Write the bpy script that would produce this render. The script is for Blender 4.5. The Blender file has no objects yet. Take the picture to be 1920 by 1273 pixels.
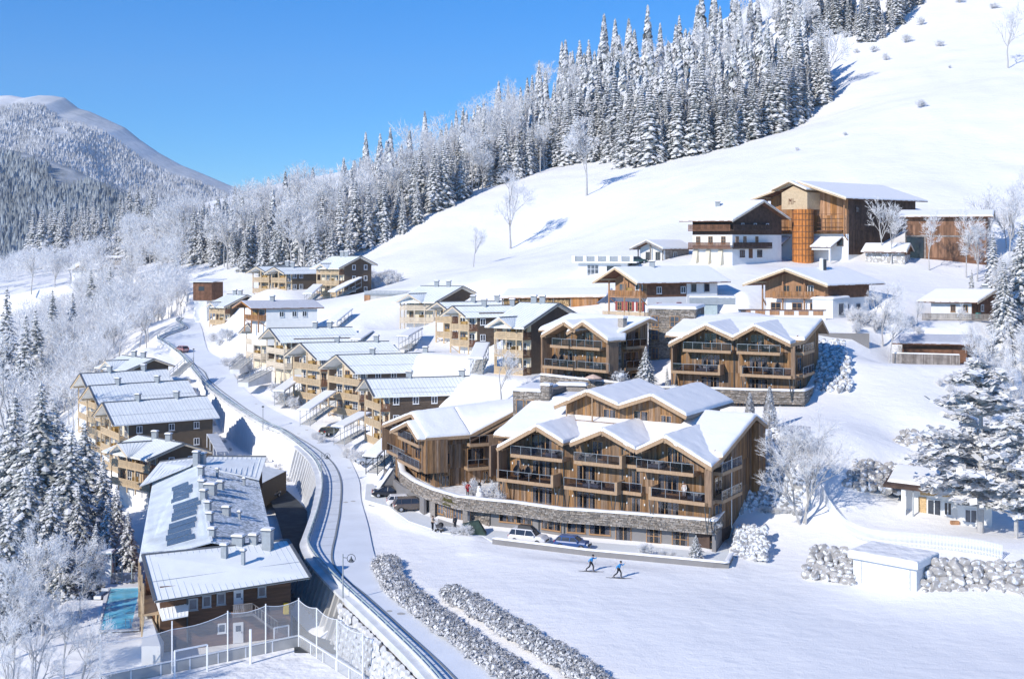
import bpy, math, random
import numpy as np
from mathutils import Vector, noise as mnoise
RND = random.Random(11)
PI = math.pi
S = bpy.context.scene
C = S.collection

# ------------------------------------------------------------------ camera, world, sun, exposure
FOC, CX, HY, CAMZ = 2300.0, 960.0, 450.0, 36.0        # focal length and horizon measured on the 1920 px wide photograph
cam_d = bpy.data.cameras.new('camera')
cam = bpy.data.objects.new('camera', cam_d); C.objects.link(cam)
cam.location = (0, 0, CAMZ); cam.rotation_euler = (math.radians(90), 0, 0)
cam_d.sensor_width = 36; cam_d.lens = 36*FOC/1920; cam_d.shift_y = -(636.5-HY)/1920
cam_d.clip_start = 1; cam_d.clip_end = 30000
S.camera = cam

SUN_DIR = Vector((0.70, 0.71, 0)).normalized()         # horizontal heading of the sunlight
SUN_EL = math.radians(31)
w = bpy.data.worlds.new('World'); S.world = w; w.use_nodes = True
nt = w.node_tree; bg = nt.nodes['Background']
sky = nt.nodes.new('ShaderNodeTexSky'); sky.sky_type = 'NISHITA'; sky.sun_disc = False
sky.sun_elevation = SUN_EL
sky.sun_rotation = math.atan2(-SUN_DIR.x, -SUN_DIR.y)
sky.altitude = 1000; sky.air_density = 1.0; sky.dust_density = 0.0; sky.ozone_density = 10.0
hs = nt.nodes.new('ShaderNodeHueSaturation'); hs.inputs['Saturation'].default_value = 1.16; tint = nt.nodes.new('ShaderNodeMix'); tint.data_type = 'RGBA'; tint.blend_type = 'MULTIPLY'; tint.inputs[0].default_value = 1; tint.inputs[7].default_value = (.86, 1.0, 1.08, 1)
nt.links.new(sky.outputs[0], tint.inputs[6]); nt.links.new(tint.outputs[2], hs.inputs['Color']); nt.links.new(hs.outputs[0], bg.inputs[0]); bg.inputs[1].default_value = 0.145
sun_d = bpy.data.lights.new('sun', 'SUN'); sun = bpy.data.objects.new('sun', sun_d); C.objects.link(sun)
sun_d.energy = 4.2; sun_d.angle = math.radians(0.5); sun_d.color = (1.0, 0.94, 0.85)
d = Vector((SUN_DIR.x*math.cos(SUN_EL), SUN_DIR.y*math.cos(SUN_EL), -math.sin(SUN_EL)))
sun.rotation_euler = d.to_track_quat('-Z', 'Y').to_euler()
S.view_settings.view_transform = 'Standard'; S.view_settings.look = 'None'
S.view_settings.exposure = 0.13; S.view_settings.gamma = 1; S.view_settings.use_curve_mapping = False
S.cycles.max_bounces = 6; S.cycles.diffuse_bounces = 3; S.cycles.transparent_max_bounces = 12
S.cycles.use_denoising = True
S.cycles.volume_step_rate = 4

# ------------------------------------------------------------------ measuring helpers
def at(px, py, Y):                                     # a photograph pixel at a known distance -> a point in the place
    return ((px-CX)*Y/FOC, Y, CAMZ-(py-HY)*Y/FOC)
def gz(px, py, z):                                     # the same, height known
    Y = FOC*(CAMZ-z)/(py-HY)
    return ((px-CX)*Y/FOC, Y, z)

# ------------------------------------------------------------------ materials
MT = {}
def nd(t, k, **kw):
    n = t.nodes.new(k)
    for a, b in kw.items(): setattr(n, a, b)
    return n
def M(name, col, rough=.8, var=.12, scale=3.0, bump=0.0, bscale=20.0, metal=0, island=0.0, hue=0.0, spec=.3, trans=0, stretch=None, snow=0, alpha=1):
    if name in MT: return MT[name]
    m = bpy.data.materials.new(name); m.use_nodes = True; t = m.node_tree; L = t.links
    b = t.nodes['Principled BSDF']
    b.inputs['Roughness'].default_value = rough; b.inputs['Metallic'].default_value = metal
    b.inputs['Specular IOR Level'].default_value = spec
    tc = nd(t, 'ShaderNodeTexCoord'); mp = nd(t, 'ShaderNodeMapping'); L.new(tc.outputs['Object'], mp.inputs[0])
    if stretch: mp.inputs['Scale'].default_value = stretch
    nz = nd(t, 'ShaderNodeTexNoise'); nz.inputs['Scale'].default_value = scale; nz.inputs['Detail'].default_value = 5
    L.new(mp.outputs[0], nz.inputs[0])
    mx = nd(t, 'ShaderNodeMix', data_type='RGBA')
    lo = [max(0, c*(1-var)) for c in col]; hi = [min(1, c*(1+var)) for c in col]
    mx.inputs[6].default_value = (*lo, 1); mx.inputs[7].default_value = (*hi, 1)
    rp = nd(t, 'ShaderNodeMapRange'); rp.inputs[1].default_value = .3; rp.inputs[2].default_value = .7
    L.new(nz.outputs[0], rp.inputs[0]); L.new(rp.outputs[0], mx.inputs[0])
    out = mx.outputs[2]
    if island or hue:
        g = nd(t, 'ShaderNodeNewGeometry'); hs = nd(t, 'ShaderNodeHueSaturation')
        mr = nd(t, 'ShaderNodeMapRange'); mr.inputs[3].default_value = 1-island; mr.inputs[4].default_value = 1+island
        L.new(g.outputs['Random Per Island'], mr.inputs[0]); L.new(mr.outputs[0], hs.inputs['Value'])
        if hue:
            mm = nd(t, 'ShaderNodeMath', operation='MULTIPLY'); mm.inputs[1].default_value = 7.31
            fr = nd(t, 'ShaderNodeMath', operation='FRACT'); L.new(g.outputs['Random Per Island'], mm.inputs[0]); L.new(mm.outputs[0], fr.inputs[0])
            m2 = nd(t, 'ShaderNodeMapRange'); m2.inputs[3].default_value = 1-hue; m2.inputs[4].default_value = 1+hue
            L.new(fr.outputs[0], m2.inputs[0]); L.new(m2.outputs[0], hs.inputs['Saturation'])
        L.new(out, hs.inputs['Color']); out = hs.outputs[0]
    if snow:                                           # patchy snow lying on the surface
        n2 = nd(t, 'ShaderNodeTexNoise'); n2.inputs['Scale'].default_value = 2.2; n2.inputs['Detail'].default_value = 7
        L.new(tc.outputs['Object'], n2.inputs[0])
        r2 = nd(t, 'ShaderNodeMapRange'); r2.inputs[1].default_value = .56-snow*.25; r2.inputs[2].default_value = .64-snow*.25
        L.new(n2.outputs[0], r2.inputs[0])
        m3 = nd(t, 'ShaderNodeMix', data_type='RGBA'); m3.inputs[7].default_value = (.84, .87, .92, 1)
        L.new(r2.outputs[0], m3.inputs[0]); L.new(out, m3.inputs[6]); out = m3.outputs[2]
    L.new(out, b.inputs['Base Color'])
    if bump:
        n3 = nd(t, 'ShaderNodeTexNoise'); n3.inputs['Scale'].default_value = bscale; n3.inputs['Detail'].default_value = 6
        L.new(mp.outputs[0], n3.inputs[0]); bp = nd(t, 'ShaderNodeBump'); bp.inputs['Strength'].default_value = 1; bp.inputs['Distance'].default_value = bump
        L.new(n3.outputs[0], bp.inputs['Height']); L.new(bp.outputs[0], b.inputs['Normal'])
    if trans: b.inputs['Transmission Weight'].default_value = trans
    if alpha < 1: b.inputs['Alpha'].default_value = alpha
    MT[name] = m
    return m
M('snow', (.905, .895, .885), .75, .02, .15, .05, 7)
M('snow_rough', (.88, .87, .86), .8, .08, .35, .35, .8)
M('snow_roof', (.895, .89, .885), .7, .015, 1, .03, 2.5)
M('frost', (.85, .845, .84), .9, .08, 2, island=.12)
M('frost_grey', (.47, .47, .475), .9, .12, 2, island=.25)
M('silo_wood', (.55, .205, .05), .75, .2, 1.5, .01, 14)
M('needle', (.30, .315, .305), .9, .3, 2, island=.35)
M('bark', (.27, .26, .25), .9, .2, 3, .02, 10)
M('bark_frost', (.45, .44, .43), .9, .15, 3)
M('wood_boards', (.235, .145, .083), .75, .3, 1.4, .01, 20, island=.40, hue=.25, stretch=(4, 4, .5))
M('wood_beam', (.40, .27, .165), .7, .16, 2, .008, 15, island=.08, stretch=(3, 3, 1))
M('seam_metal', (.50, .56, .60), .5)
M('wood_light', (.58, .44, .28), .7, .1, 2, island=.1)
M('wood_pale', (.66, .56, .43), .7, .1, 2, island=.06)
M('wood_rust', (.25, .135, .08), .8, .35, 1.0, .01, 14, island=.3, stretch=(3, 3, .4))
M('wood_orange', (.38, .195, .09), .75, .28, 1.2, .01, 14, island=.28, hue=.15, stretch=(3, 3, .4))
M('wood_dark', (.085, .055, .042), .8, .3, 1.5, .01, 14, island=.25)
M('wood_brown', (.17, .085, .05), .8, .3, 1.5, .01, 14, island=.25)
M('wood_grey', (.26, .235, .215), .85, .3, 1.5, .01, 14, island=.3)
M('shingle_brown', (.10, .075, .057), .85, .12, 2, island=.14)
M('render_brown', (.13, .098, .068), .85, .08, 1, .004, 30)
M('ochre', (.42, .27, .10), .8, .1, 2)
M('cream', (.74, .66, .50), .8, .05, 1)
M('pool_wood', (.15, .082, .05), .75, .25, 1.2, .01, 14, island=.3, stretch=(.4, .4, 4))
M('plaster', (.82, .82, .80), .8, .04, 1, .004, 20)
M('concrete', (.47, .46, .44), .85, .12, .8, .01, 12)
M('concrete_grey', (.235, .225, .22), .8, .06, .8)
M('concrete_white', (.70, .71, .72), .85, .12, .6, .01, 10)
M('stone_clad', (.335, .295, .255), .9, .2, 4, .02, 20, island=.45, hue=.35)
M('mortar', (.17, .15, .13), .95, .2, 3)
M('boulder', (.42, .415, .41), .9, .25, 2, .08, 4, snow=.38)
M('boulder_bare', (.42, .40, .375), .9, .25, 2, .08, 4, snow=.15)
M('masonry', (.55, .55, .55), .9, .22, 2, .05, 6, snow=.12)
M('roof_metal', (.87, .89, .88), .45, .07, .7, .004, 5, spec=.4)
M('roof_white', (.86, .875, .87), .5, .04, .7, .004, 5)
M('roof_dark', (.13, .14, .155), .5, .1, 2)
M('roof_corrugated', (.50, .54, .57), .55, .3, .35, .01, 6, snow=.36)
M('shingle_snow', (.50, .51, .56), .9, .06, 2, .01, 10)
M('metal_dark', (.07, .08, .085), .5, .1, 3, spec=.5)
M('metal_grey', (.33, .36, .38), .45, .1, 3, spec=.5)
M('metal_white', (.80, .82, .84), .5, .03, 3)
M('rail_green', (.42, .50, .50), .6, .1, 3)
M('glass_dark', (.035, .042, .055), .08, .3, .5, spec=.6)
M('glass_mid', (.10, .115, .145), .1, .5, .7, spec=.6)
M('curtain', (.60, .58, .57), .9, .12, 6)
M('frame_wood', (.42, .245, .12), .6, .12, 3)
M('red_shutter', (.33, .075, .075), .7, .1, 3)
M('solar', (.10, .13, .17), .25, .2, 2, spec=.6)
M('asphalt', (.060, .067, .073), .85, .3, .6)
M('fence_grey', (.33, .35, .37), .85, .14, .5, snow=.2)  # plain grey with patchy snow, for the pool fence panels
M('road_snow', (.80, .83, .87), .7, .05, .3, .02, 1.5)
M('walk_snow', (.70, .73, .77), .8, .06, .8, .01, 6)
M('parking_snow', (.76, .78, .78), .75, .05, .25, .01, 3)
M('kerb', (.24, .26, .275), .85, .1, 2)
M('steel', (.5, .53, .55), .35, .1, 3, metal=.6)
M('tyre', (.02, .02, .02), .8, .1, 5); M('rim', (.5, .5, .52), .35, .1, 4, metal=.7)
M('lamp_red', (.45, .02, .02), .3); M('lamp_white', (.8, .8, .78), .2)
M('plastic_black', (.025, .025, .028), .5, .1, 3)
M('fabric_dark', (.06, .062, .07), .9, .2, 4); M('fabric_light', (.62, .6, .55), .9, .1, 4)
M('skin', (.55, .34, .25), .6, .05, 4)
M('stump', (.55, .38, .2), .85, .3, 5, island=.35)
M('gold_sign', (.12, .105, .03), .5, .1, 4)
M('yellow', (.65, .48, .04), .6, .1, 3)
M('sky_blue_cloth', (.05, .30, .62), .7, .08, 4); M('black_cloth', (.02, .022, .028), .8, .1, 4)
M('red_cloth', (.42, .02, .03), .8, .1, 4); M('beige_cloth', (.55, .42, .3), .8, .1, 4); M('dark_green', (.03, .055, .045), .8, .3, 2)
M('white_cloth', (.8, .78, .76), .8, .05, 4); M('parasol_pink', (.70, .52, .42), .8, .05, 4)
M('teal', (.06, .22, .21), .7, .1, 2)
M('coal', (.02, .02, .02), .8); M('carrot', (.8, .25, .04), .6)
def frosty():                                          # thin frosted sprays let part of the light through
    for n_ in ('frost', 'frost_grey'):
        t = MT[n_].node_tree; b = t.nodes['Principled BSDF']; tr = nd(t, 'ShaderNodeBsdfTranslucent'); x = nd(t, 'ShaderNodeMixShader'); x.inputs[0].default_value = .2; tr.inputs[0].default_value = (.80, .80, .82, 1) if n_ == 'frost' else (.5, .5, .5, 1)
        t.links.new(b.outputs[0], x.inputs[1]); t.links.new(tr.outputs[0], x.inputs[2]); t.links.new(x.outputs[0], t.nodes['Material Output'].inputs[0])
frosty()
def special():
    m = bpy.data.materials.new('window_glass'); m.use_nodes = True; t = m.node_tree
    t.nodes.remove(t.nodes['Principled BSDF']); o = t.nodes['Material Output']
    a = nd(t, 'ShaderNodeBsdfTransparent'); a.inputs[0].default_value = (.68, .68, .70, 1)
    g = nd(t, 'ShaderNodeBsdfGlossy'); g.inputs['Roughness'].default_value = .04; g.inputs[0].default_value = (.75, .74, .72, 1)
    lw = nd(t, 'ShaderNodeLayerWeight'); lw.inputs[0].default_value = .3; f = nd(t, 'ShaderNodeMapRange'); f.inputs[3].default_value = .05; f.inputs[4].default_value = .6; t.links.new(lw.outputs['Facing'], f.inputs[0])
    x = nd(t, 'ShaderNodeMixShader'); t.links.new(f.outputs[0], x.inputs[0]); t.links.new(a.outputs[0], x.inputs[1]); t.links.new(g.outputs[0], x.inputs[2])
    t.links.new(x.outputs[0], o.inputs[0]); MT['window_glass'] = m
    m = m.copy(); m.name = 'rail_glass'; m.node_tree.nodes['Transparent BSDF'].inputs[0].default_value = (.55, .55, .60, 1); m.node_tree.nodes['Map Range'].inputs[4].default_value = .3; MT['rail_glass'] = m
    # fine wire or cord netting: a woven grid of cords with holes between them
    m = bpy.data.materials.new('netting'); m.use_nodes = True; t = m.node_tree
    b = t.nodes['Principled BSDF']; b.inputs['Base Color'].default_value = (.62, .64, .66, 1); b.inputs['Roughness'].default_value = .8
    o = t.nodes['Material Output']; a = nd(t, 'ShaderNodeBsdfTransparent'); x = nd(t, 'ShaderNodeMixShader'); x.inputs[0].default_value = .32
    t.links.new(a.outputs[0], x.inputs[1]); t.links.new(b.outputs[0], x.inputs[2]); t.links.new(x.outputs[0], o.inputs[0]); MT['netting'] = m
    # pool water
    m = bpy.data.materials.new('pool_water'); m.use_nodes = True; t = m.node_tree; b = t.nodes['Principled BSDF']
    b.inputs['Roughness'].default_value = .06
    tc = nd(t, 'ShaderNodeTexCoord'); v = nd(t, 'ShaderNodeTexVoronoi'); v.feature = 'SMOOTH_F1'; v.inputs['Scale'].default_value = 1.3
    n = nd(t, 'ShaderNodeTexNoise'); n.inputs['Scale'].default_value = 1.2; mxv = nd(t, 'ShaderNodeMix', data_type='RGBA'); mxv.inputs[0].default_value = .5
    t.links.new(tc.outputs['Object'], n.inputs[0]); t.links.new(tc.outputs['Object'], mxv.inputs[6]); t.links.new(n.outputs[1], mxv.inputs[7]); t.links.new(mxv.outputs[2], v.inputs[0])
    mx = nd(t, 'ShaderNodeMix', data_type='RGBA'); mx.inputs[6].default_value = (.08, .42, .60, 1); mx.inputs[7].default_value = (.30, .66, .78, 1)
    t.links.new(v.outputs[0], mx.inputs[0]); t.links.new(mx.outputs[2], b.inputs['Base Color'])
    bp = nd(t, 'ShaderNodeBump'); bp.inputs['Distance'].default_value = .15; t.links.new(v.outputs[0], bp.inputs['Height']); t.links.new(bp.outputs[0], b.inputs['Normal'])
    MT['pool_water'] = m
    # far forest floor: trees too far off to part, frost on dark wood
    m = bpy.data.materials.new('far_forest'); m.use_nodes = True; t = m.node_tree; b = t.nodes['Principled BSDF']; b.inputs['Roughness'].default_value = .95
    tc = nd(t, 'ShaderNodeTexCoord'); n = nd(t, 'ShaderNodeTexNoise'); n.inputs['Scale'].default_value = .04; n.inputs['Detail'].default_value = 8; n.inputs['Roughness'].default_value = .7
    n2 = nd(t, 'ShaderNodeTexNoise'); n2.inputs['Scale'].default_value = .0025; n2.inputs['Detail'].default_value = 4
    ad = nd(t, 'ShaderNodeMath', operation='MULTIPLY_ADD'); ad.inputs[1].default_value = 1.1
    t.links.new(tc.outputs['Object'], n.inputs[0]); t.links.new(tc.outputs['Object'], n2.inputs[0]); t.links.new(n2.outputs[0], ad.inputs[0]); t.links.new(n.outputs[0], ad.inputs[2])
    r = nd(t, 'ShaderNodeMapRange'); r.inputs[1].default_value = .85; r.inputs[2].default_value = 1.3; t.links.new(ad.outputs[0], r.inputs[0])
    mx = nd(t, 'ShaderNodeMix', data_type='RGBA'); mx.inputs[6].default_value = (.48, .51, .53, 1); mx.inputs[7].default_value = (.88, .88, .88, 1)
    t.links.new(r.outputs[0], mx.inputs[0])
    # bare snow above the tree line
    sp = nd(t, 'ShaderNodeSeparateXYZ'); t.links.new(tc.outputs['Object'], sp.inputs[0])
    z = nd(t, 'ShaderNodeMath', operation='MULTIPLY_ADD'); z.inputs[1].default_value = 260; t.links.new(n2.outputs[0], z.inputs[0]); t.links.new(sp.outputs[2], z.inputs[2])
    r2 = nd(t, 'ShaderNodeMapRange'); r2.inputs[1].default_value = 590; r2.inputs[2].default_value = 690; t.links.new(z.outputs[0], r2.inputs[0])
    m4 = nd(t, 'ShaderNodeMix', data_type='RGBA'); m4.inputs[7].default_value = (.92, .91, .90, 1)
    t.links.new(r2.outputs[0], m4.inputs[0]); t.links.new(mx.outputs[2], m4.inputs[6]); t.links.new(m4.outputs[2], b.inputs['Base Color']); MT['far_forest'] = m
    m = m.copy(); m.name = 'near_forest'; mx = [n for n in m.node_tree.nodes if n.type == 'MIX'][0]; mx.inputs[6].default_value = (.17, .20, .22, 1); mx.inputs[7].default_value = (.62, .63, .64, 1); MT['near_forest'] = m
special()
def paint(name, col, rough=.3):
    m = M(name, col, rough, .02, 2, spec=.5); m.node_tree.nodes['Principled BSDF'].inputs['Coat Weight'].default_value = .5
    return m

# ------------------------------------------------------------------ frames and mesh building
class Fr:                                              # local axes: a along u, b along v, z up
    def __init__(s, o, u, v):
        lu = math.hypot(*u); lv = math.hypot(*v)
        s.o = o; s.u = (u[0]/lu, u[1]/lu); s.v = (v[0]/lv, v[1]/lv)
    def p(s, a, b, z): return (s.o[0]+a*s.u[0]+b*s.v[0], s.o[1]+a*s.u[1]+b*s.v[1], z)
    def a_at(s, px, b=0):                              # distance along u of the upright seen in column px
        k = (px-CX)/FOC; X = s.o[0]+b*s.v[0]; Y = s.o[1]+b*s.v[1]
        return (k*Y-X)/(s.u[0]-k*s.u[1])
    def side(s, a):                                    # facade frame of the right side wall at a: runs along v, faces +u
        n = (s.v[1], -s.v[0]); return Fr(s.p(a, 0, 0)[:2], s.v, n)
    def front(s, b=0):                                 # facade frame of the front wall: runs along u, faces outward
        n = (s.u[1], -s.u[0]); return Fr(s.p(0, b, 0)[:2], s.u, n)
class MB:
    def __init__(s): s.v = []; s.f = []; s.m = []; s.cur = 0
    def add(s, vs, fs):
        n = len(s.v); s.v.extend(vs); s.f.extend([tuple(i+n for i in f) for f in fs]); s.m.extend([s.cur]*len(fs)); return s
    def face(s, *ps): return s.add(list(ps), [tuple(range(len(ps)))])
    def box(s, F, a0, a1, b0, b1, z0, z1):
        P = F.p
        return s.add([P(a0, b0, z0), P(a1, b0, z0), P(a1, b1, z0), P(a0, b1, z0), P(a0, b0, z1), P(a1, b0, z1), P(a1, b1, z1), P(a0, b1, z1)],
              [(3, 2, 1, 0), (4, 5, 6, 7), (0, 1, 5, 4), (1, 2, 6, 5), (2, 3, 7, 6), (3, 0, 4, 7)])
    def prism(s, ring0, ring1):                        # two matching rings of points, capped
        n = len(ring0); fs = [(i, (i+1) % n, n+(i+1) % n, n+i) for i in range(n)]
        fs += [tuple(reversed(range(n))), tuple(range(n, 2*n))]
        return s.add(list(ring0)+list(ring1), fs)
    def slab(s, q, t):                                 # quad or polygon with thickness t downwards
        return s.prism([(x, y, z-t) for x, y, z in q], list(q))
    def bar(s, p, q, w, h=None):                       # square bar between two points
        h = h or w; p = Vector(p); q = Vector(q); d = (q-p)
        if d.length < 1e-6: return s
        d.normalize(); up = Vector((0, 0, 1)) if abs(d.z) < .95 else Vector((1, 0, 0))
        x = d.cross(up).normalized()*w/2; y = x.cross(d).normalized()*h/2
        r = [x+y, -x+y, -x-y, x-y]
        return s.prism([tuple(p+k) for k in r], [tuple(q+k) for k in r])
    def tube(s, pts, rad, n=6):
        rings = []; pts = [Vector(p) for p in pts]
        for i, p in enumerate(pts):
            d = (pts[min(i+1, len(pts)-1)]-pts[max(i-1, 0)]).normalized()
            up = Vector((0, 0, 1)) if abs(d.z) < .9 else Vector((1, 0, 0))
            x = d.cross(up).normalized(); y = d.cross(x); r = rad[i] if isinstance(rad, (list, tuple)) else rad
            rings.append([tuple(p+(x*math.cos(2*PI*k/n)+y*math.sin(2*PI*k/n))*r) for k in range(n)])
        vs = [q for r in rings for q in r]; fs = []
        for i in range(len(pts)-1):
            for k in range(n): fs.append((i*n+k, i*n+(k+1) % n, (i+1)*n+(k+1) % n, (i+1)*n+k))
        fs.append(tuple(range(n))); fs.append(tuple(range((len(pts)-1)*n, len(pts)*n)))
        return s.add(vs, fs)
    def lathe(s, c, prof, n=12):                       # (radius, z) profile round a vertical axis
        vs = []; fs = []
        for r, z in prof: vs += [(c[0]+r*math.cos(2*PI*k/n), c[1]+r*math.sin(2*PI*k/n), c[2]+z) for k in range(n)]
        for i in range(len(prof)-1):
            for k in range(n): fs.append((i*n+k, i*n+(k+1) % n, (i+1)*n+(k+1) % n, (i+1)*n+k))
        fs.append(tuple(reversed(range(n)))); fs.append(tuple(range((len(prof)-1)*n, len(prof)*n)))
        return s.add(vs, fs)
    def mesh(s, name, mats, base=(0, 0, 0), smooth=False):
        me = bpy.data.meshes.new(name)
        bx, by, bz = base
        me.from_pydata([(x-bx, y-by, z-bz) for x, y, z in s.v], [], s.f)
        for m in (mats if isinstance(mats, (list, tuple)) else [mats]): me.materials.append(MT[m] if isinstance(m, str) else m)
        if any(s.m): me.polygons.foreach_set('material_index', s.m)
        if smooth: me.polygons.foreach_set('use_smooth', [True]*len(s.f))
        me.update(); return me
def wloc(o):
    v = Vector((0, 0, 0))
    while o: v += o.location; o = o.parent
    return v
def tag(o, label=None, cat=None, group=None, kind=None):
    if label: o['label'] = label
    if cat: o['category'] = cat
    if group: o['group'] = group
    if kind: o['kind'] = kind
    return o
def thing(name, label, cat, loc=(0, 0, 0), group=None):
    o = bpy.data.objects.new(name, None); C.objects.link(o); o.location = loc; o.empty_display_size = .3
    return tag(o, label, cat, group)
def part(name, mb, mats, parent=None, kind=None, label=None, smooth=False):
    base = wloc(parent) if parent else Vector((0, 0, 0))
    o = bpy.data.objects.new(name, mb.mesh(name, mats, base, smooth)); C.objects.link(o)
    if parent: o.parent = parent
    if kind: o['kind'] = kind
    if label: o['label'] = label
    return o
def solo(name, mb, mats, label, cat, loc, group=None, smooth=False):
    o = bpy.data.objects.new(name, mb.mesh(name, mats, loc, smooth)); C.objects.link(o); o.location = loc
    return tag(o, label, cat, group)
def struct(name, mb, mats, smooth=False, kind='structure'):
    o = part(name, mb, mats, smooth=smooth); o['kind'] = kind; return o
def inst(name, mesh, parent, loc, rot=(0, 0, 0), scale=(1, 1, 1)):
    o = bpy.data.objects.new(name, mesh); C.objects.link(o)
    if parent: o.parent = parent
    o.location = loc; o.rotation_euler = rot; o.scale = scale
    return o
def copy_tree(o, parent=None):
    c = o.copy(); C.objects.link(c); c.parent = parent
    for ch in list(o.children): copy_tree(ch, c)
    return c
def n2(x, y, z=0.0): return mnoise.noise(Vector((x, y, z)))
# ------------------------------------------------------------------ the lie of the land
def zroad(Y): return float(np.interp(Y, [90, 175, 195, 218, 240, 262, 285, 305, 325, 400], [-1, -1, -.5, 1, 4.7, 7.5, 10, 13.5, 15, 17]))
def roadpt(px, py):                                    # where the sight line of a pixel meets the road level
    lo, hi = 60.0, 400.0
    for _ in range(40):
        mid = (lo+hi)/2
        if HY+FOC*(CAMZ-zroad(mid))/mid > py: lo = mid
        else: hi = mid
    Y = (lo+hi)/2
    return ((px-CX)*Y/FOC, Y)
def smooth_line(pts, step=1.5):                        # Catmull-Rom through plan points
    P = [np.array(p, float) for p in pts]; P = [2*P[0]-P[1]]+P+[2*P[-1]-P[-2]]; out = []
    for i in range(1, len(P)-2):
        n = max(2, int(np.linalg.norm(P[i+1]-P[i])/step))
        for k in range(n):
            t = k/n; a, b, c, e = P[i-1], P[i], P[i+1], P[i+2]
            out.append(.5*((2*b)+(c-a)*t+(2*a-5*b+4*c-e)*t*t+(3*b-a-3*c+e)*t**3))
    out.append(P[-2]); return [tuple(q) for q in out]
RAIL_PX = [(905, 1400), (807, 1273), (715, 1180), (632, 1101), (591, 1056), (577, 1030), (580, 1016), (596, 967), (604, 925), (601, 892), (583, 860), (531, 818), (492, 800), (453, 777), (417, 752), (389, 730), (362, 698), (352, 684), (332, 664), (310, 647), (294, 638)]
KERB_PX = [(950, 1400), (852, 1273), (760, 1186), (684, 1117), (645, 1085), (622, 1050), (630, 1000), (637, 957), (638, 899), (615, 860), (553, 818), (496, 789), (440, 752), (394, 716), (382, 697), (358, 680), (338, 663), (318, 648), (303, 638)]
RIGHT_PX = [(1045, 1400), (954, 1273), (886, 1212), (807, 1160), (762, 1121), (722, 1085), (702, 1040), (690, 985), (677, 937), (673, 900), (655, 860), (634, 836), (608, 819), (578, 800), (498, 760), (452, 722), (432, 691), (412, 672), (392, 660), (384, 640), (378, 615), (372, 600)]
TOPL_PX = [(294, 638), (312, 628), (344, 617), (330, 604), (337, 597)]
rail_xy = [roadpt(*p) for p in RAIL_PX]; kerb_xy = [roadpt(*p) for p in KERB_PX]; right_xy = [roadpt(*p) for p in RIGHT_PX]
rail_xy += [roadpt(*p) for p in TOPL_PX[1:]]; kerb_xy += [(x+1, y) for x, y in [roadpt(*p) for p in TOPL_PX[1:]]]
rail_s = smooth_line(rail_xy); kerb_s = smooth_line(kerb_xy); right_s = smooth_line(right_xy)
ROAD_POLY = np.array(rail_s+[(right_xy[-1][0], right_xy[-1][1])]+right_s[::-1])

def P3(px, py, Y): return at(px, py, Y)
FAR = [P3(*p) for p in [
 (420,372,700),(520,345,680),(640,325,640),(760,290,620),(900,235,600),(1000,200,590),(1130,140,570),(1260,85,560),(1370,40,560),(1500,-30,560),(1700,-170,600),(1900,-300,600),
 (120,640,900),(0,640,1100),(-200,660,1100),(200,590,1100),(40,640,790),(-100,700,900),(1000,240,690),(1130,195,690),(1260,150,690),(1370,110,690),(1500,70,690),(900,268,700),(760,315,720),(1650,10,700),(640,385,1100),(1000,290,1000),(1400,120,1000),(1900,-60,1000),(700,470,360),(800,405,375),(900,365,390),(1000,325,405),(1080,300,420),(1230,312,370),(1400,268,370),
 (300,505,420),(200,490,600),(60,500,640),(0,512,560),(-120,540,560),(350,470,520),(500,440,450),(250,440,760)]]
UP = FAR+[P3(*p) for p in [
 (1560,180,400),(1480,238,385),(1700,380,275),(1900,300,300),(1900,100,400),(1700,200,350),(1560,60,480),(1750,0,480),(1900,-100,520),(1650,110,430),(2200,250,300),(2200,0,420),
 (1100,370,350),(1000,420,345),(1300,380,300),(1100,470,280),(1250,450,270),(800,480,330),(950,470,330),(700,540,302),(800,540,276),(900,542,262),
 (1500,484,255),(1350,488,243),(1600,484,250),(1780,488,247),(1880,500,245),(2050,500,245),(1100,520,245),(1200,500,245),(1040,580,229),(940,575,235),(1400,592,200),(1200,612,213),(1150,600,214),(1550,590,209),(1650,570,215),(1800,600,209),(1900,600,212),(2050,620,210),
 (470,556,306),(600,556,304),(690,552,304),(750,610,258),(720,597,263),(640,612,262),(830,662,228),(880,665,224),(930,692,206),(960,742,190),(870,705,205),(700,650,240),(760,690,224),(720,600,263),
 (720,842,200),(745,845,197),(600,803,222),(650,790,228),(530,772,229),(500,718,250),(465,690,266),(445,672,278),(400,622,305),(440,630,300),(470,600,285),(560,700,250),
 (1600,640,196),(1545,640,196),(1540,742,178),(1700,690,186),(1812,680,190),(1800,790,168),(1600,800,165),(1460,792,168),(1700,850,160),(1550,862,156),(1900,900,160),(1900,800,175),(1900,700,195),(2100,800,175)]]
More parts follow.
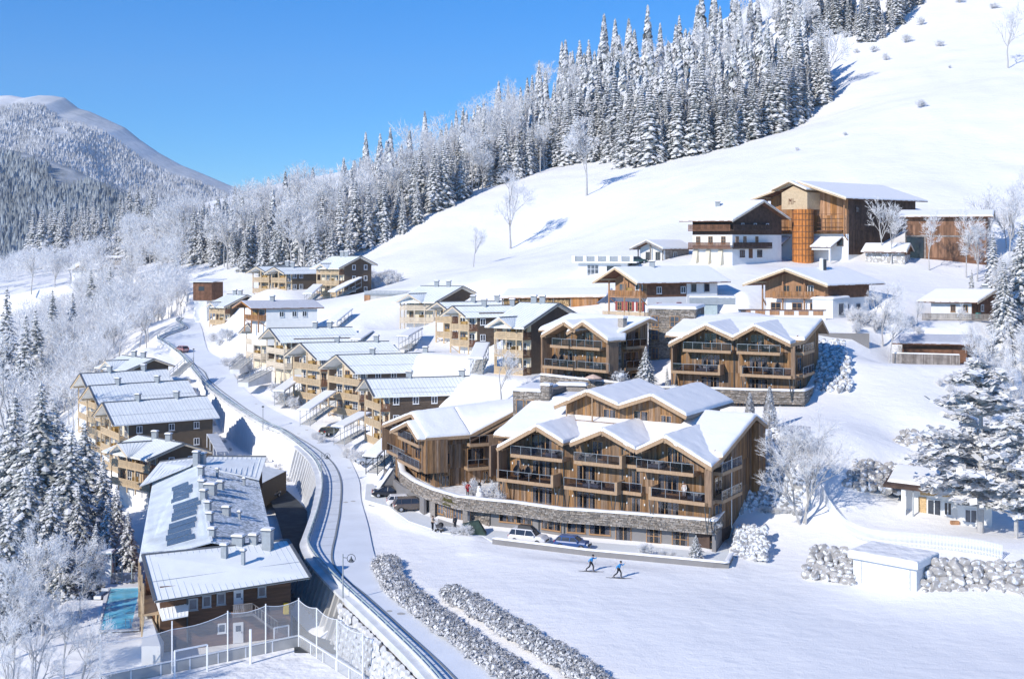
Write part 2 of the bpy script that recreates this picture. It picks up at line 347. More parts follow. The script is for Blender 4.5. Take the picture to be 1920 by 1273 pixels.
UP += [(5,178,8),(18,175,9),(-10,185,7.5),(0,150,1.5),(15,145,1.5),(20,155,1.5),(5,158,1.5),(-8,168,1.5),(-13,180,2),(-19,186,1.5),(-20,192,1.8),
 (28,165,7.5),(33,161.5,10.8),(40,162,11),(35,148,2.4),(41,147,2.2),(43,146,2),(47,158,9.2),(37,136,.2),(30,137,0),(46,143,1.8),P3(1555,932,150),P3(1600,970,146),P3(1600,925,151.5),P3(1680,928,152),P3(780,618,252),P3(860,645,238),P3(900,690,212),P3(1750,918,153),
 (55,146,2.2),(48,156,3),(61,147,2.2),(52,165,8.8),(70,150,2),(56,134,3),(45,137,2.6),(64,131,2.6),(51,129.5,3),(58,128,3),
 (41,124,0),(36,130,0),(55,120,0),(70,112,0),(-2,145,0),(-9,152,-.2),(-13,160,-.4),(-17,165,-.5),(-18,172,-.6),(-14,134,-.9),(-10,124,-.9),(-5,115,-.8),(0,125,0),(10,132,0),(20,120,0),(10,105,0),(30,100,0),(50,95,0),(20,85,0),(0,90,-.6),(2,103,-.3),(70,85,0),(24,137,0),(-20,210,-.3),(-26,216,.4),(-22,205,.8)]
UP += [(x, y, zroad(y)) for x, y in rail_s[::6]]+[(x, y, zroad(y)) for x, y in right_s[::6]]
LOW = FAR+[(-22,125,-5.2),(-20,112,-5.2),(-8,95,-5.2),(-44,137,-5.6),(-30,105,-5.4),(-48,105,-6.5),(-60,137,-10),(-75,130,-17),(-80,170,-18),(-53,170,-8),(-58,160,-12),(-45,185,-6.5),(-30,180,-5.6),(-28,160,-5.4),(-27,145,-5.3),(-26,135,-5.3),(-24,150,-5.2),
 (-40,200,-5.5),(-50,205,-5),(-62,215,-5),(-88,215,-16),(-52,222,-4),(-58,238,-2),(-66,250,1),(-80,240,-4),(-86,262,-4),(-72,272,5),(-84,300,7),(-100,300,0),(-120,260,-22),(-140,200,-34),(-130,350,0),(-100,150,-27),(-90,110,-24),(-110,330,8),(-105,400,14),(-160,420,2),(-160,300,-22),(-200,350,-25),(-170,500,14),(-220,450,-20),(-240,620,16),(-35,95,-8),(-55,90,-14),(-70,90,-20)]
LOW += [(x-9, y, zroad(y)-6.2) for x, y in rail_s[::8] if y < 200]+[(x-2.6, y-2.5, zroad(y)-1.4) for x, y in rail_s[::6] if y >= 235]+[(x-7, y-7, zroad(y)-5.0) for x, y in rail_s[::6] if 205 < y < 300]
def tps_fit(pts):
    P = np.array(pts, float); n = len(P); A = np.zeros((n+3, n+3)); X = P[:, :2]/100
    d = np.linalg.norm(X[:, None]-X[None], axis=2); K = d**2*np.log(d+1e-9)
    A[:n, :n] = K+np.eye(n)*2e-3; A[:n, n] = 1; A[:n, n+1:] = X; A[n, :n] = 1; A[n+1:, :n] = X.T
    b = np.zeros(n+3); b[:n] = P[:, 2]; return X, np.linalg.solve(A, b)
def tps(fit, xy):
    X, c = fit; out = np.zeros(len(xy)); n = len(X)
    for i in range(0, len(xy), 8000):
        q = xy[i:i+8000]/100; d = np.linalg.norm(q[:, None]-X[None], axis=2)
        out[i:i+8000] = (d**2*np.log(d+1e-9))@c[:n]+c[n]+q@c[n+1:]
    return out
fitU = tps_fit(UP); fitL = tps_fit(LOW)
def in_poly(xy, poly):
    x, y = xy[:, 0], xy[:, 1]; ins = np.zeros(len(xy), bool); j = len(poly)-1
    for i in range(len(poly)):
        xi, yi = poly[i]; xj, yj = poly[j]
        c = ((yi > y) != (yj > y)) & (x < (xj-xi)*(y-yi)/(yj-yi+1e-12)+xi); ins ^= c; j = i
    return ins
def dist_poly(xy, line):
    L = np.array(line); dm = np.full(len(xy), 1e9)
    for a, b in zip(L[:-1], L[1:]):
        ab = b-a; t = np.clip(((xy-a)@ab)/(ab@ab+1e-12), 0, 1); dm = np.minimum(dm, np.linalg.norm(xy-a-t[:, None]*ab, axis=1))
    return dm
# everything to the left of the railing belongs to the lower slope
LEFT_POLY = np.array([(-400, 40), (rail_s[0][0]+25, 40)]+rail_s+[(-88, 330), (-95, 360), (-130, 420), (-400, 500)])
FLATS = []                                             # (polygon, level, fade width)
def th(xy):
    xy = np.atleast_2d(np.array(xy, float)); z = tps(fitU, xy); m = in_poly(xy, LEFT_POLY)
    near = m & (xy[:, 1] < 500)
    if near.any(): z[near] = tps(fitL, xy[near])
    y = xy[:, 1]
    rough = np.array([n2(a/9, b/9)*.35+n2(a/31, b/31, 5)*.5 for a, b in xy]) if len(xy) < 400000 else 0
    damp = np.clip((y-190)/80, 0, 1); damp = np.where(m, np.clip((-35-xy[:, 0])/20, 0, 1), damp)
    z = z+rough*damp
    for poly, lev, fade in FLATS:
        bb = poly.min(0)-fade, poly.max(0)+fade
        k = (xy[:, 0] > bb[0][0]) & (xy[:, 0] < bb[1][0]) & (xy[:, 1] > bb[0][1]) & (xy[:, 1] < bb[1][1])
        if not k.any(): continue
        q = xy[k]; ins = in_poly(q, poly); dd = dist_poly(q, np.vstack([poly, poly[:1]])); wgt = np.where(ins, 1, np.clip(1-dd/fade, 0, 1))
        z[k] = z[k]*(1-wgt)+lev*wgt
    k = (xy[:, 1] < 345) & (xy[:, 1] > 60)
    if k.any():
        q = xy[k]; ins = in_poly(q, ROAD_POLY); zr = np.interp(q[:, 1], [90, 175, 195, 218, 240, 262, 285, 305, 325, 400], [-1, -1, -.5, 1, 4.7, 7.5, 10, 13.5, 15, 17])
        lowside = in_poly(q, LEFT_POLY); dd = dist_poly(q, ROAD_POLY)
        wgt = np.where(ins, 1, np.where(lowside, 0, np.clip(1-dd/3.5, 0, 1)))
        z[k] = z[k]*(1-wgt)+(zr-.12)*wgt
    return z
def th1(x, y): return float(th([(x, y)])[0])
def ground(px, Y):
    x = (px-CX)*Y/FOC; return (x, Y, th1(x, Y))
POD_LINE = [gz(px, py, 4.0)[:2] for px, py in [(746, 856), (752, 881), (774, 897), (808, 912.5), (857, 926.7), (917, 933.5), (967, 938), (1050, 950), (1100, 953), (1188, 959), (1342, 972)]]
POD_END = (25.6, 147.2)
PARK_POLY = np.array([(-20.5, 181), (-17.4, 171), (-14.7, 165)]+POD_LINE[3:]+[POD_END, (25.0, 141.5), (24.4, 135.2), (-2.2, 146.2), (-3.6, 149.2), (-8.3, 150.7), (-13.2, 157), (-16.6, 165.5), (-20.4, 170), (-21.5, 181)])
BPOD = [gz(px, py, 15.0)[:2] for px, py in [(1013, 699), (1055, 703.5), (1192, 718.6), (1240, 722), (1343, 724.5), (1402, 726.5), (1508, 728.7)]]
FLATS += [(np.array([(-20.5, 182)]+POD_LINE+[POD_END, (22, 152), (-5, 176)]), .4, 1.0), (PARK_POLY, -.02, 1.5)]
FLATS += [(np.array([(-41, 97), (-42, 112), (-37, 125), (-24, 129), (-16, 124), (-13, 113), (-3, 98)]), -5.25, 1.5)]     # sports court
FLATS += [(np.array([(-51, 124), (-51, 141), (-39, 141), (-37, 124)]), -5.3, 4)]                               # pool terrace
for pl, pr, Y_, u_, v_, zb, b0, b1 in [(683, 712, 200, (.43, -.9), (.97, .24), 2.2, -2.5, 6), (614, 672, 222, (.68, -.73), (.97, .24), 2.4, -2.5, 6), (549, 600, 232, (.68, -.73), (.97, .24), 4.1, -2.5, 6), (499, 532, 250, (.6, -.8), (.97, .24), 6.2, -2.5, 5), (461, 489, 268, (.6, -.8), (.97, .24), 7.5, -2, 5), (749, 814, 260, (.97, -.24), (.8, .6), 17, -4, 8), (816, 878, 226, (.75, -.66), (.97, .24), 15, -4, 9), (926, 980, 198, (.85, -.53), (.75, .66), 14.1, -3, 9), (1690, 1812, 192, (.98, -.2), (.6, .8), 16.6, -3.5, 5), (1428, 1547, 209, (.95, -.3), (.8, .6), 22.7, -4, 9), (1140, 1200, 213, (.8, -.6), (.9, .43), 20.8, -3, 14), (1743, 1820, 209, (.97, -.24), (.8, .6), 22.3, -4, 8)]:
    R_ = at(pr, HY, Y_)[:2]; f0 = Fr(R_, u_, v_); a_ = f0.a_at(pl); FLATS.append((np.array([f0.p(a_-1.5, b0, 0)[:2], f0.p(1.5, b0, 0)[:2], f0.p(1.5, b1, 0)[:2], f0.p(a_-1.5, b1, 0)[:2]]), zb, 6.0 if Y_ in (192, 209, 213) else 3.5))
FLATS.append((np.array([(-3, 146.3), (8.3, 140.6), (23.7, 134.8), (23.2, 132), (7.8, 137.8), (-4, 143)]), -.06, 2.5))
# sheet fanned out from below the camera to beyond the far ridge
def build_ground():
    ks = np.concatenate([np.linspace(-1.3, -.47, 24), np.linspace(-.46, .46, 520), np.linspace(.47, 1.3, 24)])
    ys = np.concatenate([np.geomspace(30, 88, 16)[:-1], np.geomspace(88, 420, 470), np.geomspace(424, 1300, 90), np.geomspace(1350, 14000, 22)])
    K, Y = np.meshgrid(ks, ys); xy = np.stack([(K*Y).ravel(), Y.ravel()], 1); z = np.zeros(len(xy))
    far = xy[:, 1] > 1100; z[~far] = th(xy[~far])
    z[far] = 0
    r, c = K.shape; Z = z.reshape(r, c)
    i1 = np.where(ys <= 1100)[0][-1]
    for i in range(i1+1, r): Z[i] = Z[i1]*max(0, 1-(ys[i]-ys[i1])/900)+(-60)*min(1, (ys[i]-ys[i1])/900)
    # shallow drifts and old tracks in the open snow field
    v = np.stack([xy[:, 0], xy[:, 1], Z.ravel()], 1)
    idx = np.arange(r*c).reshape(r, c); f = np.stack([idx[:-1, :-1], idx[:-1, 1:], idx[1:, 1:], idx[1:, :-1]], -1).reshape(-1, 4)
    me = bpy.data.meshes.new('ground'); me.vertices.add(len(v)); me.vertices.foreach_set('co', v.ravel())
    me.loops.add(f.size); me.loops.foreach_set('vertex_index', f.ravel()); me.polygons.add(len(f))
    me.polygons.foreach_set('loop_start', np.arange(0, f.size, 4)); me.polygons.foreach_set('loop_total', np.full(len(f), 4)); me.polygons.foreach_set('use_smooth', np.ones(len(f), bool))
    me.materials.append(MT['snow']); me.update(); me.validate()
    o = bpy.data.objects.new('snowy_ground', me); C.objects.link(o); tag(o, kind='structure')
build_ground()
def ripples():
    t = MT['snow'].node_tree; L = t.links; b = t.nodes['Principled BSDF']; tc = t.nodes['Texture Coordinate']; old = b.inputs['Normal'].links[0].from_socket
    for sc, dist, st in ((.5, .12, (1, 1.7, 1)), (2.0, .035, (1, 1.5, 1)), (.12, .35, (1, 1, 1))):
        mp = nd(t, 'ShaderNodeMapping'); mp.inputs['Scale'].default_value = st; mp.inputs['Rotation'].default_value = (0, 0, .5); n = nd(t, 'ShaderNodeTexNoise'); n.inputs['Scale'].default_value = sc; n.inputs['Detail'].default_value = 4; bp = nd(t, 'ShaderNodeBump'); bp.inputs['Distance'].default_value = dist
        L.new(tc.outputs['Object'], mp.inputs[0]); L.new(mp.outputs[0], n.inputs[0]); L.new(n.outputs[0], bp.inputs['Height']); L.new(old, bp.inputs['Normal']); old = bp.outputs[0]
    L.new(old, b.inputs['Normal'])
ripples()
def ribbon(name, left, right, mat, dz, kind='structure', zfun=zroad):      # strip between two plan lines, resampled to equal counts
    def res(L, n):
        L = np.array(L); d = np.r_[0, np.cumsum(np.linalg.norm(np.diff(L, axis=0), axis=1))]; t = np.linspace(0, d[-1], n)
        return np.stack([np.interp(t, d, L[:, 0]), np.interp(t, d, L[:, 1])], 1)
    n = 240; a = res(left, n); b = res(right, n); mb = MB(); m = 5; vs = []
    for i in range(n):
        for k in range(m):
            p = a[i]+(b[i]-a[i])*k/(m-1); vs.append((p[0], p[1], zfun(p[1])+dz))
    fs = [(i*m+k, i*m+k+1, (i+1)*m+k+1, (i+1)*m+k) for i in range(n-1) for k in range(m-1)]
    mb.add(vs, fs); return struct(name, mb, mat, smooth=True, kind=kind)
ribbon('road', kerb_s, right_s, 'road_snow', .04)
walk = ribbon('pavement', rail_s, kerb_s, 'walk_snow', .14)
def along(line, d0=0):                                 # cumulative table for walking along a plan line
    L = np.array(line)[:, :2]; d = np.r_[0, np.cumsum(np.linalg.norm(np.diff(L, axis=0), axis=1))]
    def f(t):
        x = float(np.interp(t, d, L[:, 0])); y = float(np.interp(t, d, L[:, 1]))
        x2 = float(np.interp(min(t+.3, d[-1]), d, L[:, 0])); y2 = float(np.interp(min(t+.3, d[-1]), d, L[:, 1])); x1 = float(np.interp(max(t-.3, 0), d, L[:, 0])); y1 = float(np.interp(max(t-.3, 0), d, L[:, 1]))
        l = math.hypot(x2-x1, y2-y1) or 1; return x, y, (x2-x1)/l, (y2-y1)/l
    return f, d[-1]
def wall_along(mb, line, off0, off1, z0f, z1f, step=1.2):   # solid wall following a plan line between two offsets to its left
    f, Ln = along(line); n = max(2, int(Ln/step)); r = []
    for i in range(n+1):
        x, y, tx, ty = f(Ln*i/n); nx, ny = -ty, tx
        a = (x+nx*off0, y+ny*off0); b = (x+nx*off1, y+ny*off1); z0 = z0f(x, y); z1 = z1f(x, y)
        r.append([(a[0], a[1], z0), (b[0], b[1], z0), (b[0], b[1], z1), (a[0], a[1], z1)])
    vs = [q for g in r for q in g]; fs = []
    for i in range(n):
        for k in range(4): fs.append((i*4+k, i*4+(k+1) % 4, (i+1)*4+(k+1) % 4, (i+1)*4+k))
    fs += [(3, 2, 1, 0), tuple(n*4+k for k in range(4))]; return mb.add(vs, fs)
k = MB(); wall_along(k, kerb_s, -.12, .1, lambda x, y: zroad(y)-.3, lambda x, y: zroad(y)+.17); struct('kerb', k, 'kerb')
mb = MB(); g = MB()
fr, LnR = along(kerb_s)
t = 8
while t < LnR-50:                                      # joints of the pavement slabs
    x, y, tx, ty = fr(t); F = Fr((x, y), (tx, ty), (-ty, tx)); g.box(F, -.035, .035, .12, 2.3, zroad(y)+.1, zroad(y)+.146); t += 4.2
part('slab_joint', g, 'kerb', walk, kind='stuff')
# parking deck and drive
def poly_sheet(name, poly, z, mat, parent=None, kind='structure', label=None):
    m = MB(); m.face(*[(x, y, z) for x, y in poly]); return part(name, m, mat, parent, kind, label)
m = MB(); m.slab([(x, y, .05) for x, y in PARK_POLY], .5)
struct('parking_area', m, 'parking_snow')
for i, (px, py, r) in enumerate([(752, 1151, .42), (730, 1146, .3), (648, 942, .35), (662, 940, .35), (560, 813, .3), (575, 806, .3), (597, 831, .3), (620, 827, .3), (655, 877, .35), (480, 757, .3), (455, 722, .28), (615, 800, .3)]):
    x, y = roadpt(px, py); m = MB(); m.lathe((x, y, zroad(y)+.02), [(r, 0), (r, .035), (r*.8, .035), (r*.8, .03)], 14)
    lab = ['round manhole cover in the snowy road beside the long hedge', 'smaller faint manhole cover left of the one by the hedge', 'left of two manhole covers below the parked dark saloon', 'right of two manhole covers on the bend above the bus of kerbs'][i] if i < 3 else None
    labs = ['round manhole cover in the snowy road beside the long hedge', 'smaller faint manhole cover just left of the one by the hedge', 'left one of two manhole covers on the road bend beside the car park', 'right one of two manhole covers on the road bend beside the car park']
    o = solo('manhole_cover', m, 'concrete', labs[i] if i < 4 else 'small dark drain cover showing through the snow of the climbing road', 'manhole cover', (x, y, zroad(y)), None if i < 4 else 'drain covers in the climbing road')
# ------------------------------------------------------------------ building kit
GLOBAL = Fr((0, 0), (1, 0), (0, 1))
def window(root, F, s0, s1, z0, z1, n=1, d=0.0, frame='frame_wood', pane='glass_dark', rows=1, fw=.09, curtain=False, name='window'):
    m = MB(); D0, D1 = d, d+.09
    m.box(F, s0, s0+fw, D0, D1, z0, z1); m.box(F, s1-fw, s1, D0, D1, z0, z1); m.box(F, s0+fw, s1-fw, D0, D1, z0, z0+fw); m.box(F, s0+fw, s1-fw, D0, D1, z1-fw, z1)
    for i in range(1, n):
        c = s0+(s1-s0)*i/n; m.box(F, c-fw/2, c+fw/2, D0, D1-.012, z0+fw, z1-fw)
    for i in range(1, rows):
        c = z0+(z1-z0)*i/rows; m.box(F, s0+fw, s1-fw, D0, D1-.024, c-fw*.35, c+fw*.35)
    m.box(F, s0-.05, s1+.05, D0, D1+.06, z0-.06, z0-.004)
    o = part(name, m, frame, root)
    g = MB(); g.box(F, s0+fw*.6, s1-fw*.6, d+.03, d+.05, z0+fw*.6, z1-fw*.6)
    part('pane', g, 'window_glass' if curtain else pane, o)
    if curtain:
        b = MB(); b.box(F, s0+fw*.6, s1-fw*.6, d-.01, d+.004, z0+fw*.6, z1-fw*.6); part('dark_backing', b, 'glass_dark', o)  # flat dark sheet stands for the unlit room behind the pane
        c = MB(); r = RND.random()
        for i in range(n):
            a0 = s0+(s1-s0)*i/n+fw; a1 = s0+(s1-s0)*(i+1)/n-fw; wd = (a1-a0)*(.35+.3*RND.random())
            if (i+int(r*3)) % 2 == 0: a1 = a0+wd
            else: a0 = a1-wd
            k = max(3, int((a1-a0)/.14)); zb, zt = z0+fw, z1-fw
            vs = []
            for j in range(k+1):
                x = a0+(a1-a0)*j/k; dd = d+.010+.012*(j % 2); vs += [F.p(x, dd, zb), F.p(x, dd, zt)]
            c.add(vs, [(2*j, 2*j+2, 2*j+3, 2*j+1) for j in range(k)])
        part('curtain', c, 'curtain', o)
    return o
def boards(root, F, s0, s1, z0, ztop, bw=.24, d=0.0, mat='wood_boards', name='wall_boards', joints=(), holes=()):
    # upright planks, each proud by its own amount; ztop may be a function of s; holes = (s0,s1,z0,z1) left free for openings
    m = MB(); s = s0; zt = ztop if callable(ztop) else (lambda q: ztop)
    while s < s1-.02:
        b = min(s1, s+bw*RND.uniform(.75, 1.3)); 
        if s1-b < .06: b = s1
        mid = (s+b)/2
        cuts = [z0]+[j+RND.uniform(-.02, .02) for j in joints if z0+.2 < j < zt(mid)-.2]
        for h in holes:
            if h[0] < mid < h[1]: cuts += [h[2], h[3]]
        cuts = sorted(set(c for c in cuts if c < zt(mid)-.02))+[None]
        for a, c in zip(cuts[:-1], cuts[1:]):
            t0 = zt(s) if c is None else c-.008; t1 = zt(b) if c is None else c-.008
            mz = (a+(t0+t1)/2)/2
            if any(h[0] < mid < h[1] and h[2] < mz < h[3] for h in holes): continue
            e = d+RND.uniform(.02, .05); P = F.p; g = .007
            if min(t0, t1) <= a: continue
            m.add([P(s+g, d, a), P(b-g, d, a), P(b-g, e, a), P(s+g, e, a), P(s+g, d, t0), P(b-g, d, t1), P(b-g, e, t1), P(s+g, e, t0)],
                  [(3, 2, 6, 7), (0, 3, 7, 4), (1, 5, 6, 2), (4, 7, 6, 5), (0, 1, 2, 3)])
        s = b
    return part(name, m, mat, root, kind='stuff')
def stones(root, line, zf0, zf1, off=0.0, mat='stone_clad', sh=.17, sl=.46, name='stone_cladding', seed=1):
    # coursed rubble of thin stones along a plan polyline, outside on the right hand of travel
    r = random.Random(seed); m = MB(); f, Ln = along(line); ztop = max(zf1(*q[:2]) for q in line) if callable(zf1) else zf1
    zb = min(zf0(*q[:2]) for q in line) if callable(zf0) else zf0
    z = zb
    while z < ztop-.03:
        h = min(sh*r.uniform(.6, 1.45), ztop-z); s = -r.random()*sl
        while s < Ln:
            l = sl*r.uniform(.45, 1.7); a, b = max(0, s), min(Ln, s+l); s += l
            if b-a < .04: continue
            x0, y0, tx, ty = f(a+1e-3); x1, y1, tx2, ty2 = f(b-1e-3); xm, ym, _, _ = f((a+b)/2)
            lo = zf0(xm, ym) if callable(zf0) else zf0; hi = zf1(xm, ym) if callable(zf1) else zf1
            if z+h*.5 < lo or z+h*.5 > hi: continue
            dx, dy = x1-x0, y1-y0; q = math.hypot(dx, dy)
            if q < .03: continue
            F = Fr((x0, y0), (dx, dy), (dy, -dx)); e = off+r.uniform(.03, .12)
            g = .012; P = F.p; t = .015
            m.add([P(g, off-.02, z+g), P(q-g, off-.02, z+g), P(q-g, off-.02, z+h-g), P(g, off-.02, z+h-g), P(g+t, e, z+g+t), P(q-g-t, e, z+g+t), P(q-g-t, e+r.uniform(-.015, .015), z+h-g-t), P(g+t, e, z+h-g-t)],
                  [(4, 5, 6, 7), (0, 1, 5, 4), (1, 2, 6, 5), (2, 3, 7, 6), (3, 0, 4, 7)])
        z += h
    return part(name, m, mat, root, kind='stuff')
def snow_sheet(mb, q, t=.32, nu=None, nv=None, edge=.3, amp=.05, seed=0):
    # q: four corners (in order) of a sloping roof plane; a soft lumpy blanket of snow lying on it
    a, b, c, d_ = [Vector(p) for p in q]
    lu = max((b-a).length, (c-d_).length, .3); lv = max((d_-a).length, (c-b).length, .3)
    nu = nu or max(4, min(40, int(lu/.5))); nv = nv or max(4, min(40, int(lv/.5)))
    def par(n, ln):
        e = min(.3, edge/ln); base = [0, e*.25, e*.6, e]+[e+(1-2*e)*i/(n-1) for i in range(1, n-1)]+[1-e, 1-e*.6, 1-e*.25, 1]; return base
    U, V = par(nu, lu), par(nv, lv); vs = []; n, m = len(U), len(V)
    for j, v in enumerate(V):
        for i, u in enumerate(U):
            p = (a*(1-u)+b*u)*(1-v)+(d_*(1-u)+c*u)*v
            du = min(u, 1-u)*lu/edge; dv = min(v, 1-v)*lv/edge
            k = math.sqrt(max(0, 1-(1-min(1, du))**2))*math.sqrt(max(0, 1-(1-min(1, dv))**2))
            z = .07+(t-.07)*k+amp*k*(n2(p.x*.7, p.y*.7, seed)+.5*n2(p.x*2.2, p.y*2.2, seed+3))
            o = amp*1.2*n2(p.x*1.3, p.y*1.3, seed+7) if (i in (0, n-1) or j in (0, m-1)) else 0
            vs.append((p.x+o, p.y+o, p.z+z))
    fs = [(j*n+i, j*n+i+1, (j+1)*n+i+1, (j+1)*n+i) for j in range(m-1) for i in range(n-1)]
    rim = list(range(n))+[j*n+n-1 for j in range(1, m)]+[(m-1)*n+i for i in range(n-2, -1, -1)]+[j*n for j in range(m-2, 0, -1)]
    k0 = len(vs); vs += [(vs[i][0], vs[i][1], vs[i][2]-.12) for i in rim]; L = len(rim)
    fs += [(rim[i], k0+i, k0+(i+1) % L, rim[(i+1) % L]) for i in range(L)]
    mb.add(vs, fs)
def seams(mb, q, sp=.62, h=.05):                       # standing seams running down a metal roof plane; q: ridge0, ridge1, eave1, eave0
    a, b, c, d_ = [Vector(p) for p in q]; L = max((b-a).length, (c-d_).length); n = max(2, int(L/sp)); up = Vector((0, 0, .012))
    for i in range(1, n):
        u = i/n; mb.bar(a*(1-u)+b*u+up, d_*(1-u)+c*u+up, .045, h)
def metal_roof(root, planes, mat='roof_metal', t=.22, capline=None, dark='roof_dark', name='roof', guards=True):
    m = MB()
    for q in planes: m.slab([q[0], q[1], q[2], q[3]], t)
    o = part(name, m, mat, root); s = MB()
    for q in planes: seams(s, q)
    part('roof_seam', s, 'seam_metal', o, kind='stuff')
    if guards:
        g = MB()
        for q in planes:
            a, b, c, d_ = [Vector(p) for p in q]
            for f in (.62,):
                p0 = a.lerp(d_, f)+Vector((0, 0, .09)); p1 = b.lerp(c, f)+Vector((0, 0, .09)); g.bar(p0, p1, .035)
        part('snow_guard', g, 'metal_grey', o)
    c = MB()
    for p, q in (capline or []): c.bar(Vector(p)+Vector((0, 0, .05)), Vector(q)+Vector((0, 0, .05)), .32, .12)
    if capline: part('ridge_cap', c, dark, o)
    return o
def chimney(root, x, y, z, h=1.1, w=.9, d=.7, cowl=True):
    F = Fr((x, y), (.9, -.2), (.2, .9)); m = MB(); m.box(F, -w/2, w/2, -d/2, d/2, z-.6, z+h); o = part('chimney', m, 'metal_grey', root)
    c = MB(); c.box(F, -w/2-.12, w/2+.12, -d/2-.12, d/2+.12, z+h, z+h+.1); part('chimney_cap', c, 'roof_dark', o)
    s = MB(); snow_sheet(s, [F.p(-w/2-.1, -d/2-.1, z+h+.08), F.p(w/2+.1, -d/2-.1, z+h+.08), F.p(w/2+.1, d/2+.1, z+h+.08), F.p(-w/2-.1, d/2+.1, z+h+.08)], .22, 4, 4, .15, .03); part('snow_cap', s, 'snow_roof', o, smooth=True)
def slat_rail(root, F, s0, s1, z, h=1.0, d=0.0, mat='wood_light', sp=.135, solid=False, name='balcony'):
    # wooden balcony front: slab edge, top rail, bottom rail, upright slats
    m = MB(); m.box(F, s0, s1, d-.12, d, z-.26, z-.02); o = part(name, m, mat, root); m = MB(); m.box(F, s0, s1, d-.09, d+.02, z+h-.07, z+h); part('handrail', m, mat, o); g = MB(); g.box(F, s0, s1, d-.07, d, z+.04, z+.12)
    if solid: g.box(F, s0, s1, d-.05, d-.01, z+.12, z+h-.07)
    else:
        s = s0+.03; 
        while s < s1-.05: g.box(F, s, s+sp*.72, d-.05, d-.015, z+.12, z+h-.07); s += sp
    part('railing_slats', g, mat, o, kind='stuff'); return o
def glass_rail(root, F, s0, s1, z, d, h=1.05, name='balcony_railing', tint='rail_glass'):
    m = MB(); m.box(F, s0, s1, d-.03, d+.03, z+h-.05, z+h)
    n = max(1, round((s1-s0)/1.6))
    for i in range(n+1): c = s0+(s1-s0)*i/n; m.box(F, c-.02, c+.02, d-.025, d+.025, z-.1, z+h-.05)
    o = part(name, m, 'steel', root); g = MB(); g.box(F, s0, s1, d-.012, d+.012, z+.02, z+h-.06); part('glass_panel', g, tint, o); return o
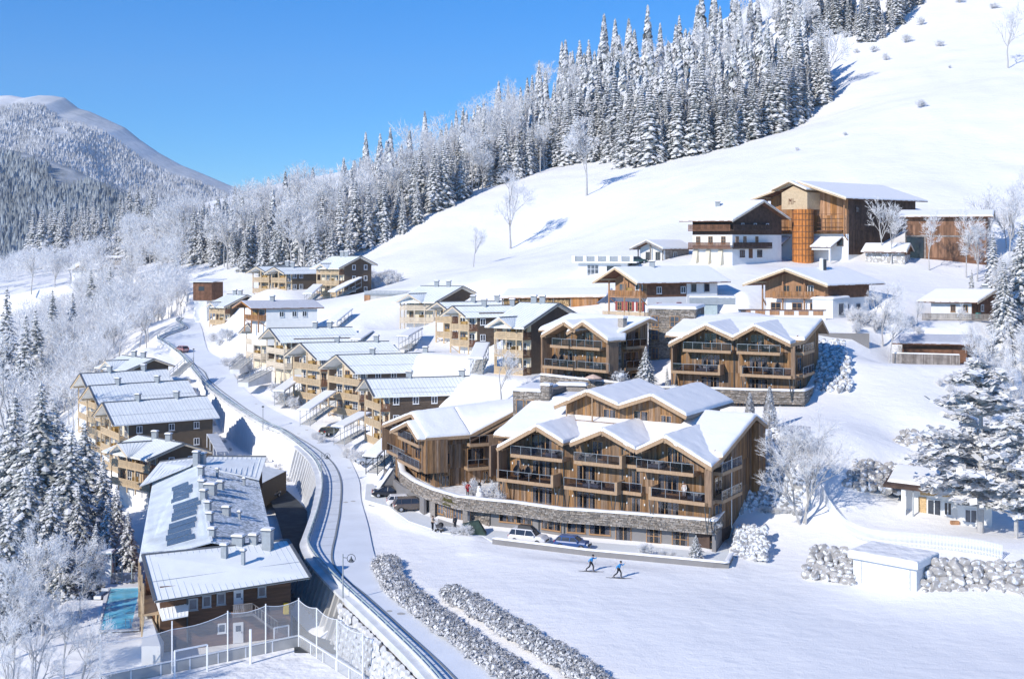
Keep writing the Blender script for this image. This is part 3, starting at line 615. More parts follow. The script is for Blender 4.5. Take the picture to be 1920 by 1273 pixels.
def chalet(name, label, group, F, W, L, zb, ze, n=3, h=2.9, pitch=27, porch=1.7, of=1.2, os_=.8, opt=None):
    o = dict(front='cream', wall='shingle_brown', bal='wood_light', roof='roof_metal', side_win=[(.12, 0), (.3, 0)], chim=[(.3, .05), (.75, .05)], back=1.0, wrap=True, ret=1.6, plinth='plaster', fascia='wood_pale', solid=False, cols=2, side_rows=None, winframe='metal_white', base=0.0)
    o.update(opt or {})
    root = thing(name, label, 'chalet', (*F.p(W/2, L/2, 0)[:2], zb), group); t = math.tan(math.radians(pitch)); zr = ze+W/2*t; P = F.p
    under = lambda s: ze-.05+min(s, W-s)*t
    # body with its pointed gables
    for nm, mt, z0, z1 in (('base_wall', o['plinth'], zb-3.0, zb+o['base']), ):
        m = MB(); m.box(F, .02, W-.02, porch, L-.02, z0, z1+.02); part(nm, m, mt, root)
    z0 = zb+o['base']
    m = MB(); ring = lambda b: [P(0, b, z0), P(W, b, z0), P(W, b, ze), P(W/2, b, zr-.22), P(0, b, ze)]
    m.prism(ring(porch), ring(L)); part('wall', m, o['wall'], root)
    m = MB(); m.prism([P(.05, porch-.06, z0), P(W-.05, porch-.06, z0), P(W-.05, porch-.06, ze-.05), P(W/2, porch-.06, zr-.3), P(.05, porch-.06, ze-.05)], [P(.05, porch-.004, z0), P(W-.05, porch-.004, z0), P(W-.05, porch-.004, ze-.05), P(W/2, porch-.004, zr-.3), P(.05, porch-.004, ze-.05)])
    part('front_wall', m, o['front'], root)
    # horizontal shingle courses on the visible side
    FS = F.side(W)
    m = MB(); z = z0+.1; 
    while z < ze-.1: m.box(FS, porch+.3, L, .0, .035+.01*RND.random(), z, z+.34); z += .36
    if o['wall'] == 'shingle_brown': part('shingle_courses', m, o['wall'], root, kind='stuff')
    # roof
    R = [[P(W/2, -of, zr), P(W/2, L+o['back'], zr), P(-os_, L+o['back'], ze-os_*t), P(-os_, -of, ze-os_*t)],
         [P(W/2, -of, zr), P(W/2, L+o['back'], zr), P(W+os_, L+o['back'], ze-os_*t), P(W+os_, -of, ze-os_*t)]]
    if o['roof'] in ('snow_roof', 'shingle_snow'):
        m = MB(); [m.slab(q, .2) for q in R]; ro = part('roof', m, 'wood_brown', root); m = MB()
        for i, q in enumerate(R): snow_sheet(m, q, .26 if o['roof'] == 'snow_roof' else .14, amp=.03, seed=i)
        part('roof_snow', m, o['roof'], ro, smooth=True)
    else: ro = metal_roof(root, R, o['roof'], capline=[(P(W/2, -of, zr), P(W/2, L+o['back'], zr)), (R[1][0], R[1][3]), (R[0][0], R[0][3])])
    m = MB()
    for q in R: m.bar(Vector(q[0])-Vector((0, 0, .2)), Vector(q[3])-Vector((0, 0, .2)), .09, .34)
    part('bargeboard', m, o['fascia'], root)
    for a in (.12, W/2, W-.12): m = MB(); m.bar(P(a, -of+.3, ze-.35+min(a, W-a)*t), P(a, porch+.2, ze-.35+min(a, W-a)*t), .2, .26); part('purlin', m, o['fascia'], root)
    # posts
    for a in ([.09, W/2, W-.09] if o['cols'] == 2 else [.09, W*.33, W*.67, W-.09]):
        m = MB(); zlo = zb-.2 if o.get('ground_posts', True) else z0-.3; m.box(F, a-.09, a+.09, .03, .21, zlo, under(a)-.25); part('post', m, o['bal'], root)
    m = MB(); m.box(F, W-.18, W, .24, .4, zb, ze-.2)
    # balconies, doors and partition screens, storey by storey
    FF = F.front(0); FW = F.front(porch-.06)
    for k in range(n):
        z = z0+.15+k*h
        fl = MB(); fl.box(F, 0.02, W-.02, .04, porch-.07, z-.22, z-.04); part('balcony_floor', fl, o['bal'], root)
        slat_rail(root, FF, 0, W, z, mat=o['bal'], solid=o['solid'])
        if o['wrap']:
            FSd = F.side(W-.02); slat_rail(root, FSd, .12, o['ret'], z, mat='wood_brown' if o['bal'] == 'wood_light' and not o['solid'] else o['bal'], d=.02, sp=.2)
            fl = MB()
        top = min(z+2.2, ze+1.2)
        nw = max(2, int(W/2.4))
        for i in range(nw):
            c = W*(i+.5)/nw; hw = min(.75, W/nw*.32)
            if under(c)-.4 > z+1.6: window(root, FW, c-hw, c+hw, z+.05, min(z+2.15, under(c)-.35), 2, frame='metal_white' if (i+k) % 3 else 'frame_wood', pane='glass_dark' if (i+k) % 2 else 'glass_mid', fw=.1, rows=2, name='balcony_door')
        m = MB(); m.box(F, W*.5+.12, W*.5+.18, .25, porch-.08, z, z+1.5); m.box(F, W*.5+.18, W*.5+1.15, .55, .6, z+.05, z+1.45); part('privacy_screen', m, 'ochre', root)
    # corner brackets under the lowest balcony
    m = MB()
    for a in (.15, W-.15): m.bar(P(a, porch-.05, z0-1.3), P(a, .15, z0-.15), .14)
    part('bracket', m, o['bal'], root)
    # side windows
    rows = o['side_rows'] or [z0+.15+k*h for k in range(n)]
    for f, dz in o['side_win']:
        for z in rows:
            c = porch+(L-porch)*f; window(root, FS, c-.5, c+.5, z+.85+dz, z+2.05+dz, 2, d=.05, frame=o['winframe'], pane='glass_dark')
    for f, off in o['chim']:
        a = W/2+off*W; b = L*f; p = P(a, b, 0); chimney(root, p[0], p[1], zr-abs(a-W/2)*t, 1.0)
    return root
def cross_chalet(name, label, group, F, W, L, zb, ze, n=3, h=2.9, pitch=24, porch=1.6, cw=None, cc=None, opt=None):
    # main ridge runs along u; the big side wall is a gable; a small cross gable crowns the balcony front
    o = dict(front='cream', wall='render_brown', bal='wood_light', roof='roof_metal', chim=[(.35, .5), (.7, .5)], plinth='plaster', fascia='wood_pale', side_win=[(.3, 0), (.72, 0)], base=0.0, solid=False, cross=True, ov=1.0, winframe='metal_white', front_rows=None)
    o.update(opt or {})
    root = thing(name, label, 'chalet', (*F.p(W/2, L/2, 0)[:2], zb), group); t = math.tan(math.radians(pitch)); P = F.p; ov = o['ov']
    hb = (L-porch)/2; zr = ze+hb*t; bm = porch+hb; z0 = zb+o['base']
    m = MB(); m.box(F, .02, W-.02, porch, L-.02, zb-3, z0+.02); part('base_wall', m, o['plinth'], root)
    m = MB(); ring = lambda a: [P(a, porch, z0), P(a, L, z0), P(a, L, ze), P(a, bm, zr-.2), P(a, porch, ze)]
    m.prism(ring(0), ring(W)); part('wall', m, o['wall'], root)
    m = MB(); m.box(F, .05, W-.05, porch-.06, porch-.004, z0, ze-.12); part('front_wall', m, o['front'], root)
    fo = porch+.9
    R = [[P(-ov, bm, zr), P(W+ov, bm, zr), P(W+ov, porch-fo, ze-fo*t), P(-ov, porch-fo, ze-fo*t)], [P(-ov, bm, zr), P(W+ov, bm, zr), P(W+ov, L+.8, ze-.8*t), P(-ov, L+.8, ze-.8*t)]]
    caps = [(P(-ov, bm, zr), P(W+ov, bm, zr)), (R[0][1], R[0][2]), (R[1][1], R[1][2])]
    snowy = o['roof'] in ('snow_roof', 'shingle_snow')
    if o['cross']:
        cw = cw or W*.52; cc = cc if cc is not None else W*.42; t2 = math.tan(math.radians(32)); zc = ze-fo*t+cw/2*t2+.1; zc = min(zc, zr-.2)
        zl = zc-cw/2*t2; bl = lambda z: porch+(z-ze)/t
        R += [[P(cc, porch-fo-.5, zc), P(cc, bl(zc), zc), P(cc-cw/2, bl(zl), zl), P(cc-cw/2, porch-fo-.5, zl)], [P(cc, porch-fo-.5, zc), P(cc, bl(zc), zc), P(cc+cw/2, bl(zl), zl), P(cc+cw/2, porch-fo-.5, zl)]]
        caps.append((R[2][0], R[2][1]))
    if snowy:
        m = MB(); [m.slab(q, .2) for q in R]; ro = part('roof', m, 'wood_brown', root); m = MB()
        for i, q in enumerate(R): snow_sheet(m, q, .26, amp=.03, seed=i)
        part('roof_snow', m, o['roof'], ro, smooth=True)
    else: metal_roof(root, R, o['roof'], capline=caps, guards=False)
    m = MB()
    for q in ([R[2], R[3]] if o['cross'] else []): m.bar(Vector(q[0])-Vector((0, 0, .2)), Vector(q[3])-Vector((0, 0, .2)), .09, .32)
    for q in R[:2]: m.bar(Vector(q[1])-Vector((0, 0, .22)), Vector(q[2])-Vector((0, 0, .22)), .08, .26)
    part('bargeboard', m, o['fascia'], root)
    posts = [.09, W-.09]+([cc-cw*.42, cc, cc+cw*.42] if o['cross'] else [W/2])
    zt = lambda a: ze-fo*t-.15+((cw/2-abs(a-cc))*t2 if o['cross'] and abs(a-cc) < cw/2 else 0)
    if n:
        for a in posts: m = MB(); m.box(F, a-.08, a+.08, .03, .19, zb-.2, zt(a)); part('post', m, o['bal'], root)
    FF = F.front(0); FW = F.front(porch-.06); FS = F.side(W)
    for k in range(n):
        z = z0+.15+k*h; fl = MB(); fl.box(F, .02, W-.02, .04, porch-.07, z-.22, z-.04); part('balcony_floor', fl, o['bal'], root)
        slat_rail(root, FF, 0, W, z, mat=o['bal'], solid=o['solid']); slat_rail(root, F.side(W-.02), .12, porch, z, mat='wood_brown', d=.02, sp=.2)
        nw = max(2, int(W/2.2))
        for i in range(nw):
            c = W*(i+.5)/nw; window(root, FW, c-.6, c+.6, z+.05, min(z+2.15, ze-.2), 2, rows=2, frame='metal_white' if (i+k) % 3 else 'frame_wood', fw=.1, name='balcony_door')
        m = MB(); m.box(F, W*.5+.3, W*.5+.36, .25, porch-.08, z, z+1.5); part('privacy_screen', m, 'ochre', root)
    for f, dz in o['side_win']:
        for z in (o['front_rows'] or [z0+.15+k*h for k in range(max(1, n))]):
            c = porch+(L-porch)*f; window(root, FS, c-.45, c+.45, z+.9+dz, z+2.1+dz, 1, frame=o['winframe'], pane='glass_dark', fw=.11)
    for fa, fb in o['chim']:
        b = porch+(L-porch)*fb; p = P(W*fa, b, 0); chimney(root, p[0], p[1], zr-abs(b-bm)*t, 1.0)
    return root
def rframe(pxR, YR, u, v, pxL):                        # frame whose right front corner stands in column pxR at distance YR
    R = at(pxR, HY, YR); F0 = Fr(R[:2], u, v); a = F0.a_at(pxL); return Fr(F0.p(a, 0, 0)[:2], u, v), -a
# ------------------------------------------------------------------ the older chalets of the village
G1 = 'timber chalets in a row along the road'; G2 = 'chalets stepped down the valley side'; G3 = 'chalets on the upper terraces'
def ch(nm, lab, grp, pxL, pxR, Y, u, v, L, zb, ze, **k):
    F, W = rframe(pxR, Y, u, v, pxL); return chalet(nm, lab, grp, F, W, L, zb, ze, **k)
def xch(nm, lab, grp, pxL, pxR, Y, u, v, L, zb, ze, **k):
    F, W = rframe(pxR, Y, u, v, pxL); return cross_chalet(nm, lab, grp, F, W, L, zb, ze, **k)
V1 = (.97, .24)
ch('timber_chalet', 'nearest chalet of the road row, with angled balconies and a long pale roof', G1, 683, 712, 200, (.43, -.9), V1, 18, 2.3, 11, opt=dict(ret=1.7, side_win=[(.06, 0), (.26, 0), (.45, 0)], chim=[(.35, -.02), (.85, -.02)]))
ch('timber_chalet', 'second chalet of the road row from the right, four balcony posts over a cream arch', G1, 614, 672, 222, (.68, -.73), V1, 17.5, 2.5, 12.4, h=2.8, opt=dict(base=1.5, chim=[(.32, -.02), (.88, 0)], front='wood_pale'))
ch('timber_chalet', 'middle chalet of the road row, three slatted balconies above a stair roof', G1, 549, 600, 232, (.68, -.73), V1, 15, 4.2, 13.9, h=2.8, opt=dict(base=1.4, chim=[(.4, -.02), (.9, 0)], front='wood_pale'))
ch('timber_chalet', 'road row chalet with plain pale balcony boxes above a concrete stair', G1, 499, 532, 250, (.6, -.8), V1, 15, 6.4, 15.7, h=2.9, opt=dict(base=3.3, solid=True, bal='wood_pale', chim=[(.55, 0), (.75, 0)], plinth='cream', side_win=[(.15, 0)]), n=2)
ch('timber_chalet', 'farthest chalet of the road row, next to the frosted shrubs', G1, 461, 489, 268, (.6, -.8), V1, 14, 7.6, 15.6, h=2.9, n=2, opt=dict(base=2.4, solid=True, bal='wood_pale', chim=[(.5, 0)], plinth='cream', side_win=[]))
V2 = (.855, .518)
ch('valley_chalet', 'nearest long roofed valley chalet, dark brown side wall facing the road bank', G2, 188, 223, 212, (.57, -.82), V2, 16.5, -4.4, 4.6, opt=dict(wall='render_brown', wrap=False, side_win=[(.12, 0), (.5, 0), (.8, 0)], chim=[(.3, 0), (.72, 0)], fascia='wood_light'))
ch('valley_chalet', 'middle of three long metal roofs stepped down the valley side', G2, 162, 196, 225, (.57, -.82), V2, 16.5, -3.4, 5.8, opt=dict(wall='render_brown', wrap=False, side_win=[(.12, 0)], chim=[(.25, 0), (.7, 0)], fascia='wood_light'))
ch('valley_chalet', 'rearmost of three long metal roofs stepped down the valley side', G2, 146, 178, 238, (.57, -.82), V2, 15, -2.6, 6.6, opt=dict(wall='render_brown', wrap=False, side_win=[], chim=[(.3, 0), (.75, 0)], fascia='wood_light'))
xch('valley_chalet', 'brown gabled valley chalet right behind the big pool building', G2, 207, 279, 196, (.76, -.65), (.9, .43), 8.6, -5, 1.9, n=2, h=3, porch=1.4, pitch=21, opt=dict(side_win=[(.3, 0), (.72, 0)], base=.8, front='wood_light'))
xch('valley_chalet', 'small brown gabled chalet highest on the valley side below the road', G2, 190, 239, 252, (.76, -.65), (.9, .43), 8.2, 2.6, 10.1, n=2, h=3, porch=1.4, pitch=22, opt=dict(side_win=[(.4, 0), (.8, 0)], base=1.2, front='wood_light'))
xch('timber_chalet', 'grey gabled chalet beside the wooden tower at the top of the road', G3, 392, 421, 305, (.8, -.6), (.8, .6), 9.5, 14, 20.4, n=2, h=2.8, porch=1.5, opt=dict(wall='shingle_brown', base=.9, side_win=[(.65, -.4)]))
ch('timber_chalet', 'left of the twin gabled chalets at the forest edge', G3, 473, 504, 311, (.9, -.43), (.85, .53), 8, 22.6, 28, n=2, h=2.75, opt=dict(chim=[(.9, 0)], side_win=[], front='wood_light', wall='render_brown'))
ch('timber_chalet', 'right of the twin gabled chalets at the forest edge, brown side wall', G3, 508, 536, 308, (.9, -.43), (.85, .53), 9.5, 22.6, 28, n=2, h=2.75, opt=dict(chim=[(.4, 0)], side_win=[(.08, 0), (.3, 0)], front='wood_light', wall='render_brown', wrap=False))
xch('timber_chalet', 'tall three storey chalet with dark brown gable below the open slope', G3, 593, 635, 300, (.9, -.43), (.85, .53), 8.8, 22.2, 30.2, n=3, h=2.7, porch=1.5, pitch=26, opt=dict(wall='shingle_brown', side_win=[(.35, 0), (.78, 0)], front='cream', chim=[(.3, .5), (.5, .5)]))
xch('timber_chalet', 'pale slatted chalet with one small gable beside the garage', G3, 749, 814, 260, (.97, -.24), (.8, .6), 11, 17.0, 24, n=2, h=2.75, porch=1.8, pitch=24, cw=5.4, opt=dict(wall='shingle_brown', base=1.4, bal='wood_pale', front='cream', side_win=[]))
ch('timber_chalet', 'half hidden chalet between the pale slatted one and its yellowish neighbour', G3, 816, 846, 238, (.75, -.66), V1, 12, 15.8, 22.8, n=2, h=2.9, opt=dict(base=1.2, front='wood_light', side_win=[], chim=[(.5, 0), (.9, 0)]))
ch('timber_chalet', 'yellowish balconied chalet with dark brown side wall above the snow bank', G3, 843, 878, 225.5, (.75, -.66), V1, 12, 15.0, 22.4, n=2, h=2.9, pitch=30, opt=dict(base=1.4, ret=1.9, front='cream', side_win=[(.1, 0), (.55, 0)], chim=[(.4, 0), (.85, 0)]))
xch('timber_chalet', 'yellowish three storey chalet with tall dark gable beside the new timber buildings', G3, 926, 980, 198, (.85, -.53), (.75, .66), 12, 14.2, 23.2, n=3, h=2.85, porch=1.9, pitch=25, cw=4.6, opt=dict(wall='shingle_brown', front='cream', side_win=[(.55, .4)], chim=[(.3, .5), (.6, .5)]))
ch('farm_chalet', 'traditional chalet with orange wooden gable and white lower walls behind the road row', 'traditional farm style chalets', 457, 484, 262, (.75, -.66), V1, 12.5, 16.4, 21.8, n=1, h=2.6, pitch=24, of=2.0, opt=dict(base=2.4, roof='shingle_snow', wall='plaster', front='wood_orange', bal='wood_orange', fascia='wood_orange', chim=[(.35, .05)], side_win=[(.3, -.3), (.55, -.3), (.75, -.3)]))
# ---- farm style houses on the hill
GF = 'traditional farm style chalets'
r = ch('farm_chalet', 'white walled chalet with long snowy roof, wooden gable balcony and red shutters', GF, 1140, 1200, 213, (.8, -.6), (.9, .43), 16.2, 20.6, 29.3, n=1, h=2.8, pitch=30, of=1.9, os_=1.3, porch=1.5, opt=dict(base=5.4, plinth='plaster', roof='snow_roof', wall='wood_brown', front='wood_orange', bal='wood_orange', fascia='wood_light', chim=[(.35, .02)], side_win=[(.16, -.4), (.5, -.4)], wrap=True, ret=1.4, back=1.5))
F, W = rframe(1200, 213, (.8, -.6), (.9, .43), 1140)
m = MB(); m.box(F, W+.01, W+.06, 9.6, 16.1, 20, 29.1); part('rear_wall', m, 'plaster', r)
FL = F.front(1.44)
for i, a in enumerate((.5, 2.6, 4.7)):
    window(r, FL, a, a+.9, 23.6, 25.1, 2, frame='frame_wood', rows=2)
    m = MB(); m.box(FL, a-.42, a-.04, 0, .06, 23.55, 25.15); m.box(FL, a+.94, a+1.32, 0, .06, 23.55, 25.15); part('shutter', m, 'red_shutter', r)
    window(r, FL, a, a+.8, 21.0, 22.1, 2, frame='red_shutter')
FSd = F.side(W)
for a in (3.4, 7.5, 10.6, 13.4): window(r, FSd, a, a+1.0, 23.6, 25.0, 2, frame='red_shutter', rows=2)
for a in (10.5, 13.3): window(r, FSd, a, a+1.1, 26.8, 28.2, 1, d=.06, frame='wood_grey')
m = MB(); m.box(F, -.8, W+1.3, -.4, 1.3, 22.2, 22.45); part('terrace_floor', m, 'wood_light', r)
slat_rail(r, F.front(-.4), -.8, W+1.3, 22.45, mat='wood_light', sp=.16); slat_rail(r, F.side(W+1.3), -.3, 6.5, 22.45, mat='wood_light', sp=.16)
m = MB(); m.slab([F.p(-3.6, 1.2, 24.8), F.p(-.2, 1.2, 27.0), F.p(-.2, 4.6, 27.0), F.p(-3.6, 4.6, 24.8)], .12); part('blue_lean_to_roof', m, M('blue_metal', (.12, .19, .33), .4), r)
r = ch('farm_chalet', 'broad orange wooden gable chalet with white lower storey and terrace wall in front', GF, 1428, 1547, 209, (.95, -.3), (.8, .6), 12, 22.6, 29.0, n=0, h=2.8, pitch=21, of=2.2, os_=1.8, porch=.9, opt=dict(base=3.4, roof='snow_roof', wall='wood_brown', front='wood_orange', bal='wood_orange', fascia='wood_light', chim=[], side_win=[], back=1.6, cols=3))
F, W = rframe(1547, 209, (.95, -.3), (.8, .6), 1428); FF = F.front(-.5); FW = F.front(.84)
slat_rail(r, FF, 2.2, W-1.2, 26.2, mat='wood_orange', sp=.12); m = MB(); m.box(F, 2.2, W-1.2, -.45, .8, 25.95, 26.15); part('balcony_floor', m, 'wood_orange', r)
for i, a in enumerate((3.2, 5.2, 7.2)): window(r, FW, a, a+1.0, 26.35, 28.2, 2, frame='metal_white' if i == 2 else 'frame_wood', name='balcony_door')
for i, a in enumerate((1.0, 4.6, 7.6)): window(r, FW, a, a+1.7, 23.3, 25.2, 2, frame='frame_wood', rows=2)
m = MB(); m.box(F, W-1.6, W+1.8, -.8, 3.2, 21.5, 26.0); part('bay', m, 'plaster', r); m = MB(); snow_sheet(m, [F.p(W-1.8, -1, 26), F.p(W+2, -1, 26), F.p(W+2, 3.4, 26.2), F.p(W-1.8, 3.4, 26.2)], .3); part('bay_snow', m, 'snow_roof', r, smooth=True)
window(r, F.side(W+1.8), .6, 2.0, 23.2, 25.2, 1, frame='metal_grey', pane='glass_mid')
FSd = F.side(W)
for a in (5.2, 8.4): window(r, FSd, a, a+1.1, 23.0, 24.9, 1, frame='metal_grey', pane='glass_mid')
m = MB(); m.lathe(F.p(W*.5+1.0, 6, 30.4), [(.45, 0), (.38, 2.4)], 10); part('chimney', m, 'plaster', r)
m = MB(); m.box(F, W*.5+1.5, W*.5+1.56, 5.6, 6.4, 30.4, 32.6); part('chimney_shield', m, 'metal_dark', r)
# terrace wall in front
Fb, Wb = rframe(1548, 205, (.98, -.12), (.12, .98), 1385)
root = thing('terrace_wall', 'white terrace wall with wooden infill panels below the broad orange gable', 'wall', Fb.p(Wb/2, 0, 22))
m = MB(); m.box(Fb, 0, Wb, 0, .4, 21, 24.2); part('wall', m, 'plaster', root)
for i in range(6): m = MB(); a = Wb*i/6+.35; m.box(Fb, a, a+Wb/6-.75, -.05, -.004, 23.4, 24.1); part('infill_panel', m, 'wood_orange', root)
m = MB(); m.box(Fb, -.1, Wb+.1, -.15, .55, 24.2, 24.32); part('coping', m, 'wood_brown', root)
# old farmhouse, dark timber over white walls
r = xch('farmhouse', 'old farmhouse with nearly black timber upper floors over white walls, left of the big barn', None, 1291, 1366, 238, (.85, -.53), (.75, .66), 17, 32, 40.6, n=0, porch=1.2, pitch=22, opt=dict(roof='snow_roof', wall='wood_dark', front='wood_dark', cross=False, plinth='plaster', base=5.0, chim=[(.25, .3), (.85, .75)], side_win=[(.2, 0), (.45, 0), (.7, 0)], front_rows=[37.2], ov=1.4)); r['category'] = 'farmhouse'; r.name = 'farmhouse'
F, W = rframe(1366, 238, (.85, -.53), (.75, .66), 1291); FF = F.front(.1)
for z in (33.9+.6, 38.0):
    slat_rail(r, FF, -.2, W+.3, z, mat='wood_brown', sp=.15); m = MB(); m.box(F, -.2, W+.3, .15, 1.15, z-.2, z-.02); part('balcony_floor', m, 'wood_brown', r)
    slat_rail(r, F.side(W+.9), .2, 12.5, z, mat='wood_dark', sp=.15); m = MB(); m.box(F, W+.02, W+.85, .15, 12.5, z-.2, z-.02); part('balcony_floor', m, 'wood_dark', r)
for a in (.8, 3.4, 6.1): window(r, F.front(1.14), a, a+.9, 35.2, 36.7, 2, frame='frame_wood', rows=2)
for a in (2.2, 4.6, 8.4): window(r, F.side(W), a, a+.9, 35.3, 36.7, 2, frame='frame_wood', rows=2)
for a in (3.5, 9): window(r, F.side(W), a, a+1.5, 32.6, 34, 2, frame='wood_dark')
m = MB(); m.box(F.side(W), 6.3, 7.5, .0, .05, 32.4, 34.2); part('door', m, 'wood_brown', r)
for i in range(3): m = MB(); a = .3+i*2.6; m.prism([F.p(a, .1, 31), F.p(a+1.2, .1, 31), F.p(a+1.2, 1.15, 31), F.p(a, 1.15, 31)], [F.p(a+.2, .9, 34.1), F.p(a+1, .9, 34.1), F.p(a+1, 1.15, 34.1), F.p(a+.2, 1.15, 34.1)]); part('buttress', m, 'cream', r)
# big barn
F, W = rframe(1583, 248, (.9, -.43), (.75, .66), 1437)
r = ch('barn', 'huge orange timber barn with a round wooden silo in front of its gable', None, 1437, 1583, 248, (.9, -.43), (.75, .66), 27, 32, 45, n=0, pitch=20, of=2.6, os_=1.8, porch=1.5, opt=dict(base=5.2, roof='snow_roof', wall='wood_dark', front='wood_orange', fascia='wood_light', plinth='plaster', chim=[], side_win=[], back=1.5, cols=2, bal='wood_orange', ground_posts=False)); r['category'] = 'barn'
boards(r, F.front(1.4), .1, W-.1, 37.4, lambda s: 45+min(s, W-s)*math.tan(math.radians(20))-.5, .5, mat='wood_orange', joints=(41,))
boards(r, F.side(W), 1.6, 26.8, 33, 44.8, .5, mat='wood_dark', joints=(38,))
for a in (4, 12, 20): window(r, F.side(W), a, a+1.2, 41.6, 42.8, 1, d=.05, frame='wood_dark')
for a in (1.2, 8.6, 11.2, 13.6): window(r, F.front(1.44), a, a+1.3, 34.8, 36.3, 1, frame='wood_brown')
c = F.p(8.4, -1.4, 0); m = MB(); m.lathe((c[0], c[1], 32), [(2.1, -1), (2.1, 10.2), (1.9, 10.2)], 20); si = part('silo', m, 'silo_wood', r)
m = MB()
for z in range(8): m.lathe((c[0], c[1], 32.8+z*1.2), [(2.16, 0), (2.16, .12)], 20)
for k in range(20): m.bar((c[0]+2.12*math.cos(k*PI/10), c[1]+2.12*math.sin(k*PI/10), 31.5), (c[0]+2.12*math.cos(k*PI/10), c[1]+2.12*math.sin(k*PI/10), 42.2), .1)
part('silo_hoop', m, 'wood_brown', si)
m = MB(); m.box(F, 5.0, 10.2, -3.0, 1.5, 42.2, 45.6); m.prism([F.p(5.0, -3.0, 45.6), F.p(10.2, -3.0, 45.6), F.p(7.5, -3.0, 47.0)], [F.p(5.0, 1.4, 45.6), F.p(10.2, 1.4, 45.6), F.p(7.5, 1.4, 47.0)]); hd = part('hoist_house', m, 'wood_light', r)
m = MB(); FH = F.front(-3.0)
for s, a, b in ((0, 0, .12), (0, .45, .12)): m.box(FH, 2.45+a+4, 2.45+a+4.12, .01, .05, 43.2, 44.4)
m.bar(FH.p(6.6, .03, 44.3), FH.p(6.75, .03, 43.8), .1); m.bar(FH.p(6.9, .03, 44.3), FH.p(6.75, .03, 43.8), .1); m.box(FH, 7.25, 7.37, .01, .05, 43.2, 44.4); m.box(FH, 7.45, 7.8, .01, .05, 43.7, 43.85)
part('painted_letters', m, 'wood_brown', hd)
m = MB(); m.slab([F.p(3.4, -4.0, 46.2), F.p(7, -4.0, 47.9), F.p(7, 2, 47.9), F.p(3.4, 2, 46.2)], .2); m.slab([F.p(10.6, -4.0, 46.2), F.p(7, -4.0, 47.9), F.p(7, 2, 47.9), F.p(10.6, 2, 46.2)], .2); ho = part('hoist_roof', m, 'wood_light', r)
m = MB(); snow_sheet(m, [F.p(3.4, -4.0, 46.2), F.p(7, -4.0, 47.9), F.p(7, 3, 47.9), F.p(3.4, 3, 46.2)], .25); snow_sheet(m, [F.p(7, -4.0, 47.9), F.p(10.6, -4.0, 46.2), F.p(10.6, 3, 46.2), F.p(7, 3, 47.9)], .25); part('roof_snow', m, 'snow_roof', ho, smooth=True)
FB = F.front(-.2); m = MB()
for s0, s1 in ((.2, 4.6), (9.4, W-.3)):
    m.box(FB, s0, s1, -1.6, .1, 37.7, 37.95); 
    for z in (38.6, 39.4, 41.2): m.box(FB, s0, s1, .0, .07, z, z+.08)
    k = s0
    while k <= s1: m.box(FB, k-.05, k+.05, .0, .1, 37.9, 41.3); k += (s1-s0)/3
part('gallery', m, 'wood_brown', r)
for s0, s1 in ((-.8, 4.2), (9.2, 14.8)):
    m = MB(); m.slab([F.p(s0, -2.8, 34.6), F.p(s1, -2.8, 34.6), F.p(s1, 1.3, 36.6), F.p(s0, 1.3, 36.6)], .15); po = part('lean_to_roof', m, 'wood_brown', r)
    m = MB(); snow_sheet(m, [F.p(s0, -2.8, 34.6), F.p(s1, -2.8, 34.6), F.p(s1, 1.3, 36.6), F.p(s0, 1.3, 36.6)], .22); part('roof_snow', m, 'snow_roof', po, smooth=True)
    m = MB(); m.box(F, s0+.3, s0+.6, -2.5, -2.2, 31.5, 34.4); m.box(F, s1-.6, s1-.3, -2.5, -2.2, 31.5, 34.4); m.box(F, s0+.6, s1-.6, -2.45, -2.25, 34, 34.4); part('lean_to_posts', m, 'plaster', r)
# long second barn
F, W = rframe(1850, 245, (.98, -.2), (.4, .9), 1697)
r = cross_chalet('barn', 'long weathered red brown barn at the right with a snow covered roof', None, F, W, 8, 32, 41.0, n=0, porch=.3, pitch=14, opt=dict(roof='snow_roof', wall='wood_brown', front='wood_brown', cross=False, plinth='wood_brown', chim=[], side_win=[], ov=1.3)); r['category'] = 'barn'
FFr = F.front(.22); boards(r, FFr, .2, W-.1, 36.9, 40.9, .45, mat='wood_rust', joints=(39,)); boards(r, FFr, 4.0, W-.1, 32.4, 36.6, .45, mat='wood_rust')
m = MB(); m.box(FFr, 0, W, .0, .12, 36.6, 36.9); m.box(FFr, 0, .2, 0, .12, 32, 41); m.box(FFr, 3.7, 3.95, 0, .12, 32, 36.6); part('beam', m, 'wood_grey', r)
m = MB(); m.box(FFr, .3, 3.6, .0, .03, 32.3, 36.5); part('bay_shade_panel', m, 'glass_dark', r)  # no opening here: a flat dark panel paints the shade inside the bay
F, W = rframe(1696, 243, (.9, -.43), (.5, .85), 1622)
r = cross_chalet('hay_hut', 'small rough stone and wood hut between the two barns', None, F, W, 5, 31.8, 34.2, n=0, porch=.3, pitch=24, opt=dict(roof='snow_roof', wall='wood_brown', front='boulder_bare', cross=False, plinth='boulder_bare', base=1.2, chim=[], side_win=[], ov=.6)); r['category'] = 'hut'
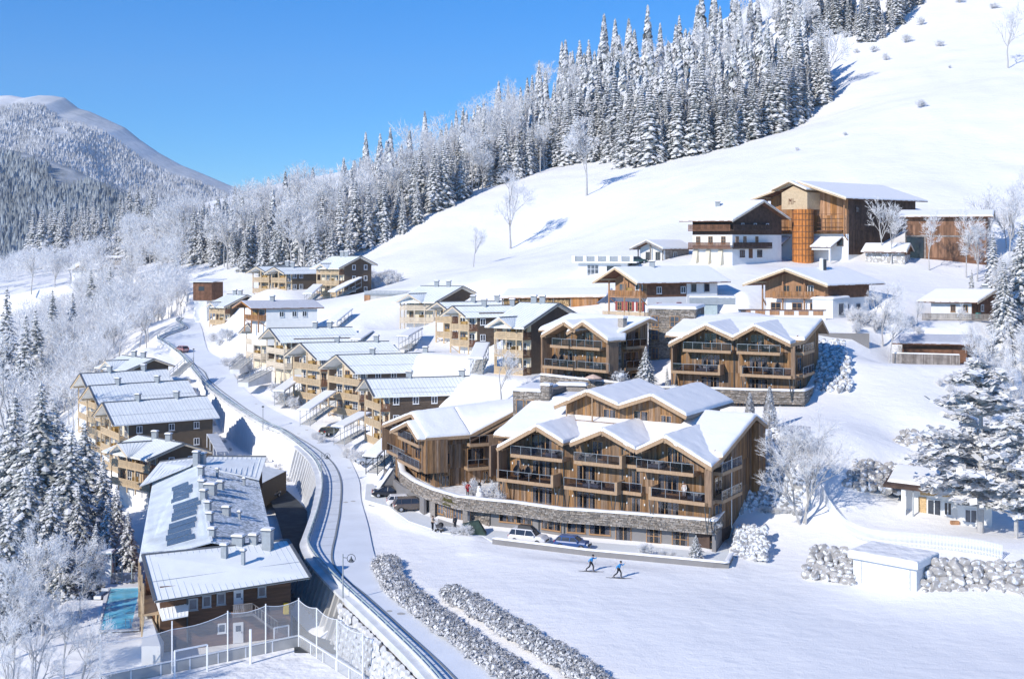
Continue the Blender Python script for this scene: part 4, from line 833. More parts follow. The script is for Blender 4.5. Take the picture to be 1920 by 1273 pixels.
# cottages on the right
F, W = rframe(1820, 209, (.97, -.24), (.8, .6), 1743)
r = cross_chalet('cottage', 'small white cottage with brown plank gable and porch on the right', None, F, W, 9, 22.3, 25.9, n=0, porch=.4, pitch=19, opt=dict(roof='snow_roof', wall='wood_brown', front='plaster', cross=False, chim=[(.9, .6)], side_win=[(.35, -.4)], front_rows=[23.2], ov=1.6)); r['category'] = 'cottage'
for a in (3.2, 5.2): window(r, F.front(.34), a, a+.8, 23.7, 24.9, 2, frame='frame_wood')
boards(r, F.side(W), .5, 8.9, 22.6, lambda s: 25.8+min(s-.4, 9-s)*math.tan(math.radians(19))-.15, .3, mat='wood_brown')
m = MB(); m.box(F.side(W+.3), .9, 1.7, 0, .5, 22.6, 23.6); part('bench', m, 'teal', r)
slat_rail(r, F.front(-2.2), 0, W+4.5, 22.6, mat='wood_grey', sp=.16, h=.9); 
F, W = rframe(1812, 192, (.98, -.2), (.6, .8), 1690)
r = cross_chalet('cottage', 'low grey roofed log cabin behind a weathered plank fence', None, F, W, 5.6, 16.6, 20.1, n=0, porch=.4, pitch=15, opt=dict(roof='shingle_snow', wall='wood_dark', front='wood_brown', cross=False, plinth='wood_dark', chim=[], side_win=[], ov=1.2)); r['category'] = 'cabin'
m = MB()
for k in range(7): m.box(F.front(.34), .2, W-2.2, .0, .08+.02*(k % 2), 17.2+k*.38, 17.2+k*.38+.36)
part('log', m, 'wood_brown', r, kind='stuff')
rt = thing('plank_fence', 'weathered plank fence with snow on top in front of the low cabin', 'fence', F.p(W/2, -2.2, 16.6)); m = MB(); s = -.6
fn = F.front(-2.2); part('snow_cap', (lambda q: (snow_sheet(q, [fn.p(-.6, -.1, 18.3), fn.p(W-.4, -.1, 18.2), fn.p(W-.4, .12, 18.2), fn.p(-.6, .12, 18.3)], .12, 8, 3, .08, .02), q)[1])(MB()), 'snow_roof', rt, smooth=True)
while s < W-.4: m.box(fn, s, s+.16, -.02, .03, 16.2, 18.2+RND.uniform(-.04, .04)); s += .19
part('plank', m, 'wood_grey', rt, kind='stuff')
# far cabins down the valley
for i, (pa, pb, Y, zb, ze, lab) in enumerate([(134, 185, 430, 16, 21, 'half buried white house among frosted trees down the valley'), (172, 190, 520, 21, 24, 'left snowy hut on the far meadow'), (196, 226, 520, 22, 25.5, 'wider snowy shed beside the hut on the far meadow')]):
    F, W = rframe(pb, Y, (.97, -.24), (.5, .85), pa); zz = th1(*F.p(W/2, 2, 0)[:2])
    r = cross_chalet('far_house' if i == 0 else 'far_hut', lab, None, F, W, 7 if i == 0 else 5, zz, zz+(ze-zb), n=0, porch=.3, pitch=28 if i == 0 else 12, opt=dict(roof='snow_roof', wall='plaster' if i == 0 else 'wood_grey', front='plaster' if i == 0 else 'wood_grey', cross=(i == 0), plinth='plaster', chim=[], side_win=[(.5, -1)] if i == 0 else [], ov=.7)); r['category'] = 'house' if i == 0 else 'hut'
# ------------------------------------------------------------------ the new timber lodges on their stone podiums
def lodge(name, label, F, W, L, zg, eave, ridge, units, bal, wins, ovh=2.4, wall_top=None, back=None, floors=(3.2, 6.4), side_rise=0, left_boards=False):
    # eave=(b,z) ridge=(b,z) of the big front slope; units: (px_left,z,px_apex,z,px_right,z) gables crossing it
    root = thing(name, label, 'lodge', (*F.p(W/2, L/2, 0)[:2], zg)); P = F.p; (be, ze), (br, zr) = eave, ridge; sl = (zr-ze)/(br-be)
    U = [(F.a_at(pl, -ovh), zl, F.a_at(pa, -ovh), za, F.a_at(pr, -ovh), z3) for pl, zl, pa, za, pr, z3 in units]
    bm = lambda z: max(be, be+(z-ze)/sl)
    def top(a, b=0):
        z = ze+(b-be)*sl
        for al, zl, am, za, ar, z3 in U:
            if al <= a <= ar: z = max(z, zl+(za-zl)*(a-al)/(am-al) if a < am else za+(z3-za)*(a-am)/(ar-am))
        return z-.34
    # structural core behind the planks
    m = MB(); m.box(F, .05, W-.05, .03, L-.05, zg-2.5, ze-.1)
    n = 40; r0 = [P(.05, .03, ze-.2)]+[P(.05+(W-.1)*i/n, .03, top(W*i/n)-.12) for i in range(n+1)]+[P(W-.05, .03, ze-.2)]
    m.prism(r0, [(x+F.v[0]*.5, y+F.v[1]*.5, z) for x, y, z in r0])
    bb, bz = back or (L, ze)
    prof = [(.03, ze-.3), (.03, top(W+9)), (br, zr-.35), (L-.05, bz-.35), (L-.05, ze-.3)]
    m.prism([P(W-.5, b, z) for b, z in prof], [P(W-.05, b, z) for b, z in prof]); m.prism([P(.05, b, z) for b, z in prof], [P(.5, b, z) for b, z in prof])
    part('wall', m, 'wood_dark', root)
    FF = F.front(0); FS = F.side(W)
    js = [zg+f-.15 for f in floors]
    holes = []
    for px0, px1, fl, hh, cols in wins:
        a0, a1 = F.a_at(px0, -.05), F.a_at(px1, -.05); z0 = zg+([0]+list(floors)+[floors[-1]+3.2])[fl]+.08 if fl >= 0 else zg
        holes.append((a0, a1, z0, min(z0+hh, top((a0+a1)/2)-.3)))
    boards(root, FF, 0, W, zg, lambda s: top(s), .27, joints=js, holes=holes)
    for (a0, a1, z0, z1), wv in zip(holes, wins): window(root, FF, a0, a1, z0, z1, wv[4], d=.0, curtain=True)
    sides = lambda s: (ze+(s-be)*sl if s < br else zr+(bz-zr)*(s-br)/(L-br))-.34
    boards(root, FS, 0, L, zg-1, sides, .27, joints=js)
    if left_boards:
        n_ = (-F.v[1], F.v[0]); FLs = Fr(F.p(0, 0, 0)[:2], F.v, n_); boards(root, FLs, 0, L, zg, sides, .3, joints=js)
    # roof
    b0_ = .7; z0_ = ze+(b0_-be)*sl
    planes = [[P(-1.2, br, zr), P(W+1.3, br, zr), P(W+1.3, b0_, z0_), P(-1.2, b0_, z0_)], [P(W+1.3, br, zr), P(-1.2, br, zr), P(-1.2, bb, bz), P(W+1.3, bb, bz)]]
    fas = [(P(W+1.3, br, zr), P(W+1.3, b0_, z0_)), (P(W+1.3, br, zr), P(W+1.3, bb, bz)), (P(-1.2, br, zr), P(-1.2, b0_, z0_)), (P(W+1.3, b0_, z0_), P(U[-1][4], -ovh, U[-1][5]))]
    for al, zl, am, za, ar, z3 in U:
        f = -ovh
        planes.append([P(am, f, za), P(am, max(1.4, bm(za)+.3), za), P(al, max(1.2, bm(zl)+.3), zl), P(al, f, zl)]); planes.append([P(am, f, za), P(am, max(1.4, bm(za)+.3), za), P(ar, max(1.2, bm(z3)+.3), z3), P(ar, f, z3)])
        fas += [(P(al, f, zl), P(am, f, za)), (P(am, f, za), P(ar, f, z3))]
    m = MB(); [m.slab(q, .26) for q in planes]; ro = part('roof', m, 'wood_beam', root)
    for p, q in fas:
        m = MB(); dz = Vector((0, 0, .2)); m.bar(Vector(p)-dz, Vector(q)-dz, .10, .46); part('fascia_board', m, 'wood_beam', ro)
    m = MB()
    for i, q in enumerate(planes): snow_sheet(m, q, .40, amp=.08, seed=i)
    part('roof_snow', m, 'snow_roof', ro, smooth=True)
    for al, zl, am, za, ar, z3 in U:
        m = MB(); m.bar(P(am, -ovh+.15, za-.55), P(am, .3, za-.55), .22, .3); part('ridge_beam', m, 'wood_beam', ro)
        for a, z in ((al+.7, zl+(za-zl)*.7/(am-al)), (ar-.7, z3+(za-z3)*.7/(ar-am))): m = MB(); m.bar(P(a, -ovh+.15, z-.52), P(a, .3, z-.52), .18, .22); part('purlin', m, 'wood_beam', ro)
    # balconies
    for b in bal:
        px0, px1, fl, dep = b[:4]; box = b[4] if len(b) > 4 else ''
        a0, a1 = F.a_at(px0, -dep), F.a_at(px1, -dep); z = zg+([0]+list(floors))[fl]
        m = MB(); m.box(F, a0, a1, -dep, -.06, z-.42, z); bo = part('balcony', m, 'wood_beam', root)
        e0 = a0+(.35 if 'L' in box else 0); e1 = a1-(.35 if 'R' in box else 0)
        glass_rail(bo, FF, e0, e1, z, dep-.06)
        for kk, (q0, q1) in (('L', (a0, a0+.32)), ('R', (a1-.32, a1))):
            if kk in box: m = MB(); m.box(F, q0, q1, -dep, -.06, z, z+1.12); part('balcony_cheek', m, 'wood_beam', bo)
    # slim steel downpipe and wall lamps
    for px in [w_[1]+9 for w_ in wins if w_[2] >= 0]:
        a = F.a_at(px, -.1)
    k = 0
    for (a0, a1, z0, z1), wv in zip(holes, wins):
        for a in (a0-.5, a1+.5):
            if .4 < a < W-.4: m = MB(); m.box(FF, a-.07, a+.07, .05, .16, z0+1.45, z0+1.7); part('wall_lamp', m, 'lamp_white', root)
    return root, U, top
def fin(root, F, a0, a1, b0, b1, z0, z1, t0=None):     # board clad side screen closing a balcony
    m = MB(); m.prism([F.p(a0, b0, z0), F.p(a1, b0, z0), F.p(a1, b1, z0), F.p(a0, b1, z0)], [F.p(a0, b0, z1), F.p(a1, b0, z1), F.p(a1, b1, t0 or z1), F.p(a0, b1, t0 or z1)]); return part('side_screen', m, 'wood_boards', root)
def vlegs(root, F, a, b, z0, z1):
    for d in (-.35, .35): m = MB(); m.bar(F.p(a, b, z0), F.p(a+d, b, z1), .1); part('steel_leg', m, 'metal_dark', root)

FA = Fr((-1.75, 157.28), (.85, -.527), (.527, .85)); WA = 29.0; ZA = 2.8; ZL = 2.1
ra, UA, topA = lodge('main_lodge', 'largest new timber lodge in front, three snow capped gables over glass balconies', FA, WA, 14.8, ZA, (-1.0, 10.3), (11.6, 14.3),
  [(931, 9.75, 1005, 12.95, 1056, 11.2), (1068, 11.3, 1128, 13.2, 1190, 11.3), (1191, 11.2, 1245, 13.05, 1334, 10.15)],
  [(931, 1037, 1, 2.1, 'R'), (957, 1054, 2, 2.0, ''), (1057, 1157, 1, 2.0, 'R'), (1076, 1166, 2, 1.9, 'R'), (1159, 1202, 1, .9), (1170, 1202, 2, .9), (1216, 1328, 1, 2.1, 'L'), (1193, 1300, 2, 2.1, '')],
  [(998, 1036, 0, 2.3, 3), (998, 1036, 1, 2.3, 3), (996, 1036, 2, 2.4, 3), (1081, 1117, 0, 2.3, 3), (1081, 1117, 1, 2.3, 3), (1110, 1131, 2, 2.2, 2), (1183, 1202, 0, 2.3, 2), (1183, 1202, 1, 2.3, 2), (1180, 1196, 2, 2.1, 2), (1233, 1274, 0, 2.3, 3), (1233, 1274, 1, 2.3, 3), (1251, 1281, 2, 2.4, 3), (968, 976, 1, 2.1, 1)],
  back=(15.6, 12.6))
aL = FA.a_at(932, -2.1); fin(ra, FA, aL, aL+.25, -2.1, 0, ZA+3.2, 9.6, 9.6); fin(ra, FA, -.1, .15, -2.0, -.05, ZA+3.2, 9.9)
aR = FA.a_at(1330, -2.1); fin(ra, FA, aR-.55, aR+.25, -2.1, -1.6, ZA+3.2-.42, 9.95); fin(ra, FA, WA+.06, WA+.3, -1.6, -.02, ZA+2.8, 10.1)
for px, b in ((1326, -1.8), (1222, -1.9), (1044, -1.9), (1150, -1.8), (940, -1.9)): vlegs(ra, FA, FA.a_at(px, b), b, ZA-.4, ZA+2.75)
FSA = FA.side(WA)
for fl in (1, 2):
    z = ZA+fl*3.2; m = MB(); m.box(FSA, .2, 6.4, .06, 1.5, z-.42, z); bo = part('balcony', m, 'wood_beam', ra); glass_rail(bo, FSA, .2, 6.4, z, 1.42)
for fl in (0, 1, 2): z = ZA+fl*3.2; window(ra, FSA, 1.2, 3.6, z+.1, z+2.3, 2, d=.06, curtain=True)
m = MB(); m.bar(FSA.p(3.1, 1.45, ZA-.5), FSA.p(3.1, 1.45, 10.6), .09); part('steel_post', m, 'steel', ra)
m = MB(); m.box(FA, WA-.2, WA+1.2, 12.6, 15, ZA-1, 13.3); part('rear_block', m, 'wood_dark', ra); boards(ra, FA.side(WA+1.2), 12.6, 15, 0, 13.3, .27, joints=(5.4, 8.6)); boards(ra, Fr(FA.p(WA+.06, 12.6, 0)[:2], FA.u, (-FA.v[0], -FA.v[1])), 0, 1.1, 0, 13.4, .27)
for px in (1056, 1166, 1190): m = MB(); a = FA.a_at(px, -.2); m.bar(FA.p(a, -.14, ZA), FA.p(a, -.14, 10.9), .1); part('downpipe', m, 'metal_dark', ra)
# upper tier with its own two gables
bT = 7.2; oT = 1.6; tl, ta, tv, tb, tr = [FA.a_at(p, bT-oT) for p in (1039, 1100, 1159, 1220, 1287)]
wl, wr = FA.a_at(1062, bT), FA.a_at(1277, bT)
def topT(s): return (14.4+(16.6-14.4)*(s-tl)/(ta-tl) if s < ta else 16.6+(15.1-16.6)*(s-ta)/(tv-ta) if s < tv else 15.1+(16.65-15.1)*(s-tv)/(tb-tv) if s < tb else 16.65+(14.5-16.65)*(s-tb)/(tr-tb))-.34
FT = FA.front(bT); m = MB(); n = 30; ring = [FA.p(wl+.05, bT+.03, 7)]+[FA.p(wl+.05+(wr-wl-.1)*i/n, bT+.03, topT(wl+(wr-wl)*i/n)-.1) for i in range(n+1)]+[FA.p(wr-.05, bT+.03, 7)]
m.prism(ring, [(x+FA.v[0]*12.5, y+FA.v[1]*12.5, z) for x, y, z in ring]); part('upper_wall', m, 'wood_dark', ra)
hT = [(FA.a_at(1131, bT), FA.a_at(1156, bT), 12.3, 14.4), (FA.a_at(1188, bT), FA.a_at(1216, bT), 12.3, 14.5), (FA.a_at(1239, bT), FA.a_at(1260, bT), 12.9, 14.2)]
boards(ra, FT, wl, wr, 10.6, topT, .27, holes=hT, joints=(11.9,)); [window(ra, FT, *h, 2, curtain=True) for h in hT]
FTs = FA.side(wr); boards(ra, FTs, bT, bT+12.5, 10.6, 14.35, .27)
planes = [[FA.p(ta, bT-oT, 16.6), FA.p(ta, 21, 16.6), FA.p(tl, 21, 14.4), FA.p(tl, bT-oT, 14.4)], [FA.p(ta, bT-oT, 16.6), FA.p(ta, 21, 16.6), FA.p(tv, 21, 15.1), FA.p(tv, bT-oT, 15.1)],
          [FA.p(tb, bT-oT, 16.65), FA.p(tb, 21, 16.65), FA.p(tv, 21, 15.1), FA.p(tv, bT-oT, 15.1)], [FA.p(tb, bT-oT, 16.65), FA.p(tb, 21, 16.65), FA.p(tr, 21, 14.5), FA.p(tr, bT-oT, 14.5)]]
m = MB(); [m.slab(q, .26) for q in planes]; ro = part('roof', m, 'wood_beam', ra); m = MB(); [snow_sheet(m, q, .38, amp=.07, seed=i+9) for i, q in enumerate(planes)]; part('roof_snow', m, 'snow_roof', ro, smooth=True)
for q in planes: m = MB(); dz = Vector((0, 0, .2)); m.bar(Vector(q[0])-dz, Vector(q[3])-dz, .1, .46); part('fascia_board', m, 'wood_beam', ro)
m = MB(); m.bar(Vector(planes[3][3])-Vector((0, 0, .2)), Vector(planes[3][2])-Vector((0, 0, .2)), .1, .4); part('fascia_board', m, 'metal_dark', ro)
a0, a1 = FA.a_at(1060, bT-1.5), FA.a_at(1160, bT-1.5); m = MB(); m.box(FA, a0, a1, bT-1.6, bT-1.45, 11.2, 12.9); part('terrace_parapet', m, 'wood_boards', ra); m = MB(); m.box(FA, a0, a1, bT-1.45, bT-.06, 11.6, 11.85); part('terrace_floor', m, 'wood_beam', ra)
for a in (a0+.1, (a0+a1)/2): m = MB(); m.box(FA, a, a+.14, bT-1.55, bT-1.41, 12.9, topT(a)); part('steel_post', m, 'wood_beam', ra)
# stone stair tower and link roof behind the left end
FTA, wta = rframe(1030, 165.5, (.93, -.37), (.37, .93), 962)
rt = thing('stone_tower', 'stone clad stair tower with chimney between the left lodge and the main lodge', 'tower', FTA.p(wta/2, 3, 2))
m = MB(); m.box(FTA, 0, wta, 0, 7, 1, 15.5); m.box(FTA, wta, wta+6, .6, 7, 8, 14.5); part('wall', m, 'mortar', rt)
ln = [FTA.p(0, 7, 0)[:2], FTA.p(0, 0, 0)[:2], FTA.p(wta, 0, 0)[:2]]; stones(rt, ln, 1, 15.5, seed=5); stones(rt, [FTA.p(wta, .6, 0)[:2], FTA.p(wta+6, .6, 0)[:2]], 12.6, 14.5, seed=6)
m = MB(); m.box(FTA, wta-1.2, wta+.05, -.15, 1.2, 14, 16.4); part('chimney', m, 'mortar', rt); stones(rt, [FTA.p(wta-1.2, 1.2, 0)[:2], FTA.p(wta-1.2, -.15, 0)[:2], FTA.p(wta+.05, -.15, 0)[:2], FTA.p(wta+.05, 1.2, 0)[:2]], 14.5, 16.4, seed=7)
m = MB(); snow_sheet(m, [FTA.p(-.2, -.2, 15.5), FTA.p(wta-1.2, -.2, 15.5), FTA.p(wta-1.2, 7, 15.5), FTA.p(-.2, 7, 15.5)], .35); snow_sheet(m, [FTA.p(wta-1.3, -.25, 16.4), FTA.p(wta+.15, -.25, 16.4), FTA.p(wta+.15, 1.3, 16.4), FTA.p(wta-1.3, 1.3, 16.4)], .3, 4, 4); snow_sheet(m, [FTA.p(wta+.06, .4, 14.5), FTA.p(wta+6.2, .4, 14.5), FTA.p(wta+6.2, 7, 14.5), FTA.p(wta+.06, 7, 14.5)], .35); part('roof_snow', m, 'snow_roof', rt, smooth=True)
FTf = FTA.front(0)
for z in (5.6, 8.6, 11.9):
    for s in (.5, 2.0, 3.5): window(rt, FTf, s, s+1.1, z, z+2.4, 1, d=.08, curtain=False, pane='glass_mid')
m = MB(); m.slab([FTA.p(wta+.2, -1.8, 13.6), FTA.p(wta+7, -1.8, 13.3), FTA.p(wta+7, .6, 13.3), FTA.p(wta+.2, .6, 13.6)], .2); part('canopy', m, 'wood_beam', rt)

# left lodge
FL_ = Fr((-17.1, 180.3), (.41, -.91), (.91, .41)); WL = 16.8; LL = 18
rl = thing('left_lodge', 'smaller new timber lodge at the left end of the curved stone wall', 'lodge', (*FL_.p(8, 8, 0)[:2], ZL)); P = FL_.p
aA = FL_.a_at(771, -1.8); aE = WL+.9; a0_ = -1.0; zap = 12.1
def eR(b): return 9.6 if b < 4.6 else 9.6+(12.9-9.6)*(b-4.6)/7.4
def topL(s): return (8.7+(zap-8.7)*(s-a0_)/(aA-a0_) if s < aA else zap+(9.6-zap)*(s-aA)/(aE-aA))-.34
m = MB(); m.box(FL_, .05, WL-.05, .03, LL, ZL-2.5, 9.2); n = 24
ring = [P(.05, .03, 8)]+[P(.05+(WL-.1)*i/n, .03, topL(WL*i/n)-.1) for i in range(n+1)]+[P(WL-.05, .03, 8)]; m.prism(ring, [(x+FL_.v[0]*.4, y+FL_.v[1]*.4, z) for x, y, z in ring])
prof = [(.03, 9), (.03, 9.2), (4.6, 9.2), (12, 12.4), (LL, 12.0), (LL, 9)]; m.prism([P(WL-.5, b, z) for b, z in prof], [P(WL-.05, b, z) for b, z in prof]); part('wall', m, 'wood_dark', rl)
FLf = FL_.front(0); FLs = FL_.side(WL); js = (ZL+3.05, ZL+6.25)
hf = [(9.2, 11.2, ZL+.1, ZL+2.3), (12.4, 15.0, ZL+.1, ZL+2.3), (3, 5.6, ZL+.1, ZL+2.3), (3, 5.6, ZL+3.3, ZL+5.5), (8.6, 10.8, ZL+3.3, ZL+5.5), (12.6, 15, ZL+3.3, ZL+5.5), (7.2, 9.8, ZL+6.5, ZL+8.7)]
boards(rl, FLf, 0, WL, ZL-2, topL, .27, joints=js, holes=hf); [window(rl, FLf, *h, 2, curtain=True) for h in hf]
s_ = lambda px: FLs.a_at(px, .05)
hs_ = [(s_(834), s_(844), ZL+3.6, ZL+5.2), (s_(828), s_(843), ZL+.6, ZL+2.2), (s_(876), s_(908), ZL+3.3, ZL+5.6), (s_(876), s_(900), ZL+6.5, ZL+8.1), (s_(905), s_(916), ZL+.1, ZL+2.3)]
boards(rl, FLs, 0, LL, ZL-2, lambda s: eR(s)-.34 if s < 12 else 12.4-(s-12)*.1, .27, joints=js, holes=hs_); [window(rl, FLs, *h, 2, curtain=True) for h in hs_]
for z, p0, p1 in ((ZL+3.2, 870, 909), (ZL+6.4, 874, 909)):
    m = MB(); m.box(FLs, s_(p0), s_(p1), .06, 1.5, z-.42, z); bo = part('balcony', m, 'wood_beam', rl); glass_rail(bo, FLs, s_(p0), s_(p1), z, 1.42)
m = MB(); m.box(FLs, s_(909), s_(934), .06, 1.5, ZL+6.0, ZL+7.4); part('balcony_parapet', m, 'wood_boards', rl)
planes = [[P(aA, -1.8, zap), P(aA, 4.6, zap+.3), P(aE, 4.6, 9.6), P(aE, -1.8, 9.6)], [P(aA, 4.6, zap+.3), P(aA-1, 14.5, zap+.9), P(aE, 12.4, 12.95), P(aE, 4.6, 9.6)], [P(aA, -1.8, zap), P(aA-1, 14.5, zap+.9), P(a0_, 15, 9.4), P(a0_, -1.8, 8.7)]]
m = MB(); [m.slab([(x, y, z-(.0 if k != 1 else .75)) for x, y, z in q[:3]], .26) for k, q in enumerate(planes)]; [m.slab([(x, y, z-(.0 if k != 1 else .75)) for x, y, z in [q[0], q[2], q[3]]], .26) for k, q in enumerate(planes)]; ro = part('roof', m, 'wood_beam', rl); m = MB(); [snow_sheet(m, q, .40, amp=.08, seed=i+20) for i, q in enumerate(planes)]; part('roof_snow', m, 'snow_roof', ro, smooth=True)
for p, q in ((P(aA, -1.8, zap), P(aE, -1.8, 9.6)), (P(aA, -1.8, zap), P(a0_, -1.8, 8.7)), (P(aE, -1.8, 9.6), P(aE, 4.6, 9.6)), (P(aE, 4.6, 9.6), P(aE, 12.4, 12.95))):
    m = MB(); dz = Vector((0, 0, .2)); m.bar(Vector(p)-dz, Vector(q)-dz, .1, .46); part('fascia_board', m, 'wood_beam', ro)
# second, lower gable in front of the first
am2 = aA+1.6; m = MB(); pl = [[P(am2, -3.0, 11.2), P(am2, -1.2, 11.3), P(6.2, -1.2, 9.0), P(6.2, -3.0, 9.0)], [P(am2, -3.0, 11.2), P(am2, -1.2, 11.3), P(aE, -1.2, 9.5), P(aE, -3.0, 9.5)]]
[m.slab(q, .24) for q in pl]; o2 = part('porch_roof', m, 'wood_beam', rl); m = MB(); [snow_sheet(m, q, .3, seed=31) for q in pl]; part('roof_snow', m, 'snow_roof', o2, smooth=True)
for q in pl: m = MB(); m.bar(Vector(q[0])-Vector((0, 0, .2)), Vector(q[3])-Vector((0, 0, .2)), .1, .42); part('fascia_board', m, 'wood_beam', o2)
for z, s0, s1, dp in ((ZL+3.2, 0, 7.6, 1.4), (ZL+3.2, 7.6, 16.2, 2.3), (ZL+6.4, 2.6, 7.6, 1.4), (ZL+6.4, 7.6, 16.2, 2.3)):
    m = MB(); m.box(FLf, s0, s1, .06, dp, z-.42, z); bo = part('balcony', m, 'wood_beam', rl); glass_rail(bo, FLf, s0, s1, z, dp-.06)
for a in (0, WL+.05): fin(rl, FL_, a-.1, a+.15, -2.1, -.02, ZL+3.2, topL(a))
m = MB(); m.box(FLs, -1.9, 1.2, .06, 1.15, ZL+2.8, 9.3); part('corner_box', m, 'wood_dark', rl); boards(rl, FLs, -1.9, 1.2, ZL+2.8, 9.3, .27, d=1.15, joints=()); boards(rl, Fr(FLs.p(1.2, 1.15, 0)[:2], (-FLs.v[0], -FLs.v[1]), FLs.u), 0, 1.1, ZL+2.8, 9.3, .27); boards(rl, Fr(FLs.p(-1.9, .06, 0)[:2], FLs.v, (-FLs.u[0], -FLs.u[1])), 0, 1.1, ZL+2.8, 9.3, .27)
for s in (.4,):
    for q in (-.3, .3): m = MB(); m.bar(FLs.p(s, .8, ZL-.3), FLs.p(s+q, .8, ZL+2.8), .1); part('steel_leg', m, 'metal_dark', rl)

# upper right lodge
ZB = 13.6; FB = Fr((40.3-18.4*.9, 175+18.4*.436), (.9, -.436), (.47, .883))
rb, UB, topB = lodge('upper_right_lodge', 'upper right new timber lodge with two snow capped gables, nearest the rubble bank', FB, 18.4, 13.6, ZB, (-1.4, 21.2), (10.8, 24.0),
  [(1253, 20.6, 1323, 23.6, 1374, 21.9), (1373, 21.9, 1414, 23.7, 1482, 21.3)],
  [(1258, 1350, 1, 2.0, 'R'), (1280, 1370, 2, 1.9, ''), (1387, 1487, 1, 2.0, 'L'), (1381, 1462, 2, 1.9, '')],
  [(1314, 1350, 0, 2.3, 3), (1314, 1350, 1, 2.3, 3), (1320, 1344, 2, 2.3, 2), (1404, 1440, 0, 2.3, 3), (1404, 1440, 1, 2.3, 3), (1407, 1434, 2, 2.3, 2)], back=(14.6, 21.9), left_boards=True)
aL = FB.a_at(1259, -2.0); fin(rb, FB, aL, aL+.2, -2.0, -.05, ZB+3.2, 20.4); aR = FB.a_at(1487, -2.0); fin(rb, FB, aR-.3, aR+.25, -2.0, -1.6, ZB+2.8, 21.0)
for px in (1484, 1264, 1395): vlegs(rb, FB, FB.a_at(px, -1.8), -1.8, ZB-.4, ZB+2.75)
FSB = FB.side(18.4)
for fl in (1, 2):
    z = ZB+fl*3.2; m = MB(); m.box(FSB, .2, 6.2, .06, 1.3, z-.42, z); bo = part('balcony', m, 'wood_beam', rb); glass_rail(bo, FSB, .2, 6.2, z, 1.2)
for fl in (0, 1, 2): window(rb, FSB, 1.0, 3.4, ZB+fl*3.2+.1, ZB+fl*3.2+2.3, 2, d=.06, curtain=True)
a = FB.a_at(1376, -.2); m = MB(); m.bar(FB.p(a, -.14, ZB), FB.p(a, -.14, 21.6), .1); part('downpipe', m, 'metal_dark', rb)
# upper left lodge
FBL = Fr((14.2-12.9*.75, 183+12.9*.66), (.75, -.66), (.8, .6)); 
rc, UC, topC = lodge('upper_left_lodge', 'upper left new timber lodge, two gables and a small stone chimney on its snow roof', FBL, 12.9, 8.2, ZB, (-1.2, 21.3), (7.2, 24.0),
  [(1014, 21.3, 1057, 23.6, 1078, 22.4), (1062, 22.0, 1092, 23.75, 1139, 21.2)],
  [(1017, 1074, 1, 2.3, ''), (1076, 1138, 1, 2.0, 'L'), (1031, 1066, 2, 2.2, ''), (1062, 1124, 2, 1.9, '')],
  [(1063, 1075, 0, 2.3, 1), (1063, 1075, 1, 2.3, 1), (1098, 1114, 0, 2.3, 2), (1098, 1114, 1, 2.3, 2), (1098, 1114, 2, 2.3, 2)], back=(8.9, 23.5))
aR = FBL.a_at(1139, -2.0); fin(rc, FBL, aR-.25, aR+.2, -2.0, -.05, ZB+2.8, 20.9); aL = FBL.a_at(1015, -2.0); fin(rc, FBL, aL, aL+.2, -2.0, -.05, ZB+2.8, 21.0)
FSC = FBL.side(12.9); s_ = lambda px: FSC.a_at(px, 1.0)
for fl in (1, 2):
    z = ZB+fl*3.2; m = MB(); m.box(FSC, s_(1173), min(7.6, s_(1212)), .06, 1.2, z-.42, z); bo = part('balcony', m, 'wood_beam', rc); glass_rail(bo, FSC, s_(1174), min(7.6, s_(1212)), z, 1.12)
for fl in (0, 1, 2): window(rc, FSC, s_(1176), s_(1205), ZB+fl*3.2+.1, ZB+fl*3.2+2.3, 2, d=.06, curtain=True)
stones(rc, [FSC.p(s_(1157), .1, 0)[:2], FSC.p(s_(1172), .1, 0)[:2]], ZB-1, 21.4, seed=9)
m = MB(); m.box(FSC, 0, s_(1157), .06, 1.0, ZB+2.8, 21.2); part('side_box', m, 'wood_dark', rc); boards(rc, FSC, 0, s_(1157), ZB+2.8, 21.2, .27, d=1.0)
p = at(1167, 606, 184.5); m = MB(); Fc = Fr(p[:2], FBL.u, FBL.v); m.box(Fc, -.5, .5, -.4, .4, 21.8, 24.3); c = part('chimney', m, 'stone_clad', rc); m = MB(); snow_sheet(m, [Fc.p(-.6, -.5, 24.3), Fc.p(.6, -.5, 24.3), Fc.p(.6, .5, 24.3), Fc.p(-.6, .5, 24.3)], .3, 4, 4, .15); part('snow_cap', m, 'snow_roof', c, smooth=True)
# stone tower between the upper lodges
FTB, wtb = rframe(1304, 190, (.95, -.3), (.3, .95), 1216)
rt = thing('stone_tower', 'tall stone clad tower with rows of tall windows between the two upper lodges', 'tower', FTB.p(wtb/2, 3, ZB))
m = MB(); m.box(FTB, 0, wtb, 0, 9, ZB-2, 25.3); part('wall', m, 'mortar', rt); stones(rt, [FTB.p(0, 9, 0)[:2], FTB.p(0, 0, 0)[:2], FTB.p(wtb, 0, 0)[:2], FTB.p(wtb, 5, 0)[:2]], ZB-1.5, 25.3, seed=15)
FTf = FTB.front(0)
for p0, p1 in ((1222, 1235), (1256, 1274)):
    for z in (14.6, 17.4, 20.3, 22.4 if p0 == 1222 else 22.4):
        window(rt, FTf, FTf.a_at(p0, .1), FTf.a_at(p1, .1), z, z+1.75, 2, d=.1, rows=2, pane='glass_mid')
m = MB(); snow_sheet(m, [FTB.p(-.2, -.2, 25.3), FTB.p(wtb+.2, -.2, 25.3), FTB.p(wtb+.2, 9, 25.3), FTB.p(-.2, 9, 25.3)], .4); part('roof_snow', m, 'snow_roof', rt, smooth=True)

